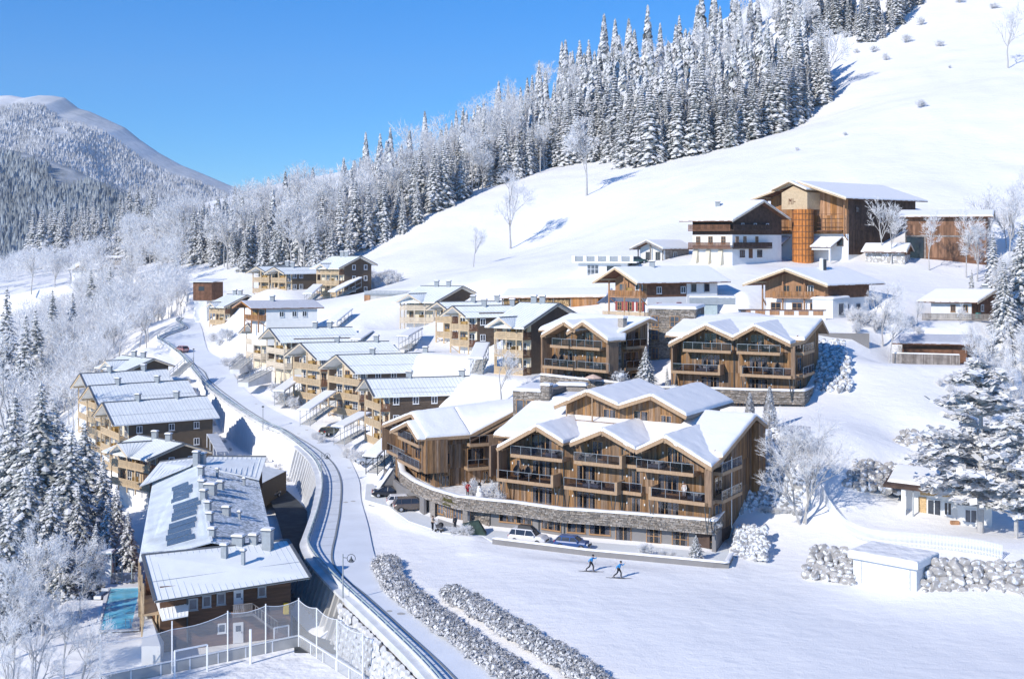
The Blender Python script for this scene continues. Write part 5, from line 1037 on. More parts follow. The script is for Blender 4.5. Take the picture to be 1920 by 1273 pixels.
# ---- lower podium: curved stone parapet, garage level, entrance
rp = thing('stone_podium', 'long curved stone wall under the front lodges with entrance, garages and a band of windows', 'podium wall', (6, 150, 0))
POD = POD_LINE+[POD_END]
m = MB(); m.face(*[(x, y, ZA-.05) for x, y in [(-15, 184)]+POD+[(34, 160), (22, 175), (0, 182)]]); dk = part('deck', m, 'snow_rough', rp)
def zlo(x, y):
    px = CX+FOC*x/y; return 2.1 if px > 800 else 2.1-(0) if px > 760 else 1.6
m = MB(); wall_along(m, POD, 0.02, .55, zlo, lambda x, y: 3.66, .8); part('parapet', m, 'mortar', rp); stones(rp, POD, zlo, 3.68, sh=.14, sl=.42, seed=2)
m = MB(); L_ = POD
f_, Lp = along(POD); k = 0.0
def cap_snow(root, line, z, w0=-.16, w1=.75, t=.3, name='snow_cap'):
    f, L = along(line); n = max(2, int(L/.6)); m = MB(); prof = [(w0, 0), (w0-.02, t*.5), (w0+.12, t*.9), (0.3, t), (w1-.14, t*.9), (w1, t*.4), (w1, 0)]; vs = []
    for i in range(n+1):
        x, y, tx, ty = f(L*i/n); nx, ny = -ty, tx
        for q, h in prof: e = .05*n2(x*1.1, y*1.1, q*3); vs.append((x+nx*(q+e), y+ny*(q+e), (z(x, y) if callable(z) else z)+h*(1+.25*n2(x*.8, y*.8, q))))
    c = len(prof); fs = [(i*c+k, i*c+k+1, (i+1)*c+k+1, (i+1)*c+k) for i in range(n) for k in range(c-1)]+[tuple(range(c)), tuple(reversed([n*c+k for k in range(c)]))]
    m.add(vs, fs); return part(name, m, 'snow_roof', root, smooth=True)
cap_snow(rp, POD, 3.68, t=.24)
# recessed lower wall with its windows, from the entrance to the right end
i0 = 3
low = [(x+.5*(-1 if False else 0)+ox, y+oy) for (x, y), (ox, oy) in zip(POD_LINE[5:], [(.2, 1.1)]*6)]
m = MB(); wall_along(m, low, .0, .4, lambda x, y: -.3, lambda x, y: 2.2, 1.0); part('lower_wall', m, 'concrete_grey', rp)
fl_, Ll = along(low)
def on_low(px):
    a, b = 0, Ll
    for _ in range(30):
        c = (a+b)/2; x, y, _t, _u = fl_(c)
        if CX+FOC*x/y < px: a = c
        else: b = c
    return fl_(a)
for p0, p1, z0, z1, n in [(936, 966, .95, 1.95, 2), (968, 998, .95, 1.95, 2), (1016, 1052, .75, 1.95, 3), (1063, 1098, .75, 1.95, 2), (1105, 1145, .7, 1.95, 2), (1154, 1184, .0, 2.0, 2), (1212, 1240, .2, 1.95, 2), (1260, 1291, -.0, 1.95, 2), (1312, 1340, .1, 1.95, 2)]:
    x0, y0, _, _ = on_low(p0); x1, y1, _, _ = on_low(p1); l = math.hypot(x1-x0, y1-y0); Fw = Fr((x0, y0), (x1-x0, y1-y0), (y1-y0, -(x1-x0))); window(rp, Fw, 0, l, z0, z1, n, curtain=True, rows=1 if p0 < 1150 else (2 if p0 > 1200 else 1))
for px in (1011, 1058, 1340):
    x, y, tx, ty = on_low(px); m = MB(); m.bar((x+ty*.1, y-tx*.1, 0), (x+ty*.1, y-tx*.1, 2.1), .1); part('downpipe', m, 'metal_dark', rp)
# right end return
E0, E1 = POD_LINE[-1], POD_END; m = MB(); Fe = Fr(E0, (E1[0]-E0[0], E1[1]-E0[1]), (E1[1]-E0[1], -(E1[0]-E0[0]))); m.box(Fe, .4, 6.5, -.5, -.06, -.5, 2.1); part('end_wall', m, 'concrete_grey', rp)
# entrance: stone piers, glazed doors, timber framed window
ent = [(POD_LINE[3][0]+.1, POD_LINE[3][1]+.9), (POD_LINE[4][0]+.2, POD_LINE[4][1]+2.2), (POD_LINE[5][0]+.1, POD_LINE[5][1]+1.15)]
m = MB(); wall_along(m, ent, .0, .4, lambda x, y: -.3, lambda x, y: 2.2, 1.0); part('entrance_wall', m, 'mortar', rp)
fe_, Le = along(ent)
def on_line(f, L, px):
    a, b = 0, L
    for _ in range(30):
        c = (a+b)/2; x, y, _t, _u = f(c)
        if CX+FOC*x/y < px: a = c
        else: b = c
    return a
def seg(f, L, p0, p1): a, b = on_line(f, L, p0), on_line(f, L, p1); x0, y0, _, _ = f(a); x1, y1, _, _ = f(b); return Fr((x0, y0), (x1-x0, y1-y0), (y1-y0, -(x1-x0))), math.hypot(x1-x0, y1-y0)
for p0, p1 in ((811, 821), (833, 838), (846, 849), (867, 873), (884, 926)):
    f, l = seg(fe_, Le, p0, p1); stones(rp, [f.p(0, .05, 0)[:2], f.p(l, .05, 0)[:2]], 0, 2.2, sh=.14, sl=.4, seed=int(p0))
for p0, p1, z0, z1, n, rw in ((822, 833, .55, 2.0, 2, 2), (838, 846, .05, 2.0, 2, 1), (850, 867, .05, 2.0, 3, 1), (873, 884, .05, 2.0, 1, 1)):
    f, l = seg(fe_, Le, p0, p1); window(rp, f, 0, l, z0, z1, n, d=.06, rows=rw, pane='glass_mid')
m = MB(); m.face(*[(x, y, .066) for x, y in [fe_(on_line(fe_, Le, 822))[:2], fe_(on_line(fe_, Le, 884))[:2], (-6.3, 150.6), (-9.4, 152.4)]]); part('door_mat', m, 'plastic_black' if False else 'concrete', rp)
fpi, lpi = seg(fe_, Le, 870, 873); 
for px in (811, 872): x, y, _, _ = f_(on_line(f_, Lp, px)); m = MB(); m.box(Fr((x, y), (1, 0), (0, 1)), -.3, .3, .1, .7, -.2, 2.12); part('pier', m, 'stone_clad', rp)
# dark garages behind the parked cars and the ramp wall
gar = [(-19.0, 181.5), (-16.9, 173.5), (-14.8, 167.6), (-11.6, 162.6), (POD_LINE[3][0]+.1, POD_LINE[3][1]+1.2)]
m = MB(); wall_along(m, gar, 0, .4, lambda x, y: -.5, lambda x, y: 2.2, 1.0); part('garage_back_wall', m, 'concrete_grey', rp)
m = MB()
for px in (757, 790): x, y, _, _ = f_(on_line(f_, Lp, px)); m.box(Fr((x, y), (1, 0), (0, 1)), -.15, .15, .3, .9, -.4, 2.1)
x, y, _, _ = f_(on_line(f_, Lp, 797)); m = MB(); m.box(Fr((x, y), (.9, .4), (-.4, .9)), -.2, .15, -.1, 1.6, -.3, 2.12); part('garage_pier', m, 'concrete_grey', rp)
# ramp wall running back to the left
A_, B_, C_ = (-19.3, 181.8), (-16.9, 171.5), (-20.1, 171.2)
m = MB(); m.prism([(-19.9, 172.2, -.6), (-16.6, 173.2, -.6), (-16.6, 173.2, 3.9), (-17.0, 173.1, 3.6)], [(-20.0, 172.6, -.6), (-16.7, 173.6, -.6), (-16.7, 173.6, 3.9), (-17.1, 173.5, 3.6)]); part('ramp_wall', m, 'concrete_grey', rp)
m = MB(); m.prism([(-20.1, 172.1, -.45), (-19.7, 172.1, -.45), (-16.8, 173.0, 3.75), (-17.2, 173.0, 3.75)], [(-20.2, 172.8, -.45), (-19.8, 172.8, -.45), (-16.9, 173.7, 3.75), (-17.3, 173.7, 3.75)]); part('snow_cap', m, 'snow_roof', rp)
# sign on the stone parapet
sg, sl_ = seg(f_, Lp, 832, 857)
rs = thing('wall_sign', 'dark olive metal lettering with a small mountain emblem on the curved stone wall', 'sign', sg.p(0, 0, 3))
def text_part(txt, size, F, s, z, d, root, ext=.03, mat='gold_sign', shear=0, name='lettering'):
    cu = bpy.data.curves.new(name, 'FONT'); cu.body = txt; cu.size = size; cu.extrude = ext; cu.shear = shear; cu.offset = .012
    o = bpy.data.objects.new('t', cu); C.objects.link(o); dg = bpy.context.evaluated_depsgraph_get(); me = bpy.data.meshes.new_from_object(o.evaluated_get(dg)); bpy.data.objects.remove(o)
    me.materials.clear(); me.materials.append(MT[mat]); q = bpy.data.objects.new(name, me); C.objects.link(q); q.parent = root
    q.location = Vector(F.p(s, d, z))-wloc(root); q.rotation_euler = (PI/2, 0, math.atan2(F.u[1], F.u[0])); return q
text_part('Avenida', .62, sg, .05, 2.86, .2, rs, shear=.25); text_part('RESIDENCES', .30, sg, .05, 2.28, .2, rs)
m = MB(); m.box(sg, 0, sl_, .12, .17, 2.78, 2.84); part('underline', m, 'gold_sign', rs)
m = MB(); m.prism([sg.p(.5, .15, 3.46), sg.p(.9, .15, 3.64), sg.p(1.05, .15, 3.68), sg.p(1.2, .15, 3.66), sg.p(1.7, .15, 3.5), sg.p(1.2, .15, 3.62), sg.p(.9, .15, 3.6)], [sg.p(.5, .22, 3.46), sg.p(.9, .22, 3.64), sg.p(1.05, .22, 3.68), sg.p(1.2, .22, 3.66), sg.p(1.7, .22, 3.5), sg.p(1.2, .22, 3.62), sg.p(.9, .22, 3.6)]); part('mountain_emblem', m, 'gold_sign', rs)
# snow capped low wall in front of the parked cars
LW = [gz(923, 1019, 0)[:2], gz(1100, 1041, 0)[:2], gz(1366, 1066, 0)[:2], gz(1375, 1047, 0)[:2]]
rw = thing('low_wall', 'low grey wall with a snow cap in front of the white and blue cars', 'wall', (*LW[1], 0)); m = MB(); wall_along(m, LW, 0, .4, lambda x, y: -.6, lambda x, y: .58, 2); part('wall', m, 'concrete_grey', rw); cap_snow(rw, LW, .58, -.06, .5, .2)

# ---- upper podium
rq = thing('stone_podium', 'straight stone faced podium wall carrying the two upper lodges, with shaded openings below', 'podium wall', (25, 176, 11))
BP = [at(1013, 0, 186.5)[:2], at(1055, 0, 184)[:2], at(1192, 0, 178.2)[:2]]+[tuple(p) for p in BPOD[3:]]; zB = lambda x, y: float(np.interp(CX+FOC*x/y, [1013, 1055, 1192, 1240], [15.5, 15.4, 14.95, 14.62])); BE = (BPOD[-1][0]+2.6, BPOD[-1][1]+5.5); BPL = BP+[BE]
m = MB(); m.face(*[(x, y, ZB-.05) for x, y in BPL+[(52, 196), (30, 206), (8, 206)]]); part('deck', m, 'snow_rough', rq)
m = MB(); wall_along(m, BPL, .02, .5, lambda x, y: zB(x, y)-1.75, lambda x, y: zB(x, y)-.02, 1.5); part('parapet', m, 'mortar', rq); stones(rq, BPL, lambda x, y: zB(x, y)-1.9, zB, sh=.15, sl=.45, seed=22); cap_snow(rq, BPL, zB, t=.26)
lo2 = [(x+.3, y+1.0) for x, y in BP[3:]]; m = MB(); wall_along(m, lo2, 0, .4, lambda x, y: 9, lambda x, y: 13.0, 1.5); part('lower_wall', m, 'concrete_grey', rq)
m = MB(); Fe = Fr(BP[-1], (BE[0]-BP[-1][0], BE[1]-BP[-1][1]), (BE[1]-BP[-1][1], -(BE[0]-BP[-1][0]))); m.box(Fe, .3, 6, -.5, -.05, 9, 12.9); part('end_wall', m, 'concrete_grey', rq)
f2, L2 = along(lo2)
for p0, p1 in ((1356, 1366), (1381, 1394), (1428, 1434), (1449, 1453), (1468, 1492)): f, l = seg(f2, L2, p0, p1); window(rq, f, 0, l, 11.05, 12.8, 2 if p1-p0 > 8 else 1, pane='glass_mid')
Fs = Fr(at(1084, 717, 178)[:2], (.97, -.2), (.2, .97)); m = MB(); m.box(Fs, -1.3, 1.3, -1.6, 0, 12, 15.1); stub = part('pillar', m, 'stone_clad', rq); m = MB(); snow_sheet(m, [Fs.p(-3.0, -1.9, 15.1), Fs.p(1.5, -1.9, 15.1), Fs.p(1.5, .2, 15.1), Fs.p(-3.0, .2, 15.1)], .35); part('snow_cap', m, 'snow_roof', stub, smooth=True)
# ------------------------------------------------------------------ pool building in the left foreground
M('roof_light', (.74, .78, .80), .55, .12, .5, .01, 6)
V3u, V3v = (.93, .37), (-.33, .944)
F0 = Fr(at(300, HY, 122.7)[:2], V3u, V3v); WP = F0.a_at(545, 0)
rpb = thing('pool_building', 'large brown foreground building with white metal front roof and long grey roofs behind', 'building', (*F0.p(7, 12, 0)[:2], -5.2)); P = F0.p
m = MB(); m.box(F0, 0, WP, .05, 12, -6.5, 1.3); part('wall', m, 'pool_wood', rpb)
FFp = F0.front(.05); m = MB(); z = -5.2
while z < .9: m.box(FFp, 0, WP, 0, .04+.012*RND.random(), z, z+.30); z += .31
part('plank', m, 'pool_wood', rpb, kind='stuff')
m = MB(); m.box(FFp, -.02, 1.2, .05, .1, -5.2, -1.7); 
s_ = lambda px: FFp.a_at(px, .05)
for p0, p1, z0, z1, fr_ in ((353, 371, -1.35, -.15, 'metal_grey'), (379, 396, -1.2, 0, 'metal_grey'), (406, 423, -1.1, .1, 'metal_grey'), (483, 499, -.75, .35, 'metal_grey'), (408, 424, -4.0, -3.0, 'metal_white')):
    window(rpb, FFp, s_(p0), s_(p1), z0, z1, 1, d=.06, frame=fr_, pane='glass_mid', fw=.14)
for p0, p1, z0, z1 in ((438, 456, -1.75, .2), (437, 456, -5.2, -3.1)):
    m = MB(); m.box(FFp, s_(p0), s_(p1), .06, .14, z0, z1); dr = part('door', m, 'metal_white' if z0 < -3 else 'concrete_white', rpb)
    g = MB(); g.box(FFp, s_(p0)+.25, s_(p1)-.25, .142, .16, z0+1.2, z1-.3); part('door_pane', g, 'glass_mid', dr)
    h = MB(); h.box(FFp, s_(p1)-.2, s_(p1)-.12, .15, .2, z0+1.0, z0+1.15); part('handle', h, 'metal_dark', dr)
m = MB(); m.box(FFp, s_(443)-.6, s_(470), .1, 1.7, -2.0, -1.8); bo = part('landing', m, 'wood_brown', rpb); slat_rail(bo, FFp, s_(443)-.6, s_(468), -1.8, mat='wood_grey', d=1.7, sp=.2)
m = MB(); m.bar(FFp.p(s_(468), 1.6, -.85), FFp.p(s_(515), 1.6, -3.0), .09); m.bar(FFp.p(s_(468), 1.6, -1.9), FFp.p(s_(515), 1.6, -4.1), .2)
for i in range(9): a = s_(468)+(s_(515)-s_(468))*i/8; z = -1.9-2.2*i/8; m.bar(FFp.p(a, 1.6, z), FFp.p(a, 1.6, z+1.05), .05)
part('stair_rail', m, 'wood_grey', bo)
m = MB()
for i in range(12): a = s_(468)+(s_(515)-s_(468))*i/12; m.box(FFp, a, a+.3, .2, 1.6, -2.05-2.2*i/12-.06, -2.05-2.2*i/12)
part('stair_treads', m, 'wood_brown', bo, kind='stuff')
m = MB(); m.box(FFp, s_(531), s_(540), .06, .5, -2.7, -1.6); part('yellow_cabinet', m, 'yellow', rpb)
m = MB(); m.bar(FFp.p(s_(351), .15, .8), FFp.p(s_(351), .15, -5), .12); part('downpipe', m, 'metal_dark', rpb)
# left side with balcony and bright planks
FLp = Fr(P(0, .05, 0)[:2], F0.v, (-F0.u[0], -F0.u[1]))
boards(rpb, FLp, 0, 10, -5.2, -1.6, .3, mat='wood_light')
m = MB(); m.box(FLp, 1.5, 12, .06, 1.6, -1.9, -1.7); bo = part('side_balcony', m, 'wood_light', rpb); slat_rail(bo, FLp, 1.5, 12, -1.7, mat='wood_light', d=1.6); 
for s in (1.6, 5, 8.5, 12): m = MB(); m.box(FLp, s-.08, s+.08, 1.45, 1.6, -5, 1.4); part('post', m, 'wood_light', rpb)
# front roof, ridge parallel to the front
e0, e1 = P(-.6, -2.0, .55), P(WP+1.7, -2.0, 1.35); g0, g1 = P(-1.4, 6.4, 3.1), P(WP+.7, 6.4, 3.3); h0, h1 = P(-1.4, 11, 2.2), P(WP+.7, 11, 2.2)
metal_roof(rpb, [[g0, g1, e1, e0], [g0, g1, h1, h0]], 'roof_white', capline=[(g0, g1), (g0, e0), (g1, e1)])
m = MB(); m.bar(Vector(e0)-Vector((0, 0, .1)), Vector(e1)-Vector((0, 0, .1)), .12, .16); part('gutter', m, 'metal_dark', rpb)
m = MB(); q = [P(.1, -1.7, -1.5), P(2.6, -1.7, -1.3), P(2.9, .9, -.3), P(-.3, .9, -.5)]; m.slab(q, .12); o = part('porch_roof', m, 'roof_white', rpb); m = MB(); seams(m, [q[3], q[2], q[1], q[0]], .45); part('roof_seam', m, 'roof_white', o, kind='stuff')
for px, py, Y, h, w_, wd in ((421, 1036, 129, 1.0, .6, .6), (447, 1031, 132, 1.2, 1.2, .8), (476, 1029, 132.5, 1.2, .8, .7), (456, 1050, 127.8, 1.1, .35, .35), (502, 1023, 131.5, 2.0, 1.0, .9)):
    x, y, z = at(px, py, Y); chimney(rpb, x, y, 2.9 if Y > 128 else 2.5, h, w_, wd)
# long rear wings: two roofs meeting at a ridge that runs away from the viewer
rw2 = thing('pool_building_wing', 'long rear wing with grey corrugated roofs, a row of vents and melted solar patches', 'building', (*P(7, 35, 0)[:2], -5.2))
PL = [at(262, 1037, 131.5), at(286, 895, 171)]; PR_ = [at(516, 1010, 136), at(485, 881, 176)]; zr = 4.9
PM = [at(404, 1024, 133.5), at(374, 886, 173)]
A0 = (PL[0][0]+.3, 130.2, 2.0); A1 = (PL[1][0], 171, 2.2); B0 = (PR_[0][0]+.2, 135, 1.8); B1 = (PR_[1][0], 175.5, 2.0); R0 = (PM[0][0], 131.6, 3.7); R1 = (PM[1][0], 172.5, 4.7)
m = MB(); lo_ = lambda p, d=0, z=-6.5: (p[0]+d, p[1], z)
m.prism([lo_(A0, .7), lo_(B0, -.7), lo_(B1, -.7), lo_(A1, .7)], [lo_(A0, .7, 1.6), lo_(B0, -.7, 1.5), lo_(B1, -.7, 1.7), lo_(A1, .7, 1.8)]); part('wall', m, 'wood_brown', rw2)
m = MB(); m.prism([lo_(A1, .7, 1), lo_(B1, -.7, 1), (R1[0], R1[1], 4.4)], [(A1[0]+.7, A1[1]-.3, 1), (B1[0]-.7, B1[1]-.3, 1), (R1[0], R1[1]-.3, 4.4)]); part('gable', m, 'wood_brown', rw2)
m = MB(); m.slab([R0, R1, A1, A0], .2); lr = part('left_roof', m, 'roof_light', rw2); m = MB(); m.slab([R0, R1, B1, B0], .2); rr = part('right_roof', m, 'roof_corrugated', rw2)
for (r0, r1, e1, e0), ro in (((R0, R1, A1, A0), lr), ((R0, R1, B1, B0), rr)):
    m = MB(); n = 90
    for i in range(n):
        u = (i+.5)/n; p = Vector(r0).lerp(Vector(r1), u)+Vector((0, 0, .02)); q = Vector(e0).lerp(Vector(e1), u)+Vector((0, 0, .02)); m.bar(p, q, .14, .06)
    part('corrugation', m, 'roof_light' if ro is lr else 'roof_corrugated', ro, kind='stuff')
def on_left(u, v): return Vector(R0).lerp(Vector(R1), u).lerp(Vector(A0).lerp(Vector(A1), u), v)
def on_right(u, v): return Vector(R0).lerp(Vector(R1), u).lerp(Vector(B0).lerp(Vector(B1), u), v)
k = 0
for u0, u1, v0, v1 in ((.06, .3, .22, .62), (.32, .52, .12, .55), (.55, .78, .22, .56)):
    n = 4
    for i in range(n):
        a, b = u0+(u1-u0)*i/n+.003, u0+(u1-u0)*(i+1)/n-.003; sh = .05*math.sin(i*1.7+k); up = Vector((0, 0, .10))
        m = MB(); m.slab([tuple(on_left(a, v0+sh)+up), tuple(on_left(b, v0+sh)+up), tuple(on_left(b, v1+sh*.4)+up), tuple(on_left(a, v1+sh*.4)+up)], .05); part('solar_panel', m, 'solar', lr)
    k += 1
m = MB(); m.bar(Vector(R0)+Vector((0, 0, .1)), Vector(R1)+Vector((0, 0, .1)), .3, .12); m.bar(R0, A0, .1, .2); part('ridge_cap', m, 'metal_white', rw2)
# far cross roof of the wing, standing seams
q1 = [at(374, 884, 174), at(280, 893, 177), at(282, 935, 164), ]
XL = [(R1[0]-.2, 177, 4.8), (A1[0]-.7, 177, 4.0), (A1[0]-.9, 168, 2.35), (R1[0]-.6, 170.5, 4.75)]
XR = [(R1[0]+.2, 177, 4.8), (B1[0]+.5, 179, 4.4), (B1[0]+.9, 172, 2.5), (R1[0]+.6, 170.5, 4.65)]
for q in (XL, XR):
    m = MB(); m.slab(q, .18); o = part('far_roof', m, 'roof_metal', rw2); m = MB(); seams(m, [q[0], q[1], q[2], q[3]], .7); part('roof_seam', m, 'roof_metal', o, kind='stuff'); m = MB(); m.bar(Vector(q[0])+Vector((0, 0, .06)), Vector(q[1])+Vector((0, 0, .06)), .3, .15); part('ridge_cap', m, 'roof_dark', o)
m = MB(); m.prism([(A1[0], 176.7, 0), (B1[0], 178.5, 0), (R1[0], 176.7, 0)], [(A1[0], 176.7, 3.9), (B1[0], 178.5, 4.2), (R1[0], 176.7, 4.7)]); part('end_gable', m, 'wood_brown', rw2)
for u, v, h, w_, d_ in ((.04, .02, 1.0, .8, .8), (.2, .02, 1.1, .8, .8), (.33, .02, 1.1, .8, .8), (.47, -.02, 1.1, .9, .9), (.6, -.02, 1.1, .9, .9), (.8, .0, 1.2, .9, .9), (.97, -.05, 1.8, 1.0, 1.0), (.99, .05, 1.6, 1.1, 1.1)):
    p = on_right(u, v+.01); chimney(rw2, p.x, p.y, p.z, h*.9, w_*.75, d_*.75)
for u, v, h, w_, d_ in ((.32, .32, 1.0, 1.1, .9), (.3, .52, .9, .35, .35), (.66, .3, 1.0, 1.0, .9), (.83, .28, 1.2, .4, .4), (.8, .72, 1.0, .4, .4), (.56, .12, 1.3, 1.8, 1.2)):
    p = on_right(u, v); chimney(rw2, p.x, p.y, p.z, h*.9, w_*.75, d_*.75)
# small glazed hip roof and stair roof behind it
m = MB(); c = at(446, 868, 196); b = [(c[0]-6, 190, -1.6), (c[0]+5, 189, -1.6), (c[0]+7, 200, -1.6), (c[0]-5, 201, -1.6)]; ap = (c[0]-2.2, 196, 1.1)
rg = thing('pavilion', 'low pavilion with a bluish hipped metal roof behind the long grey roofs', 'pavilion', (c[0], 195, -5.5))
for i in range(4): mm = MB(); mm.add([b[i], b[(i+1) % 4], ap], [(0, 1, 2)]); part('roof_face', mm, 'roof_metal', rg)
m.prism([(x, y, -5.5) for x, y, z in b], [(x*1.0, y, z-.02) for x, y, z in b]); part('wall', m, 'render_brown', rg)
Fs = Fr((-49.2, 203)[:2], (.55, -.83), (.83, .55)); rs2 = thing('covered_stair', 'pale sloping stair roof beside the nearest brown valley chalet', 'stair', Fs.p(0, 0, -4)); m = MB(); q = [at(388, 813, 214), at(408, 813, 216), at(428, 846, 205), at(406, 847, 203)]; m.slab(q, .15); part('roof', m, 'concrete_white', rs2)
for i in range(4):
    for a, b_ in ((q[0], q[3]), (q[1], q[2])): mm = MB(); p = Vector(a).lerp(Vector(b_), i/3); mm.bar(p, p-Vector((0, 0, 2.4)), .1); part('post', mm, 'metal_white', rs2)

# ------------------------------------------------------------------ pool
Fp = Fr(gz(183, 1183, -5.25)[:2], (1, 0), (0, 1)); q = [gz(186, 1184, -5.2), gz(246, 1181, -5.2), gz(262, 1103, -5.2), gz(206, 1105, -5.2)]
rpo = thing('swimming_pool', 'turquoise outdoor pool with a pale rim beside the pool building', 'swimming pool', (q[0][0], q[0][1], -5.3))
xs = [p[0] for p in q]; cxp = sum(xs)/4; ring = lambda k, z: [(cxp+(p[0]-cxp)*k+0, 133+(p[1]-133)*(1+(k-1)*.45), z) for p in q]
m = MB(); a, b = ring(1.0, -5.12), ring(1.28, -5.12); 
for i in range(4): j = (i+1) % 4; m.prism([a[i], a[j], b[j], b[i]], [(x, y, -5.0) for x, y, z in (a[i], a[j], b[j], b[i])])
part('rim', m, 'concrete_white', rpo); m = MB(); m.face(*[(x, y, -5.1) for x, y, z in ring(1.01, 0)]); part('water', m, 'pool_water', rpo)
m = MB(); 
for dx in (0, .5): m.tube([(q[1][0]-.8+dx, q[1][1]+.6, -5.4), (q[1][0]-.8+dx, q[1][1]+.6, -4.2), (q[1][0]-.2+dx, q[1][1]+.2, -4.1), (q[1][0]+.2+dx, q[1][1], -5.0)], .035)
part('ladder', m, 'steel', rpo)
x, y, z = gz(190, 1118, -5.2); m = MB(); m.box(Fr((x, y), (1, 0), (.1, 1)), -.35, .35, -.9, .9, z+.3, z+.38); t = thing('pool_lounger', 'blue lounger with a white frame at the upper left corner of the pool', 'lounger', (x, y, z)); part('cushion', m, M('lounger_blue', (.05, .1, .2), .8), t); m = MB(); m.box(Fr((x, y), (1, 0), (.1, 1)), -.4, .4, -1.1, -.9, z, z+.35); m.box(Fr((x, y), (1, 0), (.1, 1)), -.4, .4, .9, 1.0, z, z+.7); part('frame', m, 'metal_white', t)
# rough stone terrace edge, pump shed and fence behind the pool
x, y, z = gz(196, 1092, -5.2); rsd = thing('pool_slide_tower', 'narrow white slide tower with a blue canopy behind the pool', 'slide tower', (x, y, z)); Fq = Fr((x, y), (1, 0), (0, 1))
m = MB(); m.prism([Fq.p(-.9, -.6, z), Fq.p(.9, -.6, z), Fq.p(.9, .9, z), Fq.p(-.9, .9, z)], [Fq.p(-.7, .2, z+2.6), Fq.p(.7, .2, z+2.6), Fq.p(.7, .9, z+2.6), Fq.p(-.7, .9, z+2.6)]); part('slide_body', m, 'metal_white', rsd)
m = MB(); m.box(Fq, -1.0, 1.0, -.4, 1.2, z+3.5, z+3.65); part('canopy', m, M('canopy_blue', (.18, .3, .4), .6), rsd); m = MB(); snow_sheet(m, [Fq.p(-1, -.4, z+3.65), Fq.p(1, -.4, z+3.65), Fq.p(1, 1.2, z+3.65), Fq.p(-1, 1.2, z+3.65)], .2, 4, 4, .2, .02); part('snow_cap', m, 'snow_roof', rsd, smooth=True)
for a in (-.9, .9):
    for b in (-.3, 1.1): m = MB(); m.bar(Fq.p(a, b, z), Fq.p(a, b, z+3.5), .08); part('post', m, 'rail_green', rsd)
rpf = thing('pool_fence', 'grey screen fence running behind the pool', 'fence', gz(230, 1092, -5.2)); 
for p0, p1, mt in ((200, 228, 'fence_grey'), (230, 258, 'fence_grey')): a, b = gz(p0, 1093, -5.2), gz(p1, 1091, -5.2); m = MB(); m.prism([a, b, (b[0], b[1]+.08, b[2]), (a[0], a[1]+.08, a[2])], [(p[0], p[1], -4.0) for p in (a, b, (b[0], b[1]+.08), (a[0], a[1]+.08))]); part('panel', m, mt, rpf)
for px in (229, 247): a = gz(px, 1093, -5.2); m = MB(); m.bar(a, (a[0], a[1], -3.0), .09); part('post', m, 'rail_green', rpf)

# ------------------------------------------------------------------ sports court with boards and netting
ZC = -5.2
court = [(-41, 110.5), (-21.6, 124.2), (-13.4, 112.4), (-6, 101), (-40, 95)]
m = MB(); m.slab([(x, y, ZC+.06) for x, y in court], .3); struct('sports_court', m, 'snow_rough')
A_ = gz(188, 1290, ZC)[:2]; B_ = gz(560, 1213, ZC)[:2]; Cq = gz(680, 1290, ZC)[:2]
A2 = (A_[0]-.4*(B_[0]-A_[0])/30, A_[1]-.4*(B_[1]-A_[1])/30)
rcf = thing('court_boards', 'low concrete boards with pale top rail round the snowy sports court', 'barrier', (*A_, ZC))
for (p, q_) in ((A_, B_), (B_, Cq)):
    l = math.hypot(q_[0]-p[0], q_[1]-p[1]); Fb = Fr(p, (q_[0]-p[0], q_[1]-p[1]), (-(q_[1]-p[1]), q_[0]-p[0])); n = max(1, int(l/2.6))
    for i in range(n): m = MB(); a, b = l*i/n, l*(i+1)/n; m.box(Fb, a+.06, b-.06, .02, .14, ZC, ZC+1.05); part('board_panel', m, 'concrete' if p is A_ else 'netting', rcf)
    for i in range(n+1): m = MB(); a = l*i/n; m.box(Fb, a-.06, a+.06, 0, .18, ZC, ZC+1.12); part('board_post', m, 'metal_white', rcf)
    m = MB(); m.box(Fb, 0, l, -.02, .2, ZC+1.13, ZC+1.22); part('top_rail', m, 'metal_white', rcf)
rnet = thing('ball_net', 'tall sagging ball net on white poles round the sports court', 'net', (*B_, ZC))
def net(pts, hs):
    m = MB(); vs = []; fs = []; k = 0; n = 8
    for (p, q_), (h0, h1) in zip(zip(pts[:-1], pts[1:]), zip(hs[:-1], hs[1:])):
        for i in range(n+1):
            t = i/n; x = p[0]+(q_[0]-p[0])*t; y = p[1]+(q_[1]-p[1])*t; z = h0+(h1-h0)*t-.28*math.sin(PI*t); vs += [(x, y, ZC+1.0), (x, y, z)]
        for i in range(n): a = k+2*i; fs.append((a, a+2, a+3, a+1))
        k += 2*(n+1)
    m.add(vs, fs); part('netting', m, 'netting', rnet)
    e = MB()
    for i in range(len(vs)//2-1):
        a, b = vs[2*i+1], vs[2*i+3]
        if (Vector(a)-Vector(b)).length < 4: e.bar(a, b, .05)
    part('edge_rope', e, 'metal_white', rnet)
mid = lambda p, q_, t: (p[0]+(q_[0]-p[0])*t, p[1]+(q_[1]-p[1])*t)
pts = [A_, mid(A_, B_, .34), mid(A_, B_, .62), mid(A_, B_, .82), B_, mid(B_, Cq, .3), mid(B_, Cq, .62), Cq]; net(pts, [ZC+4.2]*2+[ZC+4.8]*3+[ZC+5]*3)
pts2 = [(A_[0]+.2, A_[1]-9), A_]; net(pts2, [ZC+4.2]*2)
for p in pts: m = MB(); m.bar((*p, ZC), (*p, ZC+5.0), .11); part('pole', m, 'metal_white', rnet)
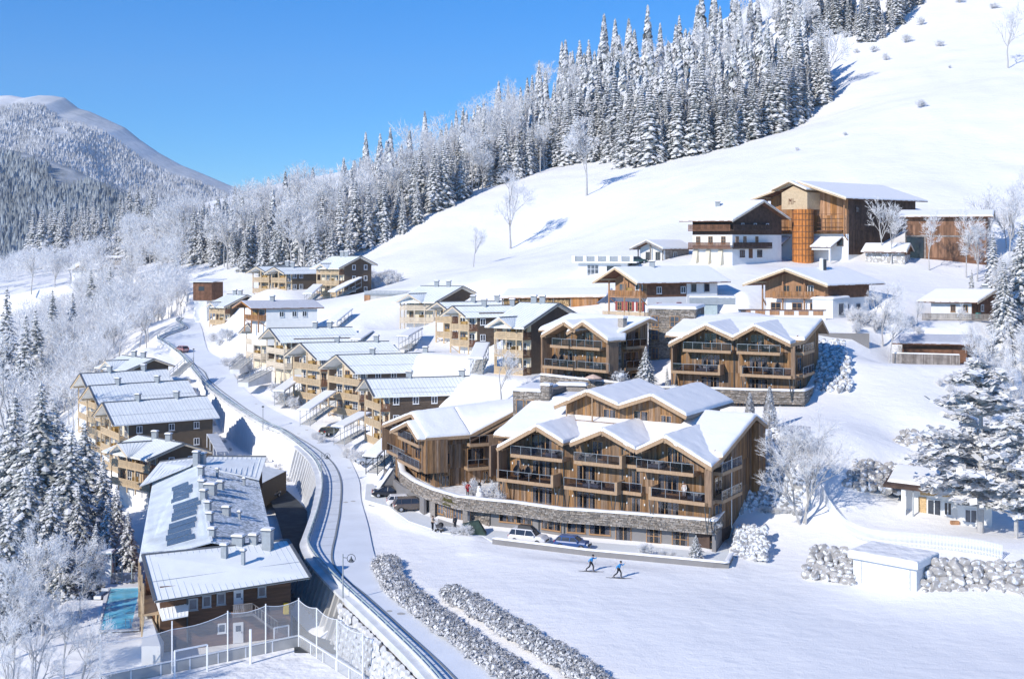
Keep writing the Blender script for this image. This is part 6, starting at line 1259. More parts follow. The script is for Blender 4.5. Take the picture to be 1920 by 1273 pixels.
rgl = thing('court_goal', 'white goal frame on the near edge of the snowy court', 'goal', (*mid(A_, B_, .45), ZC)); g0 = mid(A_, B_, .36); g1 = mid(A_, B_, .52); gq = (g0[0]+.3, g0[1]-1.6); gr = (g1[0]+.3, g1[1]-1.6)
for p in (gq, gr): m = MB(); m.bar((*p, ZC), (*p, ZC+2.6), .16); part('goal_post', m, 'metal_white', rgl)
m = MB(); m.bar((*gq, ZC+2.6), (*gr, ZC+2.6), .14); part('crossbar', m, 'metal_white', rgl)
p = mid(A_, B_, .74); q_ = (p[0]+.4, p[1]-2); m = MB(); m.bar((*q_, ZC), (*q_, ZC+3.4), .22); solo('net_post', m, 'metal_white', 'thick white post standing alone on the court in front of the boards', 'post', (*q_, ZC))
rgt = thing('court_gate', 'white framed net gate in the far corner of the court', 'gate', (*mid(B_, A_, .12), ZC)); p, q_ = mid(B_, A_, .14), mid(B_, A_, .06)
m = MB()
for a in (p, q_): m.bar((a[0], a[1]+.5, ZC), (a[0], a[1]+.5, ZC+2.3), .12)
m.bar((p[0], p[1]+.5, ZC+2.3), (q_[0], q_[1]+.5, ZC+2.3), .12); part('gate_frame', m, 'metal_white', rgt)
m = MB(); m.add([(p[0], p[1]+.5, ZC), (q_[0], q_[1]+.5, ZC), (q_[0], q_[1]+.5, ZC+2.3), (p[0], p[1]+.5, ZC+2.3)], [(0, 1, 2, 3)]); part('gate_net', m, 'netting', rgt)
# white wall block left of the building and terrace furniture
a, b = gz(256, 1224, ZC), gz(277, 1262, ZC); m = MB(); m.prism([(a[0]-.3, a[1]+4, ZC), (a[0]+1.8, a[1]+4, ZC), (b[0]+1.2, b[1], ZC), (b[0]-.6, b[1], ZC)], [(a[0]-.3, a[1]+4, ZC+3.0), (a[0]+.1, a[1]+4, ZC+3.0), (b[0]+1.2, b[1], ZC+2.6), (b[0]-.6, b[1], ZC+2.6)])
solo('ramp_wall', m, 'plaster', 'bright white slanting wall between the building corner and the court net', 'wall', (b[0], b[1], ZC))

# ------------------------------------------------------------------ retaining walls under the road
i0 = next(i for i, p in enumerate(rail_s) if p[1] > 124); i1 = next(i for i, p in enumerate(rail_s) if p[1] > 211)
rib = rail_s[i0:i1]
rrw = thing('ribbed_retaining_wall', 'tall concrete retaining wall with upright ribs curving below the road', 'retaining wall', (*rib[20], -5))
m = MB(); wall_along(m, rib, .02, .5, lambda x, y: -6, lambda x, y: zroad(y)+.1, 1.0); part('wall', m, 'concrete', rrw)
fq, Lq = along(rib); t = .5; proto = None
while t < Lq-.3:
    x, y, tx, ty = fq(t); z1 = zroad(y)+.05; F = Fr((x-ty*.45, y+tx*.45), (tx, ty), (-ty, tx)); m = MB()
    m.prism([F.p(-.25, 0, -6.2), F.p(.25, 0, -6.2), F.p(.25, 2.1, -6.2), F.p(-.25, 2.1, -6.2)], [F.p(-.25, 0, z1), F.p(.25, 0, z1), F.p(.25, .35, z1), F.p(-.25, .35, z1)]); part('rib', m, 'concrete_white' if y > 160 else 'concrete', rrw); t += 1.6
m = MB(); wall_along(m, rib, -.1, .95, lambda x, y: zroad(y)+.12, lambda x, y: zroad(y)+.42, 1.0); part('coping', m, 'concrete_white', rrw)
# drive at the foot of the wall
drv = [gz(px, py, -5.2)[:2] for px, py in [(600, 1225), (585, 1160), (565, 1080), (560, 1020), (556, 985), (540, 950), (505, 915)]]
drl = [gz(px, py, -5.2)[:2] for px, py in [(552, 1225), (548, 1160), (540, 1060), (530, 1010), (515, 960), (500, 925), (482, 905)]]
a = smooth_line(drl); b = [(x+2.4, y) for x, y in smooth_line(drv)]; ribbon('lower_drive', a, b, 'asphalt', .0, zfun=lambda y: -5.12)
# dressed stone wall below the lower road, each block a piece
j1 = next(i for i, p in enumerate(rail_s) if p[1] > 124.5); base_line = [(x, y) for x, y in rail_s[:j1+1] if y > 97]
rst = thing('boulder_wall', 'pale wall of big squared boulders below the road at the bottom', 'retaining wall', (*base_line[8], -5)); fb, Lb = along(base_line)
m = MB(); wall_along(m, base_line, .05, 1.3, lambda x, y: -6.2, lambda x, y: -1.2, 1.5); part('core', m, 'mortar', rst)
m = MB(); wall_along(m, base_line, -.1, .9, lambda x, y: -1.15, lambda x, y: -.35, 1.5); part('parapet', m, 'concrete_white', rst)
def boulder_mesh(seed, mat, flat=.8):
    import bmesh
    bm = bmesh.new(); bmesh.ops.create_icosphere(bm, subdivisions=2, radius=.5); r = random.Random(seed)
    pl = [(Vector((r.gauss(0, 1), r.gauss(0, 1), r.gauss(0, 1))).normalized(), r.uniform(.30, .42)) for _ in range(11)]
    for v in bm.verts:
        for n_, d_ in pl:
            k_ = v.co.dot(n_)
            if k_ > d_: v.co -= n_*(k_-d_)
        v.co *= r.uniform(.97, 1.03); v.co.y *= flat
    bmesh.ops.bevel(bm, geom=bm.edges[:], offset=.02, segments=1, affect='EDGES') if False else None
    me = bpy.data.meshes.new('boulder'); bm.to_mesh(me); bm.free(); me.materials.append(MT[mat]); return me
BM = [boulder_mesh(i, 'boulder') for i in range(7)]; BB = [boulder_mesh(i+20, 'boulder_bare') for i in range(5)]; BS = [boulder_mesh(i+40, 'masonry', .7) for i in range(6)]
z = -5.7; rr_ = random.Random(4); row = 0
while z < -1.3:
    t = rr_.random()*.6
    while t < Lb:
        wd = rr_.uniform(.9, 1.6); x, y, tx, ty = fb(min(t, Lb-.1)); d = 1.25+(-1.2-z)*.16; p = Vector((x-ty*d, y+tx*d, z+.3))-rst.location
        inst('boulder', BS[rr_.randrange(6)], rst, p, (rr_.uniform(-.15, .15), rr_.uniform(-.2, .2), math.atan2(ty, tx)), (wd*1.25, 1.0, 1.25)); t += wd*.98
    z += .8; row += 1
# ---- road railing
GPn = MB(); wall_along(GPn, rail_s[4:], .02, .12, lambda x, y: zroad(y), lambda x, y: zroad(y)+(.95 if y < 190 else .6), 1.5)
rrl = thing('road_railing', 'long pale green railing along the outer edge of the curving pavement', 'railing', (*rail_s[30], zroad(rail_s[30][1]))); fR, LR = along(rail_s); part('guard_panel', GPn, 'concrete_white', rrl)
t = 4; k = 0
while t < LR-6:
    x, y, tx, ty = fR(t); z = zroad(y)+.14
    if y < 185: m = MB(); m.box(Fr((x, y), (tx, ty), (-ty, tx)), -.04, .04, -.06, .06, z, z+1.08); part('rail_post', m, 'rail_green', rrl)
    t += 2.6
m = MB(); k = 0
if True:
    t = 4; pts = []
    while t < LR-6: x, y, tx, ty = fR(t); pts.append((x, y, zroad(y)+.14)); t += 1.3
    for hh, w_ in ((1.05, .11), (.72, .05), (.4, .05)):
        mm = MB()
        for a, b in zip(pts[:-1], pts[1:]): mm.bar((a[0], a[1], a[2]+hh), (b[0], b[1], b[2]+hh), w_)
        part('rail', mm, 'rail_green', rrl)
    mm = MB()
    for i, a in enumerate(pts[::2]):
        if a[1] >= 185: mm.bar((a[0], a[1], a[2]), (a[0], a[1], a[2]+1.05), .07)
    part('far_rail_post', mm, 'rail_green', rrl, kind='stuff')
def lamp_post(px, py, h, lab, ring=True, zz=None):
    x, y = roadpt(px, py); z = zroad(y) if zz is None else zz; r = thing('street_lamp', lab, 'street lamp', (x, y, z), 'street lamps along the village road')
    m = MB(); m.tube([(x, y, z), (x, y, z+h)], [.09, .06], 8); part('pole', m, 'metal_grey', r)
    if ring:
        m = MB(); c = (x+.85, y, z+h-.45); n = 18
        pts = [(c[0]+.42*math.cos(2*PI*k/n), c[1], c[2]+.42*math.sin(2*PI*k/n)) for k in range(n+1)]; m.tube(pts, .035, 5); m.bar((x, y, z+h-.35), (c[0]-.42, c[1], z+h-.4), .05); part('ring_arm', m, 'metal_dark', r)
        m = MB(); m.lathe((c[0], c[1], c[2]-.28), [(.04, .5), (.08, .3), (.26, .05), (.26, 0)], 10); part('lamp_head', m, 'metal_dark', r)
    else: m = MB(); m.lathe((x, y, z+h), [(.2, 0), (.26, .1), (.1, .25)], 8); part('lamp_head', m, 'metal_dark', r)
lamp_post(643, 1128, 4.9, 'nearest street lamp with ring shaped bracket, by the end of the ribbed wall'); lamp_post(603, 908, 4.7, 'street lamp with ring bracket on the outside of the road bend'); lamp_post(493, 808, 4.3, 'street lamp beside the long straight railing below the road row chalets', False); lamp_post(363, 690, 4.0, 'street lamp at the top of the footbridge stair', False); lamp_post(340, 602, 4.0, 'farthest street lamp at the end of the village road', False)

# ------------------------------------------------------------------ rubble banks and boulder walls
def boulder_bank(name, lab, quad, meshes, size, seed, jitter=.25, slope=0, cat='boulder wall'):
    # quad: bottom left, bottom right, top right, top left points of the face
    r = random.Random(seed); bl, br_, tr_, tl_ = [Vector(p) for p in quad]; root = thing(name, lab, cat, tuple((bl+br_)/2)); H = ((tl_-bl).length+(tr_-br_).length)/2; rows = max(2, int(H/(size*.66)))
    bk = MB(); n_ = (br_-bl).cross(tl_-bl).normalized(); off = n_*(.35*size) if n_.y > 0 else -n_*(.35*size)
    cc_ = (bl+br_+tr_+tl_)/4; bk.face(*[tuple(p.lerp(cc_, .14)+off*1.4) for p in (bl, br_, tr_, tl_)]); part('backing', bk, 'snow_rough', root); nb = 0
    for j in range(rows+1):
        v = (j+.35)/(rows+.7); a = bl.lerp(tl_, v); b = br_.lerp(tr_, v); L = (b-a).length; t = r.random()*size*.5
        while t < L:
            s = size*r.uniform(.7, 1.35); p = a.lerp(b, min(1, t/L))+Vector((r.uniform(-1, 1), r.uniform(-1, 1), r.uniform(-1, 1)))*jitter*size*.5
            if nb < 298: inst('boulder', meshes[r.randrange(len(meshes))], root, p-root.location, (r.uniform(-.5, .5), r.uniform(-.5, .5), r.uniform(0, 6.3)), (s*1.35, s*1.15, s*1.05)); nb += 1
            t += s*.80
    return root
boulder_bank('rubble_bank', 'tall snow dusted rubble bank at the right end of the main lodge', [at(1386, 962, 150.5), at(1500, 968, 148.5), at(1516, 812, 160), at(1398, 803, 160.5)], BM, 1.15, 1)
boulder_bank('rubble_bank', 'small rubble bank beside the low wall at the podium end', [at(1374, 1052, 139.5), at(1438, 1048, 136.5), at(1436, 990, 143), at(1380, 985, 145)], BM, .85, 2)
boulder_bank('rubble_bank', 'tall snow dusted rubble bank at the right end of the upper right lodge', [at(1530, 736, 179.5), at(1596, 730, 178), at(1588, 642, 192), at(1532, 640, 193)], BM, 1.05, 3)
boulder_bank('boulder_wall', 'short curved boulder wall lying alone in the open snow on the right', [at(1672, 833, 163.5), at(1768, 836, 162), at(1762, 816, 164.5), at(1690, 808, 165.5)], BB, 1.0, 4)
boulder_bank('boulder_wall', 'long beige boulder wall curving behind the white house yard', [at(1580, 912, 152.5), at(1762, 928, 151), at(1758, 880, 156.5), at(1600, 866, 157)], BB, 1.15, 5)
boulder_bank('boulder_wall', 'boulder wall left of the white garage box', [at(1506, 1078, 131.5), at(1598, 1096, 128.5), at(1600, 1035, 131.5), at(1530, 1022, 134.5)], BB, 1.0, 6)
boulder_bank('boulder_wall', 'big boulder wall right of the white garage box', [at(1728, 1112, 125), at(1960, 1122, 121.5), at(1960, 1056, 125), at(1745, 1050, 127)], BB, 1.15, 7)
Fw, ww = rframe(1630, 196.5, (.985, -.17), (.17, .985), 1531); m = MB(); m.box(Fw, 0, ww, 0, .4, 18, 21.0); solo('grey_wall', m, 'concrete_grey', 'plain grey wall on top of the rubble bank beside the upper right lodge', 'wall', Fw.p(ww/2, 0, 19))
# garage box
Fg = Fr((35.8, 129.2), (.75, -.66), (.66, .75)); rgb = thing('garage_box', 'white concrete garage box with a flat thick roof slab set in the boulder wall', 'garage', Fg.p(3.5, 2, 0))
m = MB(); m.box(Fg, 0, 6.9, .3, 5, -.6, 2.6); part('wall', m, 'concrete_white', rgb); m = MB(); m.box(Fg, -.35, 7.25, -.25, 5.2, 2.6, 3.25); part('roof_slab', m, 'plaster', rgb)
m = MB(); m.box(Fg, 1.0, 6.2, .24, .298, -.1, 2.25); dr = part('garage_door', m, 'plaster', rgb); m = MB(); [m.box(Fg, 1.0, 6.2, .225, .239, z, z+.035) for z in (.4, 1.0, 1.6)]; [m.box(Fg, a, a+.05, .2, .239, -.1, 2.3) for a in (.95, 6.2)]; part('door_joints', m, 'metal_grey', dr, kind='stuff'); m = MB(); snow_sheet(m, [Fg.p(-.3, -.2, 3.25), Fg.p(7.2, -.2, 3.25), Fg.p(7.2, 5.2, 3.25), Fg.p(-.3, 5.2, 3.25)], .16); part('roof_snow', m, 'snow_rough', rgb, smooth=True)
# white house
FW_ = Fr(at(1850, HY, 146)[:2], (.93, -.37), (.37, .93)); wa = FW_.a_at(1690); FWh = Fr(FW_.p(wa, 0, 0)[:2], (.93, -.37), (.37, .93)); wl_ = -wa
rwh = thing('white_house', 'white walled house with a dark overhanging eave half hidden by the big frosted pine', 'house', FWh.p(5, 4, 2)); m = MB(); m.box(FWh, 0, wl_, 0, 5.6, 0, 5.6); m.box(FWh, wl_-3.2, wl_+.6, -1.8, .2, 0, 4.6); part('wall', m, 'plaster', rwh)
m = MB(); m.slab([FWh.p(-2.0, -1.6, 6.4), FWh.p(4.2, -2.2, 6.2), FWh.p(4.6, 5, 7.4), FWh.p(-1.0, 5, 7.6)], .35); m.slab([FWh.p(4.0, -1.0, 6.0), FWh.p(wl_+1.2, -1.4, 5.7), FWh.p(wl_+1.2, 6, 6.4), FWh.p(4.0, 6, 6.8)], .25); ro = part('roof', m, 'wood_dark', rwh)
m = MB(); snow_sheet(m, [FWh.p(-1.6, -.6, 6.5), FWh.p(4.0, -1.2, 6.35), FWh.p(4.4, 5, 7.4), FWh.p(-1.0, 5, 7.6)], .3); snow_sheet(m, [FWh.p(4.0, -1.0, 6.0), FWh.p(wl_+1.2, -1.4, 5.7), FWh.p(wl_+1.2, 6, 6.4), FWh.p(4.0, 6, 6.8)], .35); part('roof_snow', m, 'snow_roof', ro, smooth=True)
FWf = FWh.front(0); window(rwh, FWf, 3.0, 4.6, 2.3, 4.7, 2, frame='metal_white', curtain=False, name='patio_door'); window(rwh, FWf, 4.9, 5.8, 2.9, 4.5, 2, frame='metal_white'); window(rwh, FWh.front(-1.8), wl_-2.4, wl_-.4, 2.6, 4.2, 3, frame='metal_white', pane='glass_mid')
m = MB(); m.box(FWf, 2.0, 2.9, .01, .08, 2.2, 4.9); m.box(FWf, 2.2, 7, .01, .06, 5.1, 5.6); part('brick_infill', m, 'stump', rwh)
m = MB(); m.box(FWh, .1, .6, -1.6, -1.1, 1.5, 6.0); part('porch_column', m, 'plaster', rwh); m = MB(); m.box(FWh, 1.4, 1.55, -1.5, -1.35, 1.5, 6.0); part('porch_post', m, 'metal_grey', rwh)
m = MB(); m.box(FWh, -.4, wl_+1, -2.4, -.02, 1.2, 2.25); part('terrace_step', m, 'snow_rough', rwh)
x, y, z = FWh.p(6.2, -2.1, 2.25); m = MB(); m.box(Fr((x, y), (1, 0), (0, 1)), -.5, .5, -.2, .2, z, z+.5); solo('wooden_bench', m, 'wood_orange', 'small orange wooden bench on the white house terrace', 'bench', (x, y, z))
# picket fence
pf = [at(1540, 940, 150.5)[:2], at(1562, 963, 147)[:2], at(1600, 985, 142.5)[:2], at(1700, 1008, 136)[:2], at(1800, 1030, 131.5)[:2], at(1880, 1042, 128.2)[:2]]; pf = smooth_line(pf, 1)
rpk = thing('picket_fence', 'white snowy picket fence curving round the white house yard', 'fence', (*pf[20], 2.8)); fp, Lp2 = along(pf); n = int(Lp2/.16); zz = np.interp(np.linspace(0, 1, n+1), *zip(*[(i/12, th1(*fp(Lp2*i/12)[:2])) for i in range(13)]))
zf_ = lambda t: float(np.interp(t/Lp2, np.linspace(0, 1, n+1), zz)); m = MB()
pk = MB(); pk.prism([(-.055, 0, 0), (.055, 0, 0), (.055, .03, 0), (-.055, .03, 0)], [(-.055, 0, 1.05), (.055, 0, 1.05), (.055, .03, 1.05), (-.055, .03, 1.05)]); pk.add([(-.055, 0, 1.05), (.055, 0, 1.05), (0, 0, 1.15), (0, .03, 1.15)], [(0, 1, 2), (0, 1, 3)]); pkm = pk.mesh('picket', 'metal_white')
for i in range(min(n, 296)):
    t = Lp2*(i+.5)/min(n, 296); x, y, tx, ty = fp(t); inst('picket', pkm, rpk, Vector((x, y, zf_(t)+.05))-rpk.location, (0, 0, math.atan2(ty, tx)), (.85, 1, 1.35))
for h in (.35, 1.1):
    m = MB(); n2_ = 60
    for i in range(n2_): a, b = Lp2*i/n2_, Lp2*(i+1)/n2_; pa, pb = fp(a), fp(b); m.bar((pa[0], pa[1]+.06, zf_(a)+h), (pb[0], pb[1]+.06, zf_(b)+h), .07)
    part('rail', m, 'metal_white', rpk)
# glass fence above the rubble bank
gf = [at(1418, 806, 161)[:2], at(1470, 809, 161)[:2], at(1520, 812, 160.5)[:2]]; rgf = thing('glass_fence', 'low glass and steel fence on top of the tall rubble bank', 'fence', (*gf[1], 10.8)); f, L = along(gf); zt = [th1(*f(L*i/8)[:2]) for i in range(9)]
for i in range(8):
    a, b = f(L*i/8), f(L*(i+1)/8); m = MB(); m.add([(a[0], a[1], zt[i]+.1), (b[0], b[1], zt[i+1]+.1), (b[0], b[1], zt[i+1]+1.1), (a[0], a[1], zt[i]+1.1)], [(0, 1, 2, 3)]); part('glass_panel', m, 'rail_glass', rgf)
    m = MB(); m.bar((a[0], a[1], zt[i]-.2), (a[0], a[1], zt[i]+1.15), .07); part('fence_post', m, 'metal_dark', rgf)
# long wood shed with stacked logs, terrace building, garage, tower
Fsd, wsd = rframe(1135, 226, (.96, -.28), (.28, .96), 942); rsh = thing('wood_shed', 'long low orange wood shed with split logs stacked in its bays', 'shed', Fsd.p(wsd/2, 1, 23)); zb = 22.2
m = MB(); m.box(Fsd, 0, wsd, 1.2, 4, zb-1, zb+3.0); part('wall', m, 'wood_orange', rsh)
q = [Fsd.p(-.4, -.4, zb+2.9), Fsd.p(wsd+.4, -.4, zb+3.4), Fsd.p(wsd+.4, 4.6, zb+4.6), Fsd.p(-.4, 4.6, zb+4.2)]; m = MB(); m.slab(q, .18); o = part('roof', m, 'wood_orange', rsh); m = MB(); snow_sheet(m, [q[0], q[1], q[2], q[3]], .3); part('roof_snow', m, 'snow_roof', o, smooth=True)
for i in range(7): m = MB(); a = wsd*i/6; m.box(Fsd, a-.1, a+.1, 0, .2, zb-1, zb+2.9+.08*i); part('post', m, 'wood_grey', rsh)
boards(rsh, Fsd.front(0), wsd*4/6+.1, wsd*5.6/6, zb-.5, zb+3.1, .4, mat='wood_orange')
lg = MB(); lr_ = random.Random(3)
for bay in range(4):
    for j in range(12):
        for i in range(11):
            a = wsd*bay/6+.25+i*(wsd/6-.4)/11+lr_.uniform(-.03, .03); z = zb+.05+j*.235
            c = Fsd.p(a, .25, 0); n = 6; r_ = .125*lr_.uniform(.85, 1.1); ring = [(c[0]+r_*math.cos(k*PI/3), c[1], z+r_*math.sin(k*PI/3)) for k in range(n)]; lg.prism(ring, [(x, y+.8, zq) for x, y, zq in ring])
part('log', lg, 'stump', rsh, kind='stuff')
Ft, wt = rframe(1184, 243, (.97, -.24), (.24, .97), 1075); rtb = thing('terrace_building', 'white flat roofed building with a balustraded roof terrace on the slope', 'building', Ft.p(wt/2, 2, 29)); m = MB(); m.box(Ft, .8, wt-1, 1, 6, 27, 31.4); part('wall', m, 'plaster', rtb); m = MB(); m.box(Ft, -.3, wt+1, 0, 7, 31.4, 31.7); part('terrace_slab', m, 'plaster', rtb)
for i in range(6): m = MB(); a = wt*i/5; m.box(Ft, a-.35, a+.35, .0, .4, 31.7, 32.9); part('terrace_pier', m, 'plaster', rtb)
for i in range(5): m = MB(); a = wt*i/5; m.box(Ft, a+.4, a+wt/5-.4, .15, .2, 31.75, 32.7); part('balustrade', m, 'metal_grey', rtb)
window(rtb, Ft.front(1), 2.6, 5.0, 28.4, 31.0, 3, frame='metal_white', pane='glass_mid', rows=3); window(rtb, Ft.front(1), 6.6, 9.5, 28.4, 30.8, 1, frame='metal_dark')
F, W = rframe(1262, 246, (.95, -.3), (.75, .66), 1195); r = chalet('small_chalet', 'small white chalet with grey gable beside the old farmhouse', None, F, 5.2, 8, 30.6, 34.6, n=0, pitch=26, porch=.8, of=1.2, opt=dict(roof='snow_roof', wall='wood_grey', front='plaster', plinth='plaster', chim=[], side_win=[(.4, 0)], fascia='wood_grey', side_rows=[31.5], bal='wood_grey')); r['category'] = 'chalet'
window(r, F.front(.74), 1.2, 2.2, 31.8, 33.6, 2, frame='wood_grey'); window(r, F.front(.74), 3.2, 4.2, 31.8, 33.6, 2, frame='wood_grey')
F, W = rframe(1345, 205, (.98, -.15), (.15, .98), 1295); m = MB(); m.box(F, 0, W, 0, 4, 21, 25.2); r = thing('glass_annex', 'grey green glazed annex with flat roof behind the stone tower', 'annex', F.p(W/2, 2, 22)); part('wall', m, 'rail_green', r); m = MB(); m.box(F, -.2, W+3, -.2, 4, 25.2, 26.4); part('roof_edge', m, 'metal_grey', r); m = MB(); snow_sheet(m, [F.p(-.2, -.2, 26.4), F.p(W+3, -.2, 26.4), F.p(W+3, 4, 26.4), F.p(-.2, 4, 26.4)], .2); part('roof_snow', m, 'snow_roof', r, smooth=True)
F, W = rframe(800, 276, (.98, -.15), (.3, .95), 683); r = thing('hillside_garage', 'concrete hillside garage with a dark open bay and a fence on top', 'garage', F.p(W/2, 2, 19)); m = MB(); m.box(F, 0, 1.5, 0, 6, 17, 23.6); m.box(F, 1.5, W, 0, 6, 21.8, 23.6); m.box(F, 1.5, W, 4, 6, 17, 21.8); part('wall', m, 'concrete', r)
m = MB(); m.box(F, 1.5, W, 3.9, 3.98, 17, 21.8); part('bay_back', m, 'wood_brown', r); m = MB(); m.box(F, .0, 1.4, -.1, -.01, 22, 23.5); part('wood_panel', m, 'wood_orange', r); m = MB(); m.box(F, 2.6, 3.7, 3.8, 3.88, 18.2, 20.6); part('door', m, 'cream', r); slat_rail(r, F.front(0), 0, W, 23.6, mat='metal_grey', sp=.3, h=.9)
m = MB(); snow_sheet(m, [F.p(0, .1, 23.6), F.p(W, .1, 23.6), F.p(W, 6, 23.6), F.p(0, 6, 23.6)], .2); part('roof_snow', m, 'snow_roof', r, smooth=True)
F, W = rframe(398, 318, (.97, -.24), (.4, .9), 363); r = thing('wooden_tower', 'square wooden lookout tower on a white base at the top of the road', 'tower', F.p(W/2, 2, 15)); m = MB(); m.box(F, 0, W-1.6, 0, 4, 14, 20.4); part('base', m, 'plaster', r); m = MB(); m.box(F, 0, W, -.2, 4.5, 20.4, 25.0); part('cabin', m, 'wood_brown', r); boards(r, F.front(-.2), 0, W, 20.3, 25, .4, mat='wood_brown')
m = MB(); m.slab([F.p(-.7, -.9, 25.2), F.p(W+.7, -.9, 25.2), F.p(W+.7, 5.2, 25.8), F.p(-.7, 5.2, 25.8)], .15); part('roof', m, 'roof_metal', r); m = MB(); m.box(F.front(-.2), 1.6, 3.2, .05, .1, 22.8, 23.9); part('window_slot', m, 'glass_dark', r)
# ------------------------------------------------------------------ covered stairs climbing from the road to the chalets
def stair_roof(lab, p0, p1, w=2.0, hgt=2.5, posts=5, snow=True, dark=False, sol=False):
    p0, p1 = Vector(p0), Vector(p1); d = (p1-p0); hd = Vector((d.x, d.y, 0)).normalized(); n = Vector((-hd.y, hd.x, 0))*w/2; up = Vector((0, 0, hgt)); r = thing('covered_stair' if snow else 'stair', lab, 'stair', tuple((p0+p1)/2), 'stairs between the road and the chalets')
    m = MB(); k = max(6, int(d.length/.45))
    for i in range(k): a = p0+d*i/k; m.box(Fr((a.x, a.y), (hd.x, hd.y), (-hd.y, hd.x)), 0, .42, -w/2, w/2, a.z-.1, a.z+.05)
    part('stair_treads', m, 'concrete', r, kind='stuff')
    if sol: m = MB(); m.prism([tuple(p0-n*.9-Vector((0, 0, 1))), tuple(p0+n*.9-Vector((0, 0, 1))), tuple(p1+n*.9-Vector((0, 0, abs(d.z)+1))), tuple(p1-n*.9-Vector((0, 0, abs(d.z)+1)))], [tuple(p0-n*.9-Vector((0, 0, .12))), tuple(p0+n*.9-Vector((0, 0, .12))), tuple(p1+n*.9-Vector((0, 0, .12))), tuple(p1-n*.9-Vector((0, 0, .12)))]); part('stringer_wall', m, 'concrete_white', r)
    mt = 'metal_dark' if dark else 'metal_grey'
    for s in (-1, 1):
        for h in ((1.0, .5) if not snow else (1.0,)): m = MB(); m.bar(p0+n*s+Vector((0, 0, h)), p1+n*s+Vector((0, 0, h)), .07); part('handrail', m, mt, r)
        for i in range(posts): a = p0+d*(i/(posts-1))+n*s; m = MB(); m.bar(a-Vector((0, 0, .3)), a+(up if snow else Vector((0, 0, 1.0))), .09 if not dark else .13); part('post', m, mt, r)
    if snow:
        e = d.normalized()*.7; q = [tuple(p0-n*1.25-e+up), tuple(p0+n*1.25-e+up), tuple(p1+n*1.25+e*.2+up), tuple(p1-n*1.25+e*.2+up)]; m = MB(); m.slab(q, .12); o = part('roof', m, mt, r); m = MB(); snow_sheet(m, q, .2, amp=.03); part('roof_snow', m, 'snow_roof', o, smooth=True)
    return r
stair_roof('snow roofed stair below the nearest road row chalet, right of the silver car', at(697, 886, 181), at(748, 838, 188), dark=True, hgt=2.7)
stair_roof('snow roofed stair between the two right hand chalets of the road row', at(636, 832, 203), at(684, 806, 211), hgt=3.0)
stair_roof('snow roofed stair right of the middle road row chalet', at(572, 796, 217), at(620, 762, 226), hgt=2.8)
stair_roof('snow roofed stair left of the middle road row chalet', at(524, 758, 233), at(562, 730, 243), hgt=2.7)
stair_roof('open concrete stair with railings in front of the pale boxed balconies', at(456, 716, 243), at(500, 694, 251), snow=False, sol=True, w=2.6)
stair_roof('open concrete stair left of the farthest road row chalet', at(440, 692, 257), at(464, 672, 264), snow=False, sol=True, w=2.4)
stair_roof('covered stair in the middle of the snowy terraces below the hillside garage', at(625, 622, 262), at(652, 600, 268), hgt=2.4)
stair_roof('covered stair rising beside the tall three storey chalet', at(625, 562, 296), at(672, 537, 303), hgt=2.2)
stair_roof('lonely covered stair on the snow left of the yellowish chalets', at(757, 655, 235), at(782, 640, 243), hgt=2.6)
stair_roof('covered stair in front of the tall dark gabled chalet', at(893, 700, 200), at(905, 672, 208), hgt=2.6)
stair_roof('stair by the garage terrace above the road row roofs', at(668, 655, 250), at(690, 640, 256), hgt=2.2)
stair_roof('stair climbing from the valley chalets to the road', at(327, 705, 243), at(354, 680, 253), snow=False, w=1.8)
stair_roof('small stair between the twin gabled chalets and the tall one', at(578, 566, 294), at(596, 550, 301), hgt=2.1)
# power poles and wires at the forest edge
pp = []
for i, (px, Y, h) in enumerate([(1013, 402, 9), (820, 380, 9), (625, 352, 10)]):
    x, y, z = ground(px, Y); pp.append((x, y, z+h)); m = MB(); m.tube([(x, y, z-1), (x, y, z+h)], [.2, .14], 6); o = thing('power_pole', ['right power pole standing before the dark spruces', 'middle power pole at the lower forest edge', 'left power pole above the tall three storey chalet'][i], 'power pole', (x, y, z), 'power poles at the forest edge'); part('pole', m, 'bark_frost', o); m = MB(); m.bar((x-.8, y, z+h-.5), (x+.8, y, z+h-.5), .12); part('crossarm', m, 'bark_frost', o)
rwi = thing('power_lines', 'thin power lines strung between the poles along the forest edge', 'power lines', pp[1])
for dz in (0, -.9):
    for a, b in zip(pp[:-1], pp[1:]):
        m = MB(); n = 14; P_ = [Vector(a).lerp(Vector(b), i/n)+Vector((0, 0, dz-3.0*math.sin(PI*i/n))) for i in range(n+1)]
        for p, q in zip(P_[:-1], P_[1:]): m.bar(p, q, .06)
        part('wire', m, 'metal_grey', rwi)
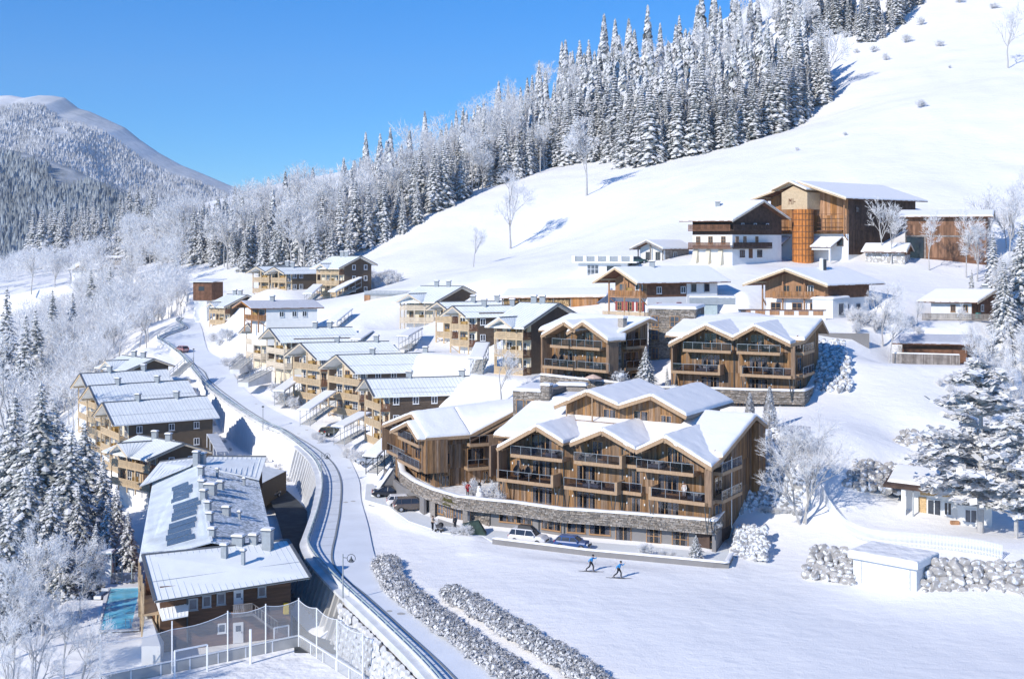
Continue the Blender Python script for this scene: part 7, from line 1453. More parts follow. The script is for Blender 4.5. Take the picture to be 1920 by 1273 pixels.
# ------------------------------------------------------------------ trees and shrubs, hung with hoar frost and snow
def spruce_meshes(seed, h=20.0, rad=3.3, whorls=26, per=8, frost=.72, low=.08, spray=1.0):
    # trunk mesh and crown mesh: drooping boughs made of many small sprays, snow lying on top of dark needles
    r = random.Random(seed); t = MB(); t.tube([(0, 0, -1.5), (0, 0, h*.5), (0, 0, h*.97)], [h*.016, h*.009, .03], 6)
    c = MB(); vs = []; fs = []; mi = []
    lean = r.uniform(-.02, .02)
    for i in range(whorls):
        f = low+(1-low)*(i/whorls)**.92; z = h*f; R = rad*(1-f)**.82*r.uniform(.78, 1.12)+.12; n = max(4, int(per*(.55+.45*(1-f))+r.random()))
        a0 = r.random()*6.28
        for k in range(n):
            a = a0+2*PI*k/n+r.uniform(-.3, .3); L = R*r.uniform(.7, 1.12); ca, sa = math.cos(a), math.sin(a); droop = r.uniform(.28, .5)*(1.15-f*.6)
            segs = max(2, int(L/(.62*spray)))
            for j in range(segs):
                u0 = .12+.88*j/segs; u1 = min(1.08, u0+1.35/segs); w_ = (.30*L*(1-.45*u0)+.16)*r.uniform(.6, 1.15)*spray
                z0 = z-droop*L*u0**1.5+.10*L*u0; z1 = z-droop*L*u1**1.5+.08*L*u1-.12
                tw = r.uniform(-.35, .35)
                px0, py0 = ca*L*u0, sa*L*u0; px1, py1 = ca*L*u1, sa*L*u1; mx, my = (px0+px1)/2, (py0+py1)/2; zm = (z0+z1)/2
                lx, ly = -sa*w_, ca*w_; dz = w_*.35
                fr = r.random() < frost
                k0 = len(vs); up = .10 if fr else -.06
                vs += [(px0, py0, z0+up), (mx+lx, my+ly, zm-dz+tw*w_*.5+up), (px1, py1, z1+up*.5), (mx-lx, my-ly, zm-dz-tw*w_*.5+up)]
                fs.append((k0, k0+1, k0+2, k0+3)); mi.append(0 if fr else 1)
                if fr and r.random() < .33:            # needles hanging under the snow
                    k0 = len(vs); g = r.uniform(.15, .45)*spray
                    vs += [(px0, py0, z0-.05), (mx+lx*1.15, my+ly*1.15, zm-dz-g), (px1*1.03, py1*1.03, z1-g*.8), (mx-lx*1.15, my-ly*1.15, zm-dz-g)]; fs.append((k0, k0+1, k0+2, k0+3)); mi.append(1)
    # tip
    k0 = len(vs); vs += [(.18, 0, h*.955), (-.12, .15, h*.955), (-.1, -.16, h*.955), (lean, 0, h*1.01)]; fs += [(k0, k0+1, k0+3), (k0+1, k0+2, k0+3), (k0+2, k0, k0+3)]; mi += [0]*3
    c.v = vs; c.f = fs; c.m = mi
    return t.mesh('trunk', 'bark'), c
def decid_meshes(seed, h=12.0, spread=.42, levels=4, twig=.05, tw_n=3, mat='frost', multi=1, low=.2, dens=1.0):
    r = random.Random(seed); T = MB(); vs = []; fs = []; mi = []
    def ribbon(p, q, w_, k_=0):
        d = q-p; s = d.cross(Vector((r.uniform(-1, 1), r.uniform(-1, 1), r.uniform(-.4, .4))))
        if s.length < 1e-5: return
        s = s.normalized()*w_/2; mi.append(k_); k = len(vs); vs.extend([tuple(p-s), tuple(p+s), tuple(q+s*.35), tuple(q-s*.35)]); fs.append((k, k+1, k+2, k+3))
    def grow(p, d, L, rad, lev):
        q = p+d*L*.5+Vector((r.uniform(-.06, .06), r.uniform(-.06, .06), .02))*L; e = q+(d+Vector((r.uniform(-.2, .2), r.uniform(-.2, .2), .12))).normalized()*L*.5
        if rad > .05: T.tube([p, q, e], [rad, rad*.8, rad*.62], 5)
        else: ribbon(p, q, rad*2.4, lev > 0); ribbon(q, e, rad*2, lev > 0)
        if lev == 0:
            for _ in range(tw_n):
                b = p.lerp(e, r.uniform(.15, 1)); dd = (d+Vector((r.uniform(-1, 1), r.uniform(-1, 1), r.uniform(-.5, .8)))*.9).normalized(); ribbon(b, b+dd*L*r.uniform(.5, 1.0), twig*r.uniform(.7, 1.3))
                b2 = b+dd*L*.4; dd2 = (dd+Vector((r.uniform(-1, 1), r.uniform(-1, 1), r.uniform(-.7, .5)))*.9).normalized(); ribbon(b2, b2+dd2*L*r.uniform(.3, .6), twig*.8)
            return
        n = r.choice((3, 4)) if lev > 1 else r.choice((4, 5)); n = max(2, int(n*dens+.5))
        for k in range(n):
            s = r.uniform(.35, 1.0) if k else 1.0; b = p.lerp(q, s*2) if s < .5 else q.lerp(e, (s-.5)*2)
            ang = r.uniform(.35, .8) if k else r.uniform(0, .25); az = r.random()*6.28; x = d.cross(Vector((math.cos(az), math.sin(az), .3))).normalized()
            nd_ = (d*math.cos(ang)+x*math.sin(ang)+Vector((0, 0, .10))).normalized(); grow(b, nd_, L*r.uniform(.58, .8), rad*r.uniform(.5, .68), lev-1)
    for m_ in range(multi):
        off = Vector((r.uniform(-.3, .3), r.uniform(-.3, .3), -.8)) if multi > 1 else Vector((0, 0, -.8)); d = Vector((r.uniform(-.25, .25), r.uniform(-.25, .25), 1)).normalized() if multi > 1 else Vector((0, 0, 1)); L = h*.42
        T.tube([off, off+d*h*low], [h*.020, h*.017], 6); grow(off+d*h*low*.98, d, L, h*.016, levels)
    c = MB(); c.v = vs; c.f = fs; c.m = [int(k) for k in mi]
    return T, c, mat
def clump_mesh(seed, n=170, r0=.52, leaf=.125, mats=('frost_grey', 'frost')):
    r = random.Random(seed); m = MB()
    for i in range(n):
        d = Vector((r.gauss(0, 1), r.gauss(0, 1), abs(r.gauss(0, 1))*.8-.1)).normalized(); p = d*r0*r.uniform(.6, 1.2); a = d.cross(Vector((r.uniform(-1, 1), r.uniform(-1, 1), r.uniform(-1, 1)))).normalized()*leaf*r.uniform(.6, 1.3); b = d.cross(a).normalized()*leaf*r.uniform(.5, 1.1)+d*r.uniform(-.05, .08)
        m.cur = 1 if r.random() < .4 else 0
        if r.random() < .45: a = a.normalized()*.022; b = (d+a*8*r.uniform(-1, 1)).normalized()*r.uniform(.12, .24); p = p*1.05
        m.face(tuple(p-a), tuple(p-b), tuple(p+a), tuple(p+b))
    m.cur = 0
    return m
def crownmesh(c, mats): 
    if len(mats) < 2: mats = (mats[0], 'bark_frost')
    me = bpy.data.meshes.new('crown'); me.from_pydata([tuple(v) for v in c.v], [], c.f); [me.materials.append(MT[x]) for x in mats]
    if any(c.m): me.polygons.foreach_set('material_index', c.m)
    me.update(); return me
SPR = []
for i in range(6):
    t, c = spruce_meshes(100+i, 20, 3.9*(.85+.3*(i % 3)/2), 30, 9, frost=[.93, .82, .88, .76, .95, .8][i]); SPR.append((t, crownmesh(c, ('frost', 'needle'))))
DARK = []
for i in range(3): t, c = spruce_meshes(140+i, 20, 3.9, 30, 9, frost=.5+.1*i); DARK.append((t, crownmesh(c, ('frost', 'needle'))))
NEAR = []
for i in range(4): t, c = spruce_meshes(170+i, 20, 4.9, 44, 14, frost=[.64, .55, .70, .5][i], low=.03, spray=.62); NEAR.append((t, crownmesh(c, ('frost', 'needle'))))
DEC = []
for i in range(5):
    T, c, m_ = decid_meshes(200+i, 12, levels=4, twig=.075, tw_n=3); DEC.append((T.mesh('trunk', 'bark_frost'), crownmesh(c, (m_,))))
DEN = []
for i in range(3):
    T, c, m_ = decid_meshes(230+i, 12, levels=5, twig=.042, tw_n=3, multi=1, dens=.95); DEN.append((T.mesh('trunk', 'bark_frost'), crownmesh(c, (m_,))))
T, c, m_ = decid_meshes(281, 12, levels=5, twig=.045, tw_n=3, multi=3, low=.07, dens=.95); BIG = (T.mesh('trunk', 'bark_frost'), crownmesh(c, (m_,)))
BUSH = []
for i in range(3):
    T, c, m_ = decid_meshes(250+i, 2.6, levels=3, twig=.035, tw_n=4, multi=5, low=.05, mat='frost'); BUSH.append((T.mesh('stems', 'bark'), crownmesh(c, (m_,))))
TR = random.Random(77)
def plant(kind, lab, cat, group, pair, loc, s, sz=None, names=('trunk', 'crown'), sink=.2):
    r = thing(kind, lab, cat, (loc[0], loc[1], loc[2]-sink), group); r.rotation_euler = (TR.uniform(-.03, .03), TR.uniform(-.03, .03), TR.random()*6.28); r.scale = (s, s, sz or s)
    for nm, me in zip(names, pair): o = bpy.data.objects.new(nm, me); C.objects.link(o); o.parent = r
    return r
EDGE = [(250, 470), (330, 425), (400, 395), (470, 372), (560, 352), (620, 350), (680, 358), (800, 373), (900, 389), (1000, 404), (1080, 412), (1120, 405), (1180, 380), (1235, 371), (1330, 372), (1400, 370), (1440, 374), (1490, 384), (1558, 396)]
ex, ey = zip(*EDGE)
stand = []                                             # forest above the slope: (x, y) spots
for row in range(26):
    off = row*6.0
    px = 245.0
    while px < 1560:
        Y = np.interp(px, ex, ey)+off+TR.uniform(-2.5, 2.5)+(2 if row == 0 else 0)
        # the wood thins out behind the first rows on the far right
        if px > 1380 and (1560-px)/180*9+4 < row < 15: px += 60; continue
        if row < 13 or TR.random() < .55: stand.append((px, Y, row))
        px += (4.3 if row < 14 else 6.5)/Y*FOC*TR.uniform(.7, 1.35)
for px in range(1540, 1800, 16):                       # upper wood edge at the top right
    for k in range(3): stand.append((px+TR.uniform(-6, 6), np.interp(px, [1540, 1650, 1800], [470, 440, 500])+12+k*9+TR.uniform(-3, 3), 3+k))
stand = [s for s in stand if TR.random() > .06]
XY = np.array([((px-CX)*Y/FOC, Y) for px, Y, r_ in stand]); ZZ = th(XY)
isd = []
for (px, Y, row), (x, y), z in zip(stand, XY, ZZ):
    q = n2(px/90, Y/25, 3)+TR.uniform(-.35, .35)
    left = px < 640
    dec = q > (.10 if left else .28) and not (px > 1100 and row < 6 and TR.random() < .85) or (px > 1380 and row >= 15 and TR.random() < .5); isd.append(dec)
order = sorted(range(len(stand)), key=lambda i: stand[i][2]*1.0+stand[i][1]*.004)
ns = nd_ = 0; restS = []; restD = []
for i in order:
    px, Y, row = stand[i]; x, y = XY[i]; z = ZZ[i]
    if isd[i]:
        s = TR.uniform(.85, 1.35)
        if nd_ < 190: plant('frosted_broadleaf_tree', 'bare broadleaf tree white with hoar frost standing in the hillside forest', 'tree', 'frosted broadleaf trees of the hillside forest', DEC[TR.randrange(5)], (x, y, z), s, s*TR.uniform(.9, 1.25)); nd_ += 1
        else: restD.append((x, y, z, s))
    else:
        big = 1.15 if px > 1050 else (.85 if px > 640 else .78); s = big*TR.choice((TR.uniform(.5, .8), TR.uniform(.8, 1.2), TR.uniform(.8, 1.2)))
        if px > 1500 and Y > 430: s *= .8
        if ns < 250: plant('frosted_spruce', 'frost covered spruce standing in the dense forest above the open snow slope', 'tree', 'frosted spruces of the hillside forest', (DARK[TR.randrange(3)] if TR.random() < .2 else SPR[TR.randrange(6)]), (x, y, z), s, s*TR.uniform(.95, 1.2)); ns += 1
        else: restS.append((x, y, z, s))
# the rest of the forest, farther back and mostly hidden, as one mass
def lowpoly(n=90, h=20, rad=3.1, seed=0):
    r = random.Random(seed); vs = []; fs = []; mi = []
    for i in range(n):
        f = .05+.95*r.random()**.8; f = min(f, .98); z = h*f; R = rad*(1-f)**.8+.15; a = r.random()*6.28; ca, sa = math.cos(a), math.sin(a); w_ = R*.42+.25; L = R*r.uniform(.75, 1.15)
        k = len(vs); vs += [(ca*L*.25, sa*L*.25, z+.6), (ca*L*.75-sa*w_, sa*L*.75+ca*w_, z-L*.25), (ca*L, sa*L, z-L*.55-.3), (ca*L*.75+sa*w_, sa*L*.75-ca*w_, z-L*.25)]; fs.append((k, k+1, k+2, k+3)); mi.append(0 if r.random() < .72 else 1)
    return np.array(vs), np.array(fs), mi
def mass(name, spots, protos, lab=None):
    V = []; Fc = []; MI = []; off = 0; r = random.Random(5)
    for x, y, z, s in spots:
        v, f, mi = protos[r.randrange(len(protos))]; a = r.random()*6.28; ca, sa = math.cos(a), math.sin(a)
        q = np.stack([v[:, 0]*ca-v[:, 1]*sa, v[:, 0]*sa+v[:, 1]*ca, v[:, 2]*r.uniform(.95, 1.2)], 1)*s+np.array([x, y, z-.3]); V.append(q); Fc.append(f+off); MI += mi; off += len(v)
    V = np.concatenate(V); Fc = np.concatenate(Fc); me = bpy.data.meshes.new(name); me.vertices.add(len(V)); me.vertices.foreach_set('co', V.ravel()); me.loops.add(Fc.size); me.loops.foreach_set('vertex_index', Fc.ravel()); me.polygons.add(len(Fc)); me.polygons.foreach_set('loop_start', np.arange(0, Fc.size, 4)); me.polygons.foreach_set('loop_total', np.full(len(Fc), 4)); me.materials.append(MT['frost']); me.materials.append(MT['needle']); me.polygons.foreach_set('material_index', MI); me.update(); me.validate()
    o = bpy.data.objects.new(name, me); C.objects.link(o); o['kind'] = 'stuff'; return o
LPS = [lowpoly(230, seed=i) for i in range(4)]
def mesh_np(me): return np.array([v.co[:] for v in me.vertices]), np.array([p.vertices[:] for p in me.polygons]), None
if restS: mass('distant_spruces', restS, LPS)
if restD:
    P_ = []
    for t, c in DEC[:2]:
        v = np.array([x.co[:] for x in c.vertices]).reshape(-1, 4, 3); k = np.random.RandomState(1).permutation(len(v))[:420]; v = v[k]; m_ = v.mean(1, keepdims=True); v = m_+(v-m_)*1.5; v = v.reshape(-1, 3); P_.append((v, np.arange(len(v)).reshape(-1, 4), [0]*(len(v)//4)))
    mass('distant_broadleaf_trees', restD, P_)
print('trees', ns, nd_, len(restS), len(restD))
# ---- valley side on the left: broadleaf thicket with scattered spruces
nv = 0; k = 0; rest = []
while k < 560:
    px = TR.uniform(-50, 345); Y = TR.uniform(265, 440) if px < 250 else TR.uniform(262, 450); k += 1
    lim = np.interp(px, [-50, 60, 150, 230, 345], [200, 235, 262, 285, 330])
    if Y < lim: continue
    x = (px-CX)*Y/FOC; z = th1(x, Y); s = TR.uniform(.6, 1.05)
    if z < -60: continue
    if nv < 150: plant('frosted_broadleaf_tree', 'bare broadleaf tree white with hoar frost on the valley side left of the road', 'tree', 'frosted broadleaf trees of the valley side', DEC[TR.randrange(5)], (x, Y, z), s); nv += 1
    else: rest.append((x, Y, z, s))
for k in range(210): px, Y = TR.uniform(-60, 190), TR.uniform(425, 556); x = (px-CX)*Y/FOC; rest.append((x, Y, th1(x, Y), TR.uniform(.4, .8)))
if rest: mass('valley_thicket', rest, P_)
for px, top, Y, lab in [(10, 535, 300, 'slim spruce at the left edge of the picture, level with the wooden tower'), (42, 585, 285, 'dark spruce low in the frosted thicket near the left edge'), (72, 575, 300, 'narrow dark spruce between two wider ones in the frosted thicket'), (100, 540, 330, 'left of two tall spruces in the middle of the valley thicket'), (135, 545, 335, 'right of two tall spruces in the middle of the valley thicket'), (172, 502, 380, 'spruce standing before the half buried white house'), (206, 495, 385, 'spruce just right of the half buried white house'), (60, 470, 560, 'spruce at the left end of the far wood'), (20, 500, 560, 'lone frosted tree on the skyline of the left meadow')]:
    x = (px-CX)*Y/FOC; z = th1(x, Y); h = CAMZ-(top-HY)*Y/FOC-z; h = max(9, min(h, 26)); plant('spruce', lab, 'tree', None, DARK[TR.randrange(3)], (x, Y, CAMZ-(top-HY)*Y/FOC-h), h/20)
fw = []
for k in range(85):                                    # the far wood closing the valley on the left
    px = TR.uniform(62, 300); Y = TR.uniform(560, 680); x = (px-CX)*Y/FOC; fw.append((x, Y, th1(x, Y), TR.uniform(.9, 1.45)*(1.25 if px < 130 else 1.05)))
for i, (x, y, z, s) in enumerate(fw): plant('frosted_spruce', 'frosted spruce of the far wood that closes the valley at the left', 'tree', 'spruces of the far wood on the left', SPR[i % 6], (x, y, z), s*.9)
# ---- big spruces in the left foreground
for px, top, Y, w_, lab in [(82, 712, 178, 1.0, 'tallest foreground spruce at the left, its tip level with the valley chalets'), (128, 800, 165, 1.0, 'foreground spruce right beside the pool building yard'), (165, 785, 176, 1.05, 'dark foreground spruce touching the valley chalet balconies'), (40, 870, 150, 1.0, 'foreground spruce near the left edge below the tallest one'), (20, 735, 190, .9, 'slim foreground spruce at the left edge'), (105, 745, 186, .9, 'foreground spruce half hidden behind the tallest one'), (95, 905, 150, .95, 'lower foreground spruce left of the pool slide tower'), (198, 850, 172, .8, 'small dark spruce between the valley chalets and the pool slide'), (-10, 900, 150, 1, 'spruce cut by the left edge of the picture'), (150, 905, 160, .8, 'short foreground spruce above the pool terrace'), (60, 1010, 132, .8, 'lowest dark spruce at the left above the frosted thicket'), (120, 985, 142, .9, 'dark spruce above the pool lawn'), (175, 975, 148, .8, 'dark spruce just left of the pool slide tower'), (15, 940, 140, 1, 'dark spruce low at the left edge'), (62, 850, 168, 1, 'foreground spruce between the tallest one and the left edge'), (222, 905, 166, .8, 'small spruce in the shade beside the long grey roof'), (205, 930, 158, .9, 'dark spruce close behind the pool slide tower'), (0, 1010, 128, 1, 'low spruce cut by the left edge beside the frosted trees'), (240, 955, 156, .8, 'lowest dark spruce against the wall of the long grey roofed wing')]:
    x = (px-CX)*Y/FOC; z = th1(x, Y); h = CAMZ-(top-HY)*Y/FOC-z; h = max(8, h); plant('foreground_spruce', lab, 'tree', None, NEAR[TR.randrange(4)], (x, Y, z), h/20*w_*1.22, h/20)
for px, top, Y, lab in [(150, 1035, 134, 'small frosted tree at the corner of the pool lawn'), (60, 1190, 106, 'frosted shrubby tree at the very bottom left'), (20, 1210, 103, 'lowest frosted shrubby tree in the bottom left corner'), (25, 1050, 122, 'frosted bare tree in the bottom left corner'), (80, 1010, 128, 'frosted bare tree left of the pool lawn'), (-5, 1120, 112, 'frosted bare tree cut by the left edge at the bottom'), (60, 1120, 115, 'second frosted tree from the corner at the bottom left'), (120, 1150, 116, 'low frosted tree below the pool lawn'), (150, 1190, 108, 'low frosted tree left of the court net'), (15, 690, 215, 'frosted bare tree above the leftmost foreground spruce')]:
    x = (px-CX)*Y/FOC; z = th1(x, Y); h = max(5, CAMZ-(top-HY)*Y/FOC-z); plant('frosted_bare_tree', lab, 'tree', None, DEN[TR.randrange(3)], (x, Y, z), h/12)
# ---- single trees and shrubs of the village and the open slope
def one(px, py, Y, h, pair, lab, kind='frosted_bare_tree', cat='tree', gr=None, hb=12.0, zc=None, ws=1.0, names=('trunk', 'crown')):
    x = (px-CX)*Y/FOC; z = th1(x, Y) if zc is None else zc; return plant(kind, lab, cat, gr, pair, (x, Y, z), h/hb*ws, h/hb, names)
one(957, 465, 330, 17, DEN[0], 'lone frosted tree in the middle of the open snow slope'); one(1100, 360, 352, 17, DEN[1], 'tall frosted tree at the foot of the spruce wood, trunk visible'); one(888, 505, 300, 8, DEC[1], 'small frosted tree low on the open slope')
one(1890, 175, 380, 15, DEC[2], 'thin frosted tree near the right edge high on the slope'); one(940, 742, 188, 8, DEN[2], 'frosted tree behind the left lodge, before the tall dark gabled chalet', zc=None)
for i, (px, Y, h) in enumerate([(1652, 246, 10), (1672, 244, 9), (1742, 240, 9), (1812, 236, 10)]): one(px, 0, Y, h, DEC[i % 5], ['left of two bare trees between the big barn and the small hut', 'right of two bare trees between the big barn and the small hut', 'bare tree before the left half of the long weathered barn', 'bare tree before the right half of the long weathered barn'][i], ws=.8)
for i, (px, Y, h) in enumerate([(1655, 200, 8.5), (1668, 191, 7), (1640, 205, 5.5)]): one(px, 0, Y, h, DEN[i % 3], ['frosted tree left of the low log cabin', 'frosted tree at the corner of the log cabin fence', 'frosted shrubby tree behind the grey wall'][i])
one(1508, 968, 146.5, 10.2, BIG, 'large frosted tree beside the tall rubble bank', ws=1.0); one(1885, 0, 200, 16, NEAR[2], 'tall frosted spruce at the right edge behind the cottages', 'foreground_spruce', hb=20)
one(1915, 0, 205, 20, NEAR[0], 'tallest frosted spruce cut by the right edge', 'foreground_spruce', hb=20); one(1860, 0, 226, 12, SPR[1], 'frosted spruce above the white cottage', 'foreground_spruce', hb=20); one(1900, 0, 172, 9, DEN[0], 'frosted tree right of the log cabin')
for i, (px, Y, h) in enumerate([(1870, 180, 7), (1840, 186, 6), (1900, 188, 8), (1858, 170, 6), (1920, 178, 9), (1800, 205, 3), (1720, 205, 3.5), (1885, 215, 8)]): one(px, 0, Y, h, DEN[i % 3], 'frosted thicket tree below the cottages at the right edge', gr='frosted trees at the right edge')
# the broad frosted pine before the white house
def pine_mesh(seed, h=13.0):
    r = random.Random(seed); T = MB(); T.tube([(0, 0, -1), (.1, 0, h*.5), (0, .1, h*.95)], [.28, .2, .05], 8); c = MB()
    for i in range(96):
        f = r.uniform(.18, .99); z = h*f; R = 5.4*(math.sin(min(1, (1.06-f)*1.5)*PI/2))*r.uniform(.5, 1.05); a = r.random()*6.28; ca, sa = math.cos(a), math.sin(a); e = Vector((ca*R, sa*R, z+R*.10))
        T.tube([(0, 0, z-.3), tuple(e*.55+Vector((0, 0, z*.45-.1))), tuple(e)], [.09, .05, .02], 4)
        for j in range(64):
            t = r.uniform(.3, 1.08); p = Vector((ca*R*t, sa*R*t, z+R*.10*t))+Vector((r.gauss(0, .45), r.gauss(0, .45), r.gauss(0, .13)))*(.4+.5*R/5); l = r.uniform(.22, .5); an = r.random()*6.28; u = Vector((math.cos(an), math.sin(an), r.uniform(-.45, .45)))*l; v = Vector((-math.sin(an), math.cos(an), r.uniform(-.9, .9)))*l*.6
            c.cur = 0 if r.random() < .93 else 1
            if c.cur: p.z -= .12
            c.face(tuple(p-u), tuple(p-v), tuple(p+u), tuple(p+v))
    return T.mesh('trunk', 'bark_frost'), crownmesh(c, ('frost', 'needle'))
PN = pine_mesh(3)
x, y, z = at(1838, 1010, 141); plant('frosted_pine', 'broad frosted pine standing in front of the white house', 'tree', None, PN, (x, y, th1(x, y)), 1.5, 1.55)
x, y, z = at(1905, 1010, 137); plant('frosted_pine', 'second frosted pine at the right edge beside the white house', 'tree', None, PN, (x, y, th1(x, y)), .95, 1.1)
# shrubs
def bush(px, Y, h, lab, i=0, z=None, gr=None, ws=1.0): return one(px, 0, Y, h, BUSH[i % 3], lab, 'frosted_shrub', 'shrub', gr, 3.2, z, ws, ('stems', 'crown'))
for i in range(14): bush(690+i*4+TR.uniform(-3, 3), 312+TR.uniform(-5, 6), 4.2, 'frosted shrub in the clump beside the tall dark gabled chalet on the slope', i, gr='shrub clump on the slope')
for i, (px, Y, h) in enumerate([(420, 292, 4), (400, 294, 3.6), (432, 284, 4.5), (452, 276, 4.5), (440, 268, 4), (425, 270, 3.4), (412, 286, 3), (463, 262, 3.5)]): one(px, 0, Y, h, BUSH[i % 3], 'dark frosted shrub on the bank left of the road row', 'frosted_shrub', 'shrub', 'shrubs on the bank by the road row', 3.2, None, 1.1, ('stems', 'crown'))
for i, (px, Y, h) in enumerate([(522, 240, 4), (535, 236, 4.5), (548, 233, 4), (512, 243, 3), (590, 216, 2.5), (600, 214, 3), (662, 200, 3.5), (672, 197, 4), (684, 196, 3.5), (652, 203, 3), (698, 195, 3)]): bush(px, Y, h, 'frosted shrub between the stair roofs of the road row', i, gr='shrubs between the stair roofs')
for i, (px, Y, h, s) in enumerate([(1725, 345, 4, 1.3), (1585, 335, 2, 1.2), (1495, 330, 2, 1), (1640, 440, 4, 1.2), (1700, 440, 5, 1.3), (1765, 425, 4, 1.3), (1660, 425, 4, 1), (1800, 470, 5, 1.3), (1860, 455, 4, 1.5), (1605, 445, 3, 1), (1780, 395, 2, 1), (1730, 455, 5, 1), (1690, 475, 5, 1)]): bush(px, Y, h, 'bare frosted bush on the open upper slope', i, gr='bushes on the upper slope', ws=s)
bush(872, 149.5, 2.2, 'large bare shrub on the snow before the lodge entrance', 0, ws=1.5, gr='bare shrubs before the entrance'); bush(850, 150.5, 1.7, 'large bare shrub on the snow before the lodge entrance', 1, ws=1.5, gr='bare shrubs before the entrance'); 
bush(1212, 139.6, 2.6, 'frosted shrub behind the low wall beside the blue car', 1, .1, ws=1.2); bush(1245, 139.0, 1.7, 'small frosted shrub behind the low wall before the glazed doors', 2, .1); bush(1262, 138.4, 1.6, 'smallest frosted shrub behind the low wall', 0, .1)
bush(880, 160, 3.4, 'round frosted shrub tree beside the red coated walker', 2, ZA, ws=1.2); bush(927, 157.5, 3.6, 'frosted shrub tree against the main lodge on the stone podium', 0, ZA); bush(940, 155, 2.4, 'bare shrub at the left foot of the main lodge', 1, ZA)
bush(1262, 178, 2.6, 'frosted shrub left of the upper right lodge', 1, ZB); bush(1226, 179.5, 2.4, 'frosted shrub right of the snowy spruce on the upper podium', 2, ZB); bush(1338, 141.6, 1.6, 'round frosted shrub at the right corner of the stone podium', 0, ZA, ws=1.2)
for i in range(9): bush(1432+i*8, 149.5-.5*i*.3, 1.4, 'clipped brown hedge shrub below the tall rubble bank', i, gr='brown hedge below the rubble bank', ws=1.3)
one(1211, 0, 180.5, 7, NEAR[2], 'snowy spruce on the upper podium before the stone tower', 'snowy_spruce', hb=20, zc=ZB, ws=1.35); one(1252, 0, 181, 4, DARK[0], 'dark narrow cypress on the upper podium', 'dark_cypress', hb=20, zc=ZB, ws=.8)
one(1305, 0, 137.8, 3.0, NEAR[1], 'small snow laden conifer near the right end of the low wall', 'snowy_conifer', hb=20, zc=.1, ws=1.6); one(737, 0, 183, 5.5, NEAR[3], 'narrow frosted conifer beside the stair roof above the ramp wall', 'snowy_conifer', hb=20, zc=-.3, ws=.9)
CL = [clump_mesh(300+i) for i in range(5)]; CLM = [c.mesh('leaf_clump', ['frost_grey', 'frost']) for c in CL]
def cone_tree(px, Y, h, rad, lab):
    x = (px-CX)*Y/FOC; z = th1(x, Y); r = thing('clipped_cypress', lab, 'tree', (x, Y, z)); m = MB(); q = random.Random(int(px))
    for i in range(900): f = q.random()**1.25; a = q.random()*6.28; R = rad*(1-f)**.7*q.uniform(.85, 1.08)*min(1, .55+f*4); p = Vector((x+math.cos(a)*R, Y+math.sin(a)*R, z+.2+f*h)); u = Vector((-math.sin(a), math.cos(a), q.uniform(-.4, .4)))*.17; v = Vector((math.cos(a)*.5, math.sin(a)*.5, .8))*.17; m.cur = int(q.random() < .45); m.face(tuple(p-u), tuple(p-v), tuple(p+u), tuple(p+v))
    part('crown', m, ['frost_grey', 'frost'], r); m = MB(); m.tube([(x, Y, z-.3), (x, Y, z+h*.9)], [.12, .03], 5); part('trunk', m, 'bark', r)
cone_tree(1406, 163.5, 5.6, 1.15, 'left of two clipped cone shaped cypresses before the upper podium'); cone_tree(1443, 163, 5.5, 1.15, 'right of two clipped cone shaped cypresses before the upper podium')
x, y, _ = at(1163, 0, 180); r = thing('ball_tree', 'clipped frosted ball tree on the upper podium', 'tree', (x, y, ZB)); m = MB(); m.tube([(x, y, ZB), (x, y, ZB+1.2)], .07, 5); part('trunk', m, 'bark', r); inst('crown', CLM[0], r, (0, 0, 2.1), (0, 0, 0), (2.2, 2.2, 2.2))
# hedges along the lower road: every clump its own
def hedge(lab, line_px, half, h, seed):
    q = random.Random(seed); pl = smooth_line([gz(a, b, -.55 if seed == 1 else -.2)[:2] for a, b in line_px], 1); f, L = along(pl); r = thing('frosted_hedge', lab, 'hedge', (*f(L/2)[:2], -.6)); n = 0; t = 0; pos = []
    while t < L:
        for k in (-1, 0, 1):
            x, y, tx, ty = f(t+q.uniform(-.3, .3)); o = k*half*.62+q.uniform(-.2, .2); pos.append((x-ty*o, y+tx*o, abs(k)))
        t += .62 if L < 55 else .7
    Z = th(np.array([(a, b) for a, b, _ in pos])); pos = list(zip(pos, Z)); st = len(pos)/295 if len(pos) > 295 else 1
    for (x, y, k), z in pos[:295]: s = q.uniform(.95, 1.35); inst('leaf_clump', CLM[q.randrange(5)], r, Vector((x, y, z+h*(.42 if k else .62)*q.uniform(.8, 1.15)))-r.location, (q.uniform(-.3, .3), q.uniform(-.3, .3), q.random()*6.28), (s*1.15, s*1.15, s)); 
hedge('long frosted hedge along the edge of the lower road', [(722, 1050), (735, 1085), (768, 1118), (822, 1160), (890, 1208), (955, 1256), (1010, 1298), (1060, 1340)], 1.3, 1.1, 1)
hedge('second frosted hedge, parallel to the road hedge, farther into the snow field', [(842, 1110), (900, 1145), (960, 1180), (1030, 1226), (1090, 1266), (1150, 1310), (1210, 1350)], 1.15, 1.1, 2)
hd3 = [bush(px, Y, 1.2, 'low frosted scrub on the bank between the valley chalets and the road', i, gr='scrub on the road bank', ws=1.2) for i, (px, Y) in enumerate([(TR.uniform(395, 510), 0) for _ in range(0)])]
q = random.Random(9); k = 0
while k < 90:                                          # scrub of the bank below the road
    y = q.uniform(205, 262); i = int(np.argmin([abs(p[1]-y) for p in rail_s])); x = rail_s[i][0]-q.uniform(1.5, 11); zz = th1(x, y)
    plant('bank_scrub', 'low frosted scrub on the bank between the valley chalets and the road', 'shrub', 'scrub on the road bank', BUSH[k % 3], (x, y, zz), q.uniform(.3, .6), names=('stems', 'crown')); k += 1
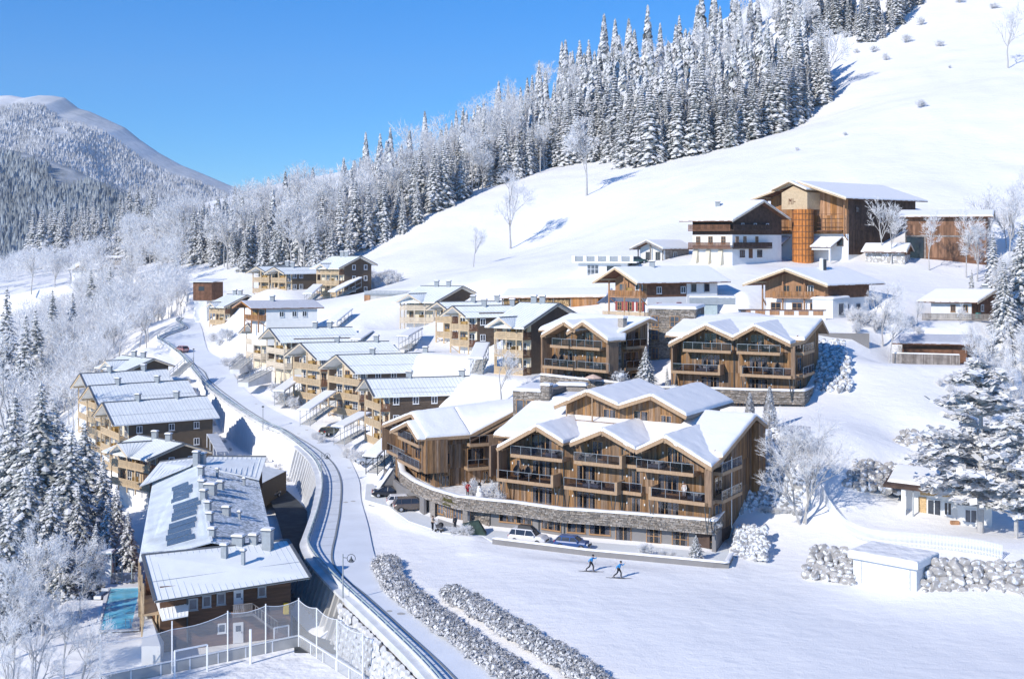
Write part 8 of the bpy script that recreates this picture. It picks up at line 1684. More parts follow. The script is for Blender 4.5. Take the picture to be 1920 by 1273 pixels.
for i, (px, py, Y) in enumerate([(1660, 1000, 132), (1600, 1010, 134), (1640, 1030, 131), (1700, 1035, 130), (1760, 1042, 128.5), (1800, 1050, 127.5), (1850, 1060, 126.5), (1580, 1015, 136)]): plant('bank_scrub', 'low dry scrub on the bank between the picket fence and the garage box', 'shrub', 'scrub above the garage box', BUSH[i % 3], (*ground(px, Y),), .35, names=('stems', 'crown'))
for i in range(26):
    px, Y = q.uniform(1760, 1930), q.uniform(158, 192); plant('bank_scrub', 'frosted scrub on the slope below the log cabin at the right', 'shrub', 'scrub on the right hand slope', BUSH[i % 3], ground(px, Y), q.uniform(.6, 1.2), names=('stems', 'crown'))
for i in range(30): px, Y = q.uniform(1800, 1960), q.uniform(178, 262); plant('frosted_bare_tree', 'frosted tree of the thicket behind the cottages at the right edge', 'tree', 'frosted thicket behind the cottages', DEC[i % 5] if i % 3 else DEN[i % 3], ground(px, Y), q.uniform(.5, .95)) if not 1735 < px < 1880 or Y > 232 or 180 < Y < 184 else None
for i in range(16): px, Y = q.uniform(1590, 1735), q.uniform(197, 207); plant('bank_scrub', 'frosted shrub on the bank between the orange gabled chalet and the log cabin', 'shrub', 'shrubs above the grey wall', BUSH[i % 3], ground(px, Y), q.uniform(.8, 1.5), names=('stems', 'crown'))
for i in range(7): px = 1675+i*38; plant('frosted_spruce', 'frosted spruce on the steep bank below the barns at the right', 'tree', 'spruces on the bank below the barns', SPR[i % 6], ground(px+q.uniform(-12, 12), q.uniform(222, 232)), q.uniform(.2, .4)) if i > 3 else None
# ------------------------------------------------------------------ far mountains
def ridge_mesh(name, prof, Y, depth, base, seed, amp, nx=260, nz=70, mat='far_forest', face=1.0):
    px = np.linspace(prof[0][0], prof[-1][0], nx); py = np.interp(px, *zip(*prof)); rs = np.random.RandomState(seed); V = []
    for j in range(nz+1):
        v = j/nz
        for i in range(nx):
            yy = Y-depth*(1-v)*1.0; X = (px[i]-CX)*Y/FOC; top = CAMZ-(py[i]-HY)*Y/FOC; e = v**.85
            r1 = n2(X/420+seed, yy/700)*1.0+.5*n2(X/170, yy/330, seed)+.25*n2(X/70, yy/120, seed); z = base+(top-base)*e+amp*r1*min(1, (1-v)*4)*min(1, v*3)
            V.append((X, yy, z))
    for i in range(nx): x, y, z = V[nz*nx+i]; V.append((x, y+600, z-330))
    idx = np.arange((nz+2)*nx).reshape(nz+2, nx); f = np.stack([idx[:-1, :-1], idx[:-1, 1:], idx[1:, 1:], idx[1:, :-1]], -1).reshape(-1, 4)
    me = bpy.data.meshes.new(name); me.from_pydata(V, [], f.tolist()); me.materials.append(MT[mat]); me.polygons.foreach_set('use_smooth', [True]*len(f)); me.update(); o = bpy.data.objects.new(name, me); C.objects.link(o); o['kind'] = 'structure'
    return np.array(V), nx, nz
MP = [(-260, 230), (-120, 205), (-40, 184), (0, 180), (20, 179), (45, 184), (75, 179), (100, 180), (122, 184), (148, 204), (170, 210), (200, 224), (235, 240), (262, 262), (300, 288), (340, 310), (380, 326), (415, 341), (450, 356), (500, 372), (560, 390), (640, 410)]
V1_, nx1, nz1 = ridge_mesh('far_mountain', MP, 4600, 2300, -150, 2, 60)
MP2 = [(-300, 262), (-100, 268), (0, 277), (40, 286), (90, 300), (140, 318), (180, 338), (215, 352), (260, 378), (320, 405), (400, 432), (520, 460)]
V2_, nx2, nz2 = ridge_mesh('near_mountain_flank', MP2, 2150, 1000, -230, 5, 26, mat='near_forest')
def far_trees(name, V, nx, nz, n, h, lim, seed, mt):
    r = np.random.RandomState(seed); i = r.randint(0, nx-1, n); j = r.randint(int(nz*.12), int(nz*lim), n); u, v = r.rand(n), r.rand(n)
    G = V[:(nz+1)*nx].reshape(nz+1, nx, 3); P = G[j, i]*(1-u)[:, None]*(1-v)[:, None]+G[j, i+1]*u[:, None]*(1-v)[:, None]+G[np.minimum(j+1, nz), i]*(1-u)[:, None]*v[:, None]+G[np.minimum(j+1, nz), i+1]*(u*v)[:, None]
    keep = np.array([n2(p[0]/240, p[1]/380, seed)+.6*n2(p[0]/90, p[1]/120, seed+1) > -.5 for p in P]); P = P[keep]; n = len(P); H = h*r.uniform(.6, 1.3, n); R = H*.24; a = r.rand(n)*6.28
    vs = np.zeros((n, 5, 3)); 
    for k in range(4): vs[:, k, 0] = P[:, 0]+R*np.cos(a+k*PI/2); vs[:, k, 1] = P[:, 1]+R*np.sin(a+k*PI/2); vs[:, k, 2] = P[:, 2]-1
    vs[:, 4] = P; vs[:, 4, 2] += H
    b = np.arange(n)[:, None, None]*5; f = (b+np.array([[0, 1, 4], [1, 2, 4], [2, 3, 4], [3, 0, 4]])[None]).reshape(-1, 3); me = bpy.data.meshes.new(name); me.vertices.add(n*5); me.vertices.foreach_set('co', vs.ravel()); me.loops.add(f.size); me.loops.foreach_set('vertex_index', f.ravel()); me.polygons.add(len(f)); me.polygons.foreach_set('loop_start', np.arange(0, f.size, 3)); me.polygons.foreach_set('loop_total', np.full(len(f), 3))
    me.materials.append(M(*mt, .95, .3, .02, island=.4)); me.update(); me.validate(); o = bpy.data.objects.new(name, me); C.objects.link(o); o['kind'] = 'stuff'
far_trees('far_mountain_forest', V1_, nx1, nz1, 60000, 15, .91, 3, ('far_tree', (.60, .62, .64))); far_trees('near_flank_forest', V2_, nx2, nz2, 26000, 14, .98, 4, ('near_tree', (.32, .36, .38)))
# ------------------------------------------------------------------ cars
def car_mesh_set(kind='suv', paintmat='car_white'):
    # profile stations along the length (x front positive), metres
    P = dict(suv=dict(L=4.75, Wd=1.92, H=1.70, belt=1.02, hood=1.02, tail=1.05, roof0=.62, roof1=-1.95, ws=1.25, rear=-2.28), hatch=dict(L=4.2, Wd=1.78, H=1.46, belt=.92, hood=.90, tail=.96, roof0=.35, roof1=-1.55, ws=1.05, rear=-2.0),
             sedan=dict(L=4.75, Wd=1.85, H=1.44, belt=.92, hood=.88, tail=.98, roof0=.35, roof1=-.85, ws=1.05, rear=-1.65), wagon=dict(L=4.7, Wd=1.85, H=1.50, belt=.95, hood=.9, tail=.98, roof0=.4, roof1=-1.8, ws=1.15, rear=-2.2))[kind]
    L, Wd, H = P['L'], P['Wd'], P['H']; hw = Wd/2; xf, xr = L/2, -L/2; ax = L*.305
    xs = [xr, xr+.10, xr+.35, -ax-.42, -ax, -ax+.42, -.3, .5, ax-.42, ax, ax+.42, xf-.3, xf-.08, xf]
    b = MB(); rings = []
    for x in xs:
        u = (x-xr)/L; t = min(1, (x-xr)/.35) if x < 0 else min(1, (xf-x)/.5); wv = hw*(.86+.14*min(1, max(0, t)**.5)); top = P['tail'] if x < P['rear']+.4 else (P['belt']+.02 if x < P['ws'] else P['hood']+(P['belt']-P['hood'])*.5*(1-(x-P['ws'])/(xf-P['ws'])))
        if x > xf-.35: top -= .12+.22*(x-(xf-.35))/.35
        if x < xr+.12: top -= .12
        bot = .22 if abs(abs(x)-ax) > .45 else .22; bot = .36 if (x <= xr+.1 or x >= xf-.08) else bot
        wa = abs(abs(x)-ax) < .05; lowside = .62 if wa else (.44 if abs(abs(x)-ax) < .45 else bot+.06)
        rings.append([(x, -wv*.55, bot), (x, -wv*.97, lowside), (x, -wv, (.55 if not wa else .68)), (x, -wv*.985, top-.16), (x, -wv*.9, top-.02), (x, -wv*.5, top+.02), (x, wv*.5, top+.02), (x, wv*.9, top-.02), (x, wv*.985, top-.16), (x, wv, (.55 if not wa else .68)), (x, wv*.97, lowside), (x, wv*.55, bot)])
    n = len(rings[0]); vs = [p for r in rings for p in r]; fs = [(i*n+k, i*n+(k+1) % n, (i+1)*n+(k+1) % n, (i+1)*n+k) for i in range(len(rings)-1) for k in range(n)]+[tuple(range(n)), tuple(reversed(range((len(rings)-1)*n, len(rings)*n)))]
    b.add(vs, fs); bt = P['belt']
    # roof panel and pillars (body colour) round dark glass
    g = MB(); wr, wb = hw*.70, hw*.90; zt = H-.05
    base = [(P['ws'], bt), (P['rear'], P['tail']-.02)]; A = lambda x, y, z: (x, y, z)
    gl = [A(P['ws'], -wb, bt-.03), A(P['roof0'], -wr, zt-.03), A(P['roof1'], -wr, zt-.03), A(P['rear'], -wb, P['tail']-.05)]; gr = [(x, -y, z) for x, y, z in gl]
    g.prism(gl, gr)
    b.prism([A(P['roof0']+.06, -wr-.01, zt-.04), A(P['roof1']-.06, -wr-.01, zt-.04), A(P['roof1']-.06, wr+.01, zt-.04), A(P['roof0']+.06, wr+.01, zt-.04)], [A(P['roof0']-.1, -wr+.08, zt+.05), A(P['roof1']+.1, -wr+.08, zt+.05), A(P['roof1']+.1, wr-.08, zt+.05), A(P['roof0']-.1, wr-.08, zt+.05)])
    for s in (-1, 1):
        for (x0, z0), (x1, z1) in (((P['ws'], bt), (P['roof0'], zt)), ((-.18, bt), (-.12, zt)), ((P['rear'], P['tail']-.03), (P['roof1'], zt)), ((P['rear']*.62+.05, bt), (P['roof1']*.72, zt))): b.bar((x0, s*(wb+.004), z0-.02), (x1, s*(wr+.008), z1), .085, .05)
    parts = {}
    parts['body'] = b.mesh('body', paintmat, smooth=False); parts['windows'] = g.mesh('windows', 'glass_dark')
    w = MB(); c = [(.335*math.cos(2*PI*k/16), .335*math.sin(2*PI*k/16)) for k in range(16)]; w.prism([(x, -.11, z) for x, z in c], [(x, .11, z) for x, z in c]); parts['tyre'] = w.mesh('tyre', 'tyre')
    w = MB(); c = [(.22*math.cos(2*PI*k/10), .22*math.sin(2*PI*k/10)) for k in range(10)]; w.prism([(x, -.125, z) for x, z in c], [(x, .125, z) for x, z in c]); parts['rim'] = w.mesh('rim', 'rim')
    h = MB(); h.box(GLOBAL, -.10, .04, -.2, .2, -.07, .09); parts['headlight'] = h.mesh('headlight', 'lamp_white'); h = MB(); h.box(GLOBAL, -.04, .06, -.14, .14, -.09, .11); parts['tail_light'] = h.mesh('tail_light', 'lamp_red')
    h = MB(); h.box(GLOBAL, -.08, .08, -.1, .1, -.07, .07); parts['mirror'] = h.mesh('mirror', paintmat); h = MB(); h.box(GLOBAL, -.03, .03, -.55, .55, -.1, .12); parts['grille'] = h.mesh('grille', 'plastic_black')
    h = MB(); h.box(GLOBAL, -.02, .02, -.26, .26, -.055, .055); parts['number_plate'] = h.mesh('number_plate', 'white_cloth')
    return parts, P, hw, ax
def car(lab, kind, paintmat, loc, heading, group=None, box=False, sc=1.0):
    ps, P, hw, ax = car_mesh_set(kind, paintmat); r = thing('parked_car', lab, 'car', loc, group); r.rotation_euler = (0, 0, heading); r.scale = (sc,)*3; xf = P['L']/2
    inst('body', ps['body'], r, (0, 0, 0)); inst('windows', ps['windows'], r, (0, 0, 0))
    for sx in (-1, 1):
        for sy in (-1, 1): w = inst('wheel', ps['tyre'], r, (sx*ax, sy*(hw-.11), .335)); inst('rim', ps['rim'], w, (0, 0, 0))
    for sy in (-1, 1):
        inst('headlight', ps['headlight'], r, (xf-.12, sy*(hw-.33), .66)); inst('tail_light', ps['tail_light'], r, (-xf+.04, sy*(hw-.26), .82)); inst('mirror', ps['mirror'], r, (P['ws']-.25, sy*(hw+.06), P['belt']+.05))
    inst('grille', ps['grille'], r, (xf-.02, 0, .55)); inst('number_plate', ps['number_plate'], r, (-xf-.0, 0, .62))
    if box:
        m = MB(); m.prism([(-1.3, -.45, 1.72), (.7, -.45, 1.72), (.95, 0, 1.72), (.7, .45, 1.72), (-1.3, .45, 1.72)], [(-1.2, -.36, 2.08), (.3, -.36, 2.06), (.6, 0, 1.98), (.3, .36, 2.06), (-1.2, .36, 2.08)]); bx = bpy.data.objects.new('roof_box', m.mesh('roof_box', 'plastic_black')); C.objects.link(bx); bx.location = loc; bx.rotation_euler = (0, 0, heading); tag(bx, 'long black roof box carried on top of the white parked car', 'roof box')
    return r
for n_, c_ in (('car_white', (.78, .76, .75)), ('car_blue', (.045, .10, .27)), ('car_black', (.012, .013, .02)), ('car_brown', (.12, .095, .08)), ('car_silver', (.38, .42, .47)), ('car_olive', (.07, .08, .05)), ('car_red', (.45, .22, .21)), ('car_green', (.04, .08, .07))): paint(n_, c_)
GP = 'cars parked beside the stone podium'
x, y, _ = gz(992, 1016, 0); car('white estate car with a black roof box parked behind the low wall', 'suv', 'car_white', (2.0, 145.7, .06), -.42, GP, True)
x, y, _ = gz(1073, 1026, 0); car('blue hatchback parked behind the low wall in front of the window band', 'hatch', 'car_blue', (7.1, 143.2, .06), -.36, GP)
car('black saloon parked nose in under the curved stone wall, leftmost of three', 'sedan', 'car_black', (*gz(729, 931, 0)[:2], .06), .10, GP)
car('white estate car between the black saloon and the brown one', 'wagon', 'car_white', (*gz(757, 948, 0)[:2], .06), .16, GP)
car('brown boxy off road car, rightmost of three under the stone wall', 'suv', 'car_brown', (*gz(772, 957, 0)[:2], .06), .20, GP, sc=1.04)
x, y = roadpt(694, 880); car('silver blue car half hidden by the dark stair posts', 'wagon', 'car_silver', (x, y, th1(x, y)+.05), .3+PI, 'cars parked along the village road')
x, y = roadpt(613, 815); car('dark olive car parked before the cream arch of the road row', 'hatch', 'car_olive', (x+.5, y, th1(x+.5, y)+.05), 1.0, 'cars parked along the village road')
x, y = roadpt(341, 660); car('small reddish car driving up the snowy village road', 'hatch', 'car_red', (x, y, zroad(y)+.06), 2.3, 'cars parked along the village road')
x, y, _ = gz(506, 934, -5.1); car('dark car in the shaded lower drive beside the long grey roof', 'sedan', 'car_black', (x, y, -5.1), 1.3)
x, y, z = at(1194, 496, 247); car('dark green car on the terrace beside the small white chalet', 'hatch', 'car_green', (x, y, th1(x, y)+.05), .2)
# ------------------------------------------------------------------ people
def skin_obj(name, pts, edges, rads, mat, parent, root=0, sub=1):
    me = bpy.data.meshes.new(name); me.from_pydata([tuple(p) for p in pts], edges, []); me.materials.append(MT[mat]); o = bpy.data.objects.new(name, me); C.objects.link(o); o.parent = parent
    md = o.modifiers.new('skin', 'SKIN'); md.use_smooth_shade = True
    sv = me.skin_vertices[0].data if me.skin_vertices else None
    if sv is None:
        bpy.context.view_layer.objects.active = o
    for i, r_ in enumerate(rads): me.skin_vertices[0].data[i].radius = (r_, r_) if not isinstance(r_, tuple) else r_
    me.skin_vertices[0].data[root].use_root = True
    s = o.modifiers.new('sub', 'SUBSURF'); s.levels = sub; s.render_levels = sub; return o
def person(lab, loc, heading, pose, top, legs, hat=None, hair='wood_dark', scale=1.0, long=False, grp=None):
    r = thing('person', lab, 'person', loc, grp); r.rotation_euler = (0, 0, heading); r.scale = (scale,)*3
    J = dict(pel=(0, 0, .95), chest=(0.02, 0, 1.28), neck=(.03, 0, 1.47), head=(.05, 0, 1.62), crown=(.05, 0, 1.73), sl=(.02, .19, 1.40), el=(0, .25, 1.13), wl=(.08, .25, .90), sr=(.02, -.19, 1.40), er=(0, -.25, 1.13), wr=(.08, -.25, .90), hl=(0, .10, .90), kl=(.02, .11, .50), al=(0, .11, .09), fl=(.14, .12, .04), hr=(0, -.10, .90), kr=(.02, -.11, .50), ar=(0, -.11, .09), fr=(.14, -.12, .04))
    J.update(pose); J = {k: Vector(v) for k, v in J.items()}
    names = ['pel', 'chest', 'neck', 'head', 'crown', 'sl', 'el', 'wl', 'sr', 'er', 'wr', 'hl', 'kl', 'al', 'fl', 'hr', 'kr', 'ar', 'fr']
    R = dict(pel=.125, chest=.13, neck=.05, head=.092, crown=.065, sl=.06, el=.042, wl=.03, sr=.06, er=.042, wr=.03, hl=.09, kl=.06, al=.042, fl=.035, hr=.09, kr=.06, ar=.042, fr=.035)
    E = [('pel', 'chest'), ('chest', 'neck'), ('neck', 'head'), ('head', 'crown'), ('chest', 'sl'), ('sl', 'el'), ('el', 'wl'), ('chest', 'sr'), ('sr', 'er'), ('er', 'wr'), ('pel', 'hl'), ('hl', 'kl'), ('kl', 'al'), ('al', 'fl'), ('pel', 'hr'), ('hr', 'kr'), ('kr', 'ar'), ('ar', 'fr')]
    pts = [J[n] for n in names]; rad = [R[n] for n in names]; ed = [(names.index(a), names.index(b)) for a, b in E]
    for w_, e_ in (('wl', 'el'), ('wr', 'er')):        # palm, four fingers, thumb
        d = (J[w_]-J[e_]).normalized(); s = d.cross(Vector((0, 0, 1)) if abs(d.z) < .9 else Vector((1, 0, 0))).normalized(); palm = J[w_]+d*.08; pi = len(pts); pts.append(palm); rad.append(.028); ed.append((names.index(w_), pi))
        for k, ln in enumerate((.065, .078, .074, .058)): f0 = palm+s*(k-1.5)*.018+d*.02; f1 = f0+d*ln*.6+s.cross(d)*.008; f2 = f1+d*ln*.35+s.cross(d)*.022; a = len(pts); pts += [f0, f1, f2]; rad += [.010, .009, .008]; ed += [(pi, a), (a, a+1), (a+1, a+2)]
        t0 = J[w_]+d*.03-s*.03; t1 = t0+(d-s*.8).normalized()*.045; a = len(pts); pts += [t0, t1]; rad += [.012, .009]; ed += [(names.index(w_), a), (a, a+1)]
    skin_obj('body', pts, ed, rad, 'skin', r)
    tn = ['pel', 'chest', 'neck', 'sl', 'el', 'wl', 'sr', 'er', 'wr']; tr = dict(pel=.15, chest=.155, neck=.075, sl=.085, el=.065, wl=.048, sr=.085, er=.065, wr=.048); te = [(a, b) for a, b in E if a in tn and b in tn]
    P2 = [J[n].copy() for n in tn]; P2[0].z -= (.04 if not long else .04); P2[2].z -= .03; rr = [tr[n] for n in tn]; ee = [(tn.index(a), tn.index(b)) for a, b in te]
    if long: P2.append(J['pel']-Vector((0, 0, .42))); rr.append(.19); ee.append((0, len(P2)-1))
    skin_obj('jacket', P2, ee, rr, top, r)
    ln_ = ['pel', 'hl', 'kl', 'al', 'hr', 'kr', 'ar']; lr_ = dict(pel=.135, hl=.105, kl=.078, al=.06, hr=.105, kr=.078, ar=.06)
    skin_obj('trousers', [J[n] for n in ln_], [(ln_.index(a), ln_.index(b)) for a, b in E if a in ln_ and b in ln_], [lr_[n] for n in ln_], legs, r)
    for a, f in (('al', 'fl'), ('ar', 'fr')): skin_obj('boot', [J[a], J[f]], [(0, 1)], [.062, .05], 'plastic_black', r)
    h = J['head']; m = MB(); m.lathe(tuple(h+Vector((-.015, 0, -.02))), [(.100, .0), (.112, .05), (.104, .10), (.07, .15), (.0, .165)], 12)
    o = bpy.data.objects.new('hat' if hat else 'hair', m.mesh('hat', hat or hair)); C.objects.link(o); o.parent = r
    f_ = h+Vector((.088, 0, -.01)); m = MB()
    for sy in (-.035, .035): m.box(Fr((f_.x, f_.y), (1, 0), (0, 1)), -.004, .01, sy-.012, sy+.012, f_.z-.0, f_.z+.016)
    o = bpy.data.objects.new('eyes', m.mesh('eyes', 'coal')); C.objects.link(o); o.parent = r
    m = MB(); m.prism([(f_.x, -.014, f_.z-.045), (f_.x, .014, f_.z-.045), (f_.x, 0, f_.z)], [(f_.x+.03, -.008, f_.z-.045), (f_.x+.03, .008, f_.z-.045), (f_.x+.012, 0, f_.z-.01)]); o = bpy.data.objects.new('nose', m.mesh('nose', 'skin')); C.objects.link(o); o.parent = r
    m = MB(); m.box(Fr((f_.x, f_.y), (1, 0), (0, 1)), -.006, .006, -.025, .025, f_.z-.072, f_.z-.062); o = bpy.data.objects.new('mouth', m.mesh('mouth', 'red_cloth')); C.objects.link(o); o.parent = r
    return r
SK = dict(chest=(.12, 0, 1.24), neck=(.19, 0, 1.41), head=(.23, 0, 1.55), crown=(.24, 0, 1.66), sl=(.13, .19, 1.35), el=(.36, .25, 1.20), wl=(.55, .22, 1.40), sr=(.13, -.19, 1.35), er=(-.12, -.25, 1.18), wr=(-.22, -.27, .96), hl=(0, .10, .90), kl=(.22, .11, .52), al=(.20, .11, .12), fl=(.34, .11, .07), hr=(0, -.10, .90), kr=(-.12, -.11, .50), ar=(-.50, -.11, .20), fr=(-.38, -.11, .08))
for i, (px, py, lab) in enumerate([(1108, 1073, 'left cross country skier in a blue jacket, black trousers and reddish black cap'), (1160, 1084, 'right cross country skier in a blue jacket and black trousers')]):
    x, y, z = gz(px, py, 0.0); z = th1(x, y); h = -.25; person(lab, (x, y, z+.03), h, SK, 'sky_blue_cloth', 'black_cloth', 'black_cloth', scale=1.1, grp='cross country skiers')
    rs_ = thing('ski_pair', ['pair of dark skis under the left skier', 'pair of dark skis under the right skier'][i], 'skis', (x, y, z+.03)); rs_.rotation_euler = (0, 0, h)
    for sy, ox in ((.12, .25), (-.12, -.35)):
        m = MB(); m.box(Fr((0, 0), (1, 0), (0, 1)), ox-1.0, ox+1.0, sy-.03, sy+.03, 0, .025); m.prism([(ox+1.0, sy-.03, 0), (ox+1.0, sy+.03, 0), (ox+1.0, sy+.03, .025), (ox+1.0, sy-.03, .025)], [(ox+1.16, sy-.02, .09), (ox+1.16, sy+.02, .09), (ox+1.16, sy+.02, .11), (ox+1.16, sy-.02, .11)]); o = bpy.data.objects.new('ski', m.mesh('ski', 'plastic_black')); C.objects.link(o); o.parent = rs_
    rp_ = thing('ski_poles', ['pair of thin ski poles held by the left skier', 'pair of thin ski poles held by the right skier'][i], 'ski poles', (x, y, z)); rp_.rotation_euler = (0, 0, h)
    for a, b in (((.61, .22, 1.54), (.22, .3, .05)), ((-.24, -.28, 1.0), (-1.0, -.34, .05))): m = MB(); m.bar(a, b, .022); o = bpy.data.objects.new('ski_pole', m.mesh('ski_pole', 'metal_grey')); C.objects.link(o); o.parent = rp_
x, y, z = at(877, 920, 159.0); person('person in a red coat standing by the snowman on the stone podium', (x, y, ZA), -1.2, dict(el=(.1, .27, 1.16), wl=(.3, .2, 1.15)), 'red_cloth', 'black_cloth', 'black_cloth', scale=1.08, long=True)
x, y, z = at(899, 925, 158); rsn = thing('snowman', 'snowman with dark twig arms on the stone podium beside the red coated person', 'snowman', (x, y, ZA)); P_ = [( .48, .38), (.34, 1.02), (.23, 1.48)]
for (r_, h), nm in zip(P_, ('lower_ball', 'middle_ball', 'head')): m = MB(); m.lathe((x, y, ZA+h), [(r_*math.cos(a)*1, r_*math.sin(a)) for a in [(-85+17*k)*PI/180 for k in range(11)]], 14); part(nm, m, 'snow_roof', rsn, smooth=True)
m = MB(); m.bar((x-.3, y, ZA+1.05), (x-.85, y-.1, ZA+1.4), .05); part('arm', m, 'bark', rsn); m = MB(); m.bar((x+.3, y, ZA+1.05), (x+.8, y-.1, ZA+1.35), .05); part('arm', m, 'bark', rsn)
for q in ((-.08, -.2, 1.54), (.08, -.2, 1.54), (0, -.33, 1.12), (0, -.33, .95)): m = MB(); m.box(Fr((x+q[0], y+q[1]), (1, 0), (0, 1)), -.03, .03, -.03, .03, ZA+q[2], ZA+q[2]+.06); part('coal_button', m, 'coal', rsn)
m = MB(); m.bar((x, y-.2, ZA+1.48), (x, y-.48, ZA+1.46), .06); part('carrot_nose', m, 'carrot', rsn); m = MB(); m.lathe((x, y, ZA+1.66), [(.28, 0), (.28, .04), (.17, .05), (.16, .3), (0, .3)], 12); part('hat', m, 'coal', rsn)
x, y, z = gz(811, 994, .06); person('person in a pale coat and black trousers pushing a pram before the entrance', (x, y, .06), -.5, dict(el=(.12, .24, 1.15), wl=(.34, .2, 1.05), er=(.12, -.24, 1.15), wr=(.34, -.2, 1.05)), 'beige_cloth', 'black_cloth', None, 'wood_dark', 1.05)
rpr = thing('pram', 'dark pram with big wheels held by the person in the pale coat', 'pram', (x+.85, y-.45, .06)); bx_, by_ = x+.85, y-.45; Fq = Fr((bx_, by_), (.88, -.48), (.48, .88))
m = MB(); m.prism([Fq.p(-.35, -.2, .5), Fq.p(.4, -.2, .55), Fq.p(.4, .2, .55), Fq.p(-.35, .2, .5)], [Fq.p(-.42, -.26, .85), Fq.p(.5, -.26, .85), Fq.p(.5, .26, .85), Fq.p(-.42, .26, .85)]); part('carrycot', m, 'fabric_dark', rpr); m = MB(); m.prism([Fq.p(0, -.26, .86), Fq.p(.5, -.26, .86), Fq.p(.5, .26, .86), Fq.p(0, .26, .86)], [Fq.p(.1, -.24, 1.15), Fq.p(.45, -.2, 1.1), Fq.p(.45, .2, 1.1), Fq.p(.1, .24, 1.15)]); part('hood', m, 'plastic_black', rpr)
m = MB(); m.bar(Fq.p(-.3, 0, .6), Fq.p(-.75, 0, 1.05), .04); part('handle', m, 'metal_dark', rpr)
for a, b in ((-.35, -.25), (-.35, .25), (.4, -.25), (.4, .25)): m = MB(); c = Fq.p(a, b, .17); ring = [Fq.p(a+.17*math.cos(k*PI/6), b-.02, .17+.17*math.sin(k*PI/6)) for k in range(12)]; m.prism(ring, [Fq.p(a+.17*math.cos(k*PI/6), b+.02, .17+.17*math.sin(k*PI/6)) for k in range(12)]); part('wheel', m, 'tyre', rpr)
x, y, z = gz(853, 994, .06); person('person all in dark clothes at the entrance doors', (x, y+.2, .07), 2.2, {}, 'fabric_dark', 'black_cloth', None, 'wood_dark', 1.05, long=True)
x, y, z = at(1283, 905, 143.0); person('person in a white bathrobe on the lower right balcony of the main lodge', (x, y, ZA+3.2), -1.8, {}, 'white_cloth', 'white_cloth', None, 'wood_brown', 1.0, long=True)
x, y, z = at(1016, 845, 154.6); person('person in dark clothes on the upper left balcony of the main lodge', (x, y, ZA+6.4), -1.6, {}, 'fabric_dark', 'black_cloth', None, 'wood_dark', 1.0)
# ------------------------------------------------------------------ balcony furniture
def egg(lab, x, y, z, a):
    r = thing('hanging_egg_chair', lab, 'egg chair', (x, y, z), 'egg chairs on the lodge balconies'); r.rotation_euler = (0, 0, a)
    def loc_part(nm, m, mt, sm=False): o = bpy.data.objects.new(nm, m.mesh(nm, mt, smooth=sm)); C.objects.link(o); o.parent = r; return o
    m = MB(); vs = []; fs = []; n, k_ = 12, 8
    for i in range(k_+1):
        for j in range(n+1):
            t = -PI*.62+PI*1.24*j/n; v = i/k_; rr = .48*math.sin(PI*(.12+.80*v)); vs.append((-rr*math.cos(t)*.9, rr*math.sin(t), .35+1.35*v))
    fs = [(i*(n+1)+j, i*(n+1)+j+1, (i+1)*(n+1)+j+1, (i+1)*(n+1)+j) for i in range(k_) for j in range(n)]; m.add(vs, fs); loc_part('shell', m, 'fabric_dark', True)
    m = MB(); m.prism([(-.3, -.33, .5), (.35, -.33, .5), (.35, .33, .5), (-.3, .33, .5)], [(-.35, -.36, .68), (.4, -.34, .64), (.4, .34, .64), (-.35, .36, .68)]); loc_part('cushion', m, 'fabric_light'); m = MB(); m.tube([(-.3, 0, 0), (-.62, 0, 1.0), (-.45, 0, 1.85), (0, 0, 1.9), (0, 0, 1.7)], .03, 5); loc_part('stand', m, 'metal_dark'); m = MB(); m.lathe((-.2, 0, 0), [(.45, 0), (.45, .04), (0, .05)], 12); loc_part('base', m, 'metal_dark')
def onb(F, px, b, z): a = F.a_at(px, b); return F.p(a, b, z)
for px, fr_, z, lab, a in ((969, FA, ZA+3.2, 'left egg chair on the lower left balcony of the main lodge', -1.9), (990, FA, ZA+3.2, 'right egg chair on the lower left balcony of the main lodge', -1.3), (1435, FB, ZB+3.2, 'left egg chair on the lower right balcony of the upper right lodge', -1.9), (1458, FB, ZB+3.2, 'right egg chair on the lower right balcony of the upper right lodge', -1.3), (1040, FBL, ZB+3.2, 'left egg chair on the lower balcony of the upper left lodge', -1.9), (1053, FBL, ZB+3.2, 'right egg chair on the lower balcony of the upper left lodge', -1.3)): p = onb(fr_, px, -1.2, z); egg(lab, *p, a)
def sofa(lab, F, px, z, w=1.9, mt='fabric_light', b=-1.0, dark='fabric_dark'):
    a = F.a_at(px, b); r = thing('balcony_sofa', lab, 'sofa', F.p(a, b, z), 'outdoor sofas on the lodge balconies'); m = MB(); m.box(F, a-w/2, a+w/2, b-.4, b+.4, z+.05, z+.42); part('seat', m, mt, r); m = MB(); m.box(F, a-w/2, a+w/2, b+.28, b+.42, z+.42, z+.82); part('backrest', m, dark, r)
    for s in (-1, 1): m = MB(); m.box(F, a+s*(w/2-.08)-.08, a+s*(w/2-.08)+.08, b-.4, b+.28, z+.42, z+.62); part('armrest', m, dark, r)
    for i in range(3): m = MB(); c = a-w/3+w/3*i; m.box(F, c-.22, c+.22, b+.14, b+.27, z+.43, z+.72); part('cushion', m, 'fabric_light' if i % 2 else 'metal_grey', r)
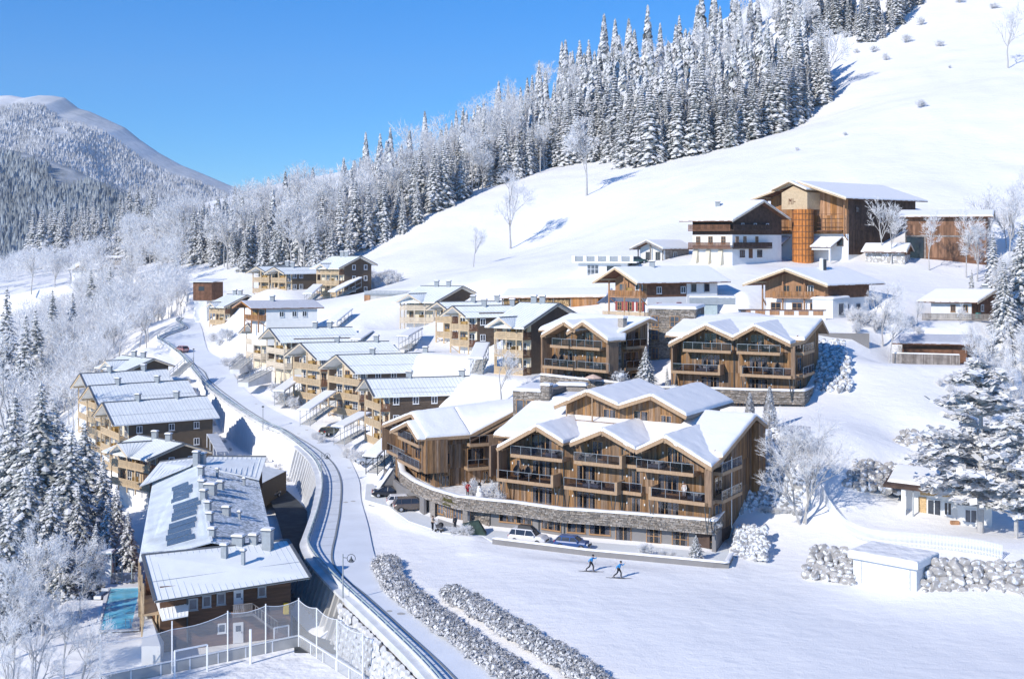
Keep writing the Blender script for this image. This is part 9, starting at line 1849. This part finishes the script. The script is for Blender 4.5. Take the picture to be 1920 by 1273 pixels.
def table(lab, F, px, z, w=1.8, b=-1.0, chairs=True):
    a = F.a_at(px, b); r = thing('balcony_table', lab, 'table', F.p(a, b, z), 'tables on the lodge balconies'); m = MB(); m.box(F, a-w/2, a+w/2, b-.35, b+.35, z+.70, z+.75); part('tabletop', m, 'fabric_dark', r)
    for s in (-1, 1):
        for t in (-1, 1): m = MB(); m.box(F, a+s*(w/2-.08)-.03, a+s*(w/2-.08)+.03, b+t*.28-.03, b+t*.28+.03, z, z+.7); part('leg', m, 'metal_dark', r)
    if chairs:
        for i in range(3):
            for t in (-1, 1):
                c = a-w/2+w*(i+.5)/3; rc_ = thing('balcony_chair', 'dark chair at '+lab.replace('the table', 'table'), 'chair', F.p(c, b+t*.6, z), 'dark chairs at the balcony tables'); m = MB(); m.box(F, c-.2, c+.2, b+t*.6-.2, b+t*.6+.2, z+.42, z+.47); part('seat', m, 'fabric_dark', rc_); m = MB(); m.box(F, c-.2, c+.2, b+t*.78-.02, b+t*.78+.02, z+.47, z+.85); part('backrest', m, 'fabric_dark', rc_)
                for lx in (-.17, .17):
                    for ly in (-.17, .17): m = MB(); m.box(F, c+lx-.015, c+lx+.015, b+t*.6+ly-.015, b+t*.6+ly+.015, z, z+.42); part('leg', m, 'metal_dark', rc_)
table('the table on the upper left balcony of the main lodge', FA, 992, ZA+6.4, 2.4); table('the table on the upper right balcony of the main lodge', FA, 1275, ZA+6.4, 1.8); table('the table on the upper left balcony of the upper right lodge', FB, 1300, ZB+6.4, 1.4, -.9)
sofa('sofa at the right end of the upper left balcony of the main lodge', FA, 1036, ZA+6.4, 1.6); sofa('sofa on the lower middle balcony of the main lodge', FA, 1110, ZA+3.2, 2.2); sofa('dark sofa on the upper middle balcony of the main lodge', FA, 1100, ZA+6.4, 1.8, 'fabric_dark'); sofa('pale sofa on the upper right balcony of the main lodge', FA, 1230, ZA+6.4, 1.8); sofa('sofa on the lower right balcony of the main lodge', FA, 1305, ZA+3.2, 1.8, 'metal_grey')
sofa('sofa on the lower left balcony of the upper right lodge', FB, 1320, ZB+3.2, 2.0); sofa('sofa on the upper right balcony of the upper right lodge', FB, 1440, ZB+6.4, 1.6, 'fabric_dark', -.9); sofa('sofa on the lower right balcony of the upper left lodge', FBL, 1118, ZB+3.2, 1.8, 'metal_grey')
x, y, z = at(1112, 700, 180.6); r = thing('parasol', 'dusty pink parasol standing before the upper left lodge', 'parasol', (x, y, ZB)); m = MB(); m.lathe((x, y, ZB+2.1), [(1.35, 0), (.7, .32), (0, .55)], 8); part('canopy', m, 'parasol_pink', r); m = MB(); m.tube([(x, y, ZB), (x, y, ZB+2.5)], .03, 6); part('pole', m, 'metal_grey', r)
m = MB(); x, y, _ = gz(884, 998, .06); m.prism([(x-1.6, y-.5, 0), (x+1.9, y-1.6, 0), (x+1.9, y+.3, 0), (x-1.6, y+1.0, 0)], [(x-1.2, y-.3, 1.0), (x+.9, y-.9, 1.6), (x+.9, y+.2, 1.6), (x-1.2, y+.8, 1.0)])
solo('covered_bin_shelter', m, 'dark_green', 'dark green covered heap by the stone wall right of the entrance', 'cover', (x, y, 0))
# ------------------------------------------------------------------ air between here and the mountains
hz = MB(); hz.box(GLOBAL, -3600, 3600, -200, 5600, -420, 820)
m = bpy.data.materials.new('haze'); m.use_nodes = True; t = m.node_tree; t.nodes.remove(t.nodes['Principled BSDF']); v = nd(t, 'ShaderNodeVolumePrincipled'); v.inputs['Color'].default_value = (.88, .93, 1, 1); v.inputs['Density'].default_value = 8e-5; v.inputs['Anisotropy'].default_value = 0
t.links.new(v.outputs[0], t.nodes['Material Output'].inputs['Volume']); MT['haze'] = m
o = part('haze', hz, 'haze'); o['kind'] = 'stuff'
bpy.context.view_layer.update()
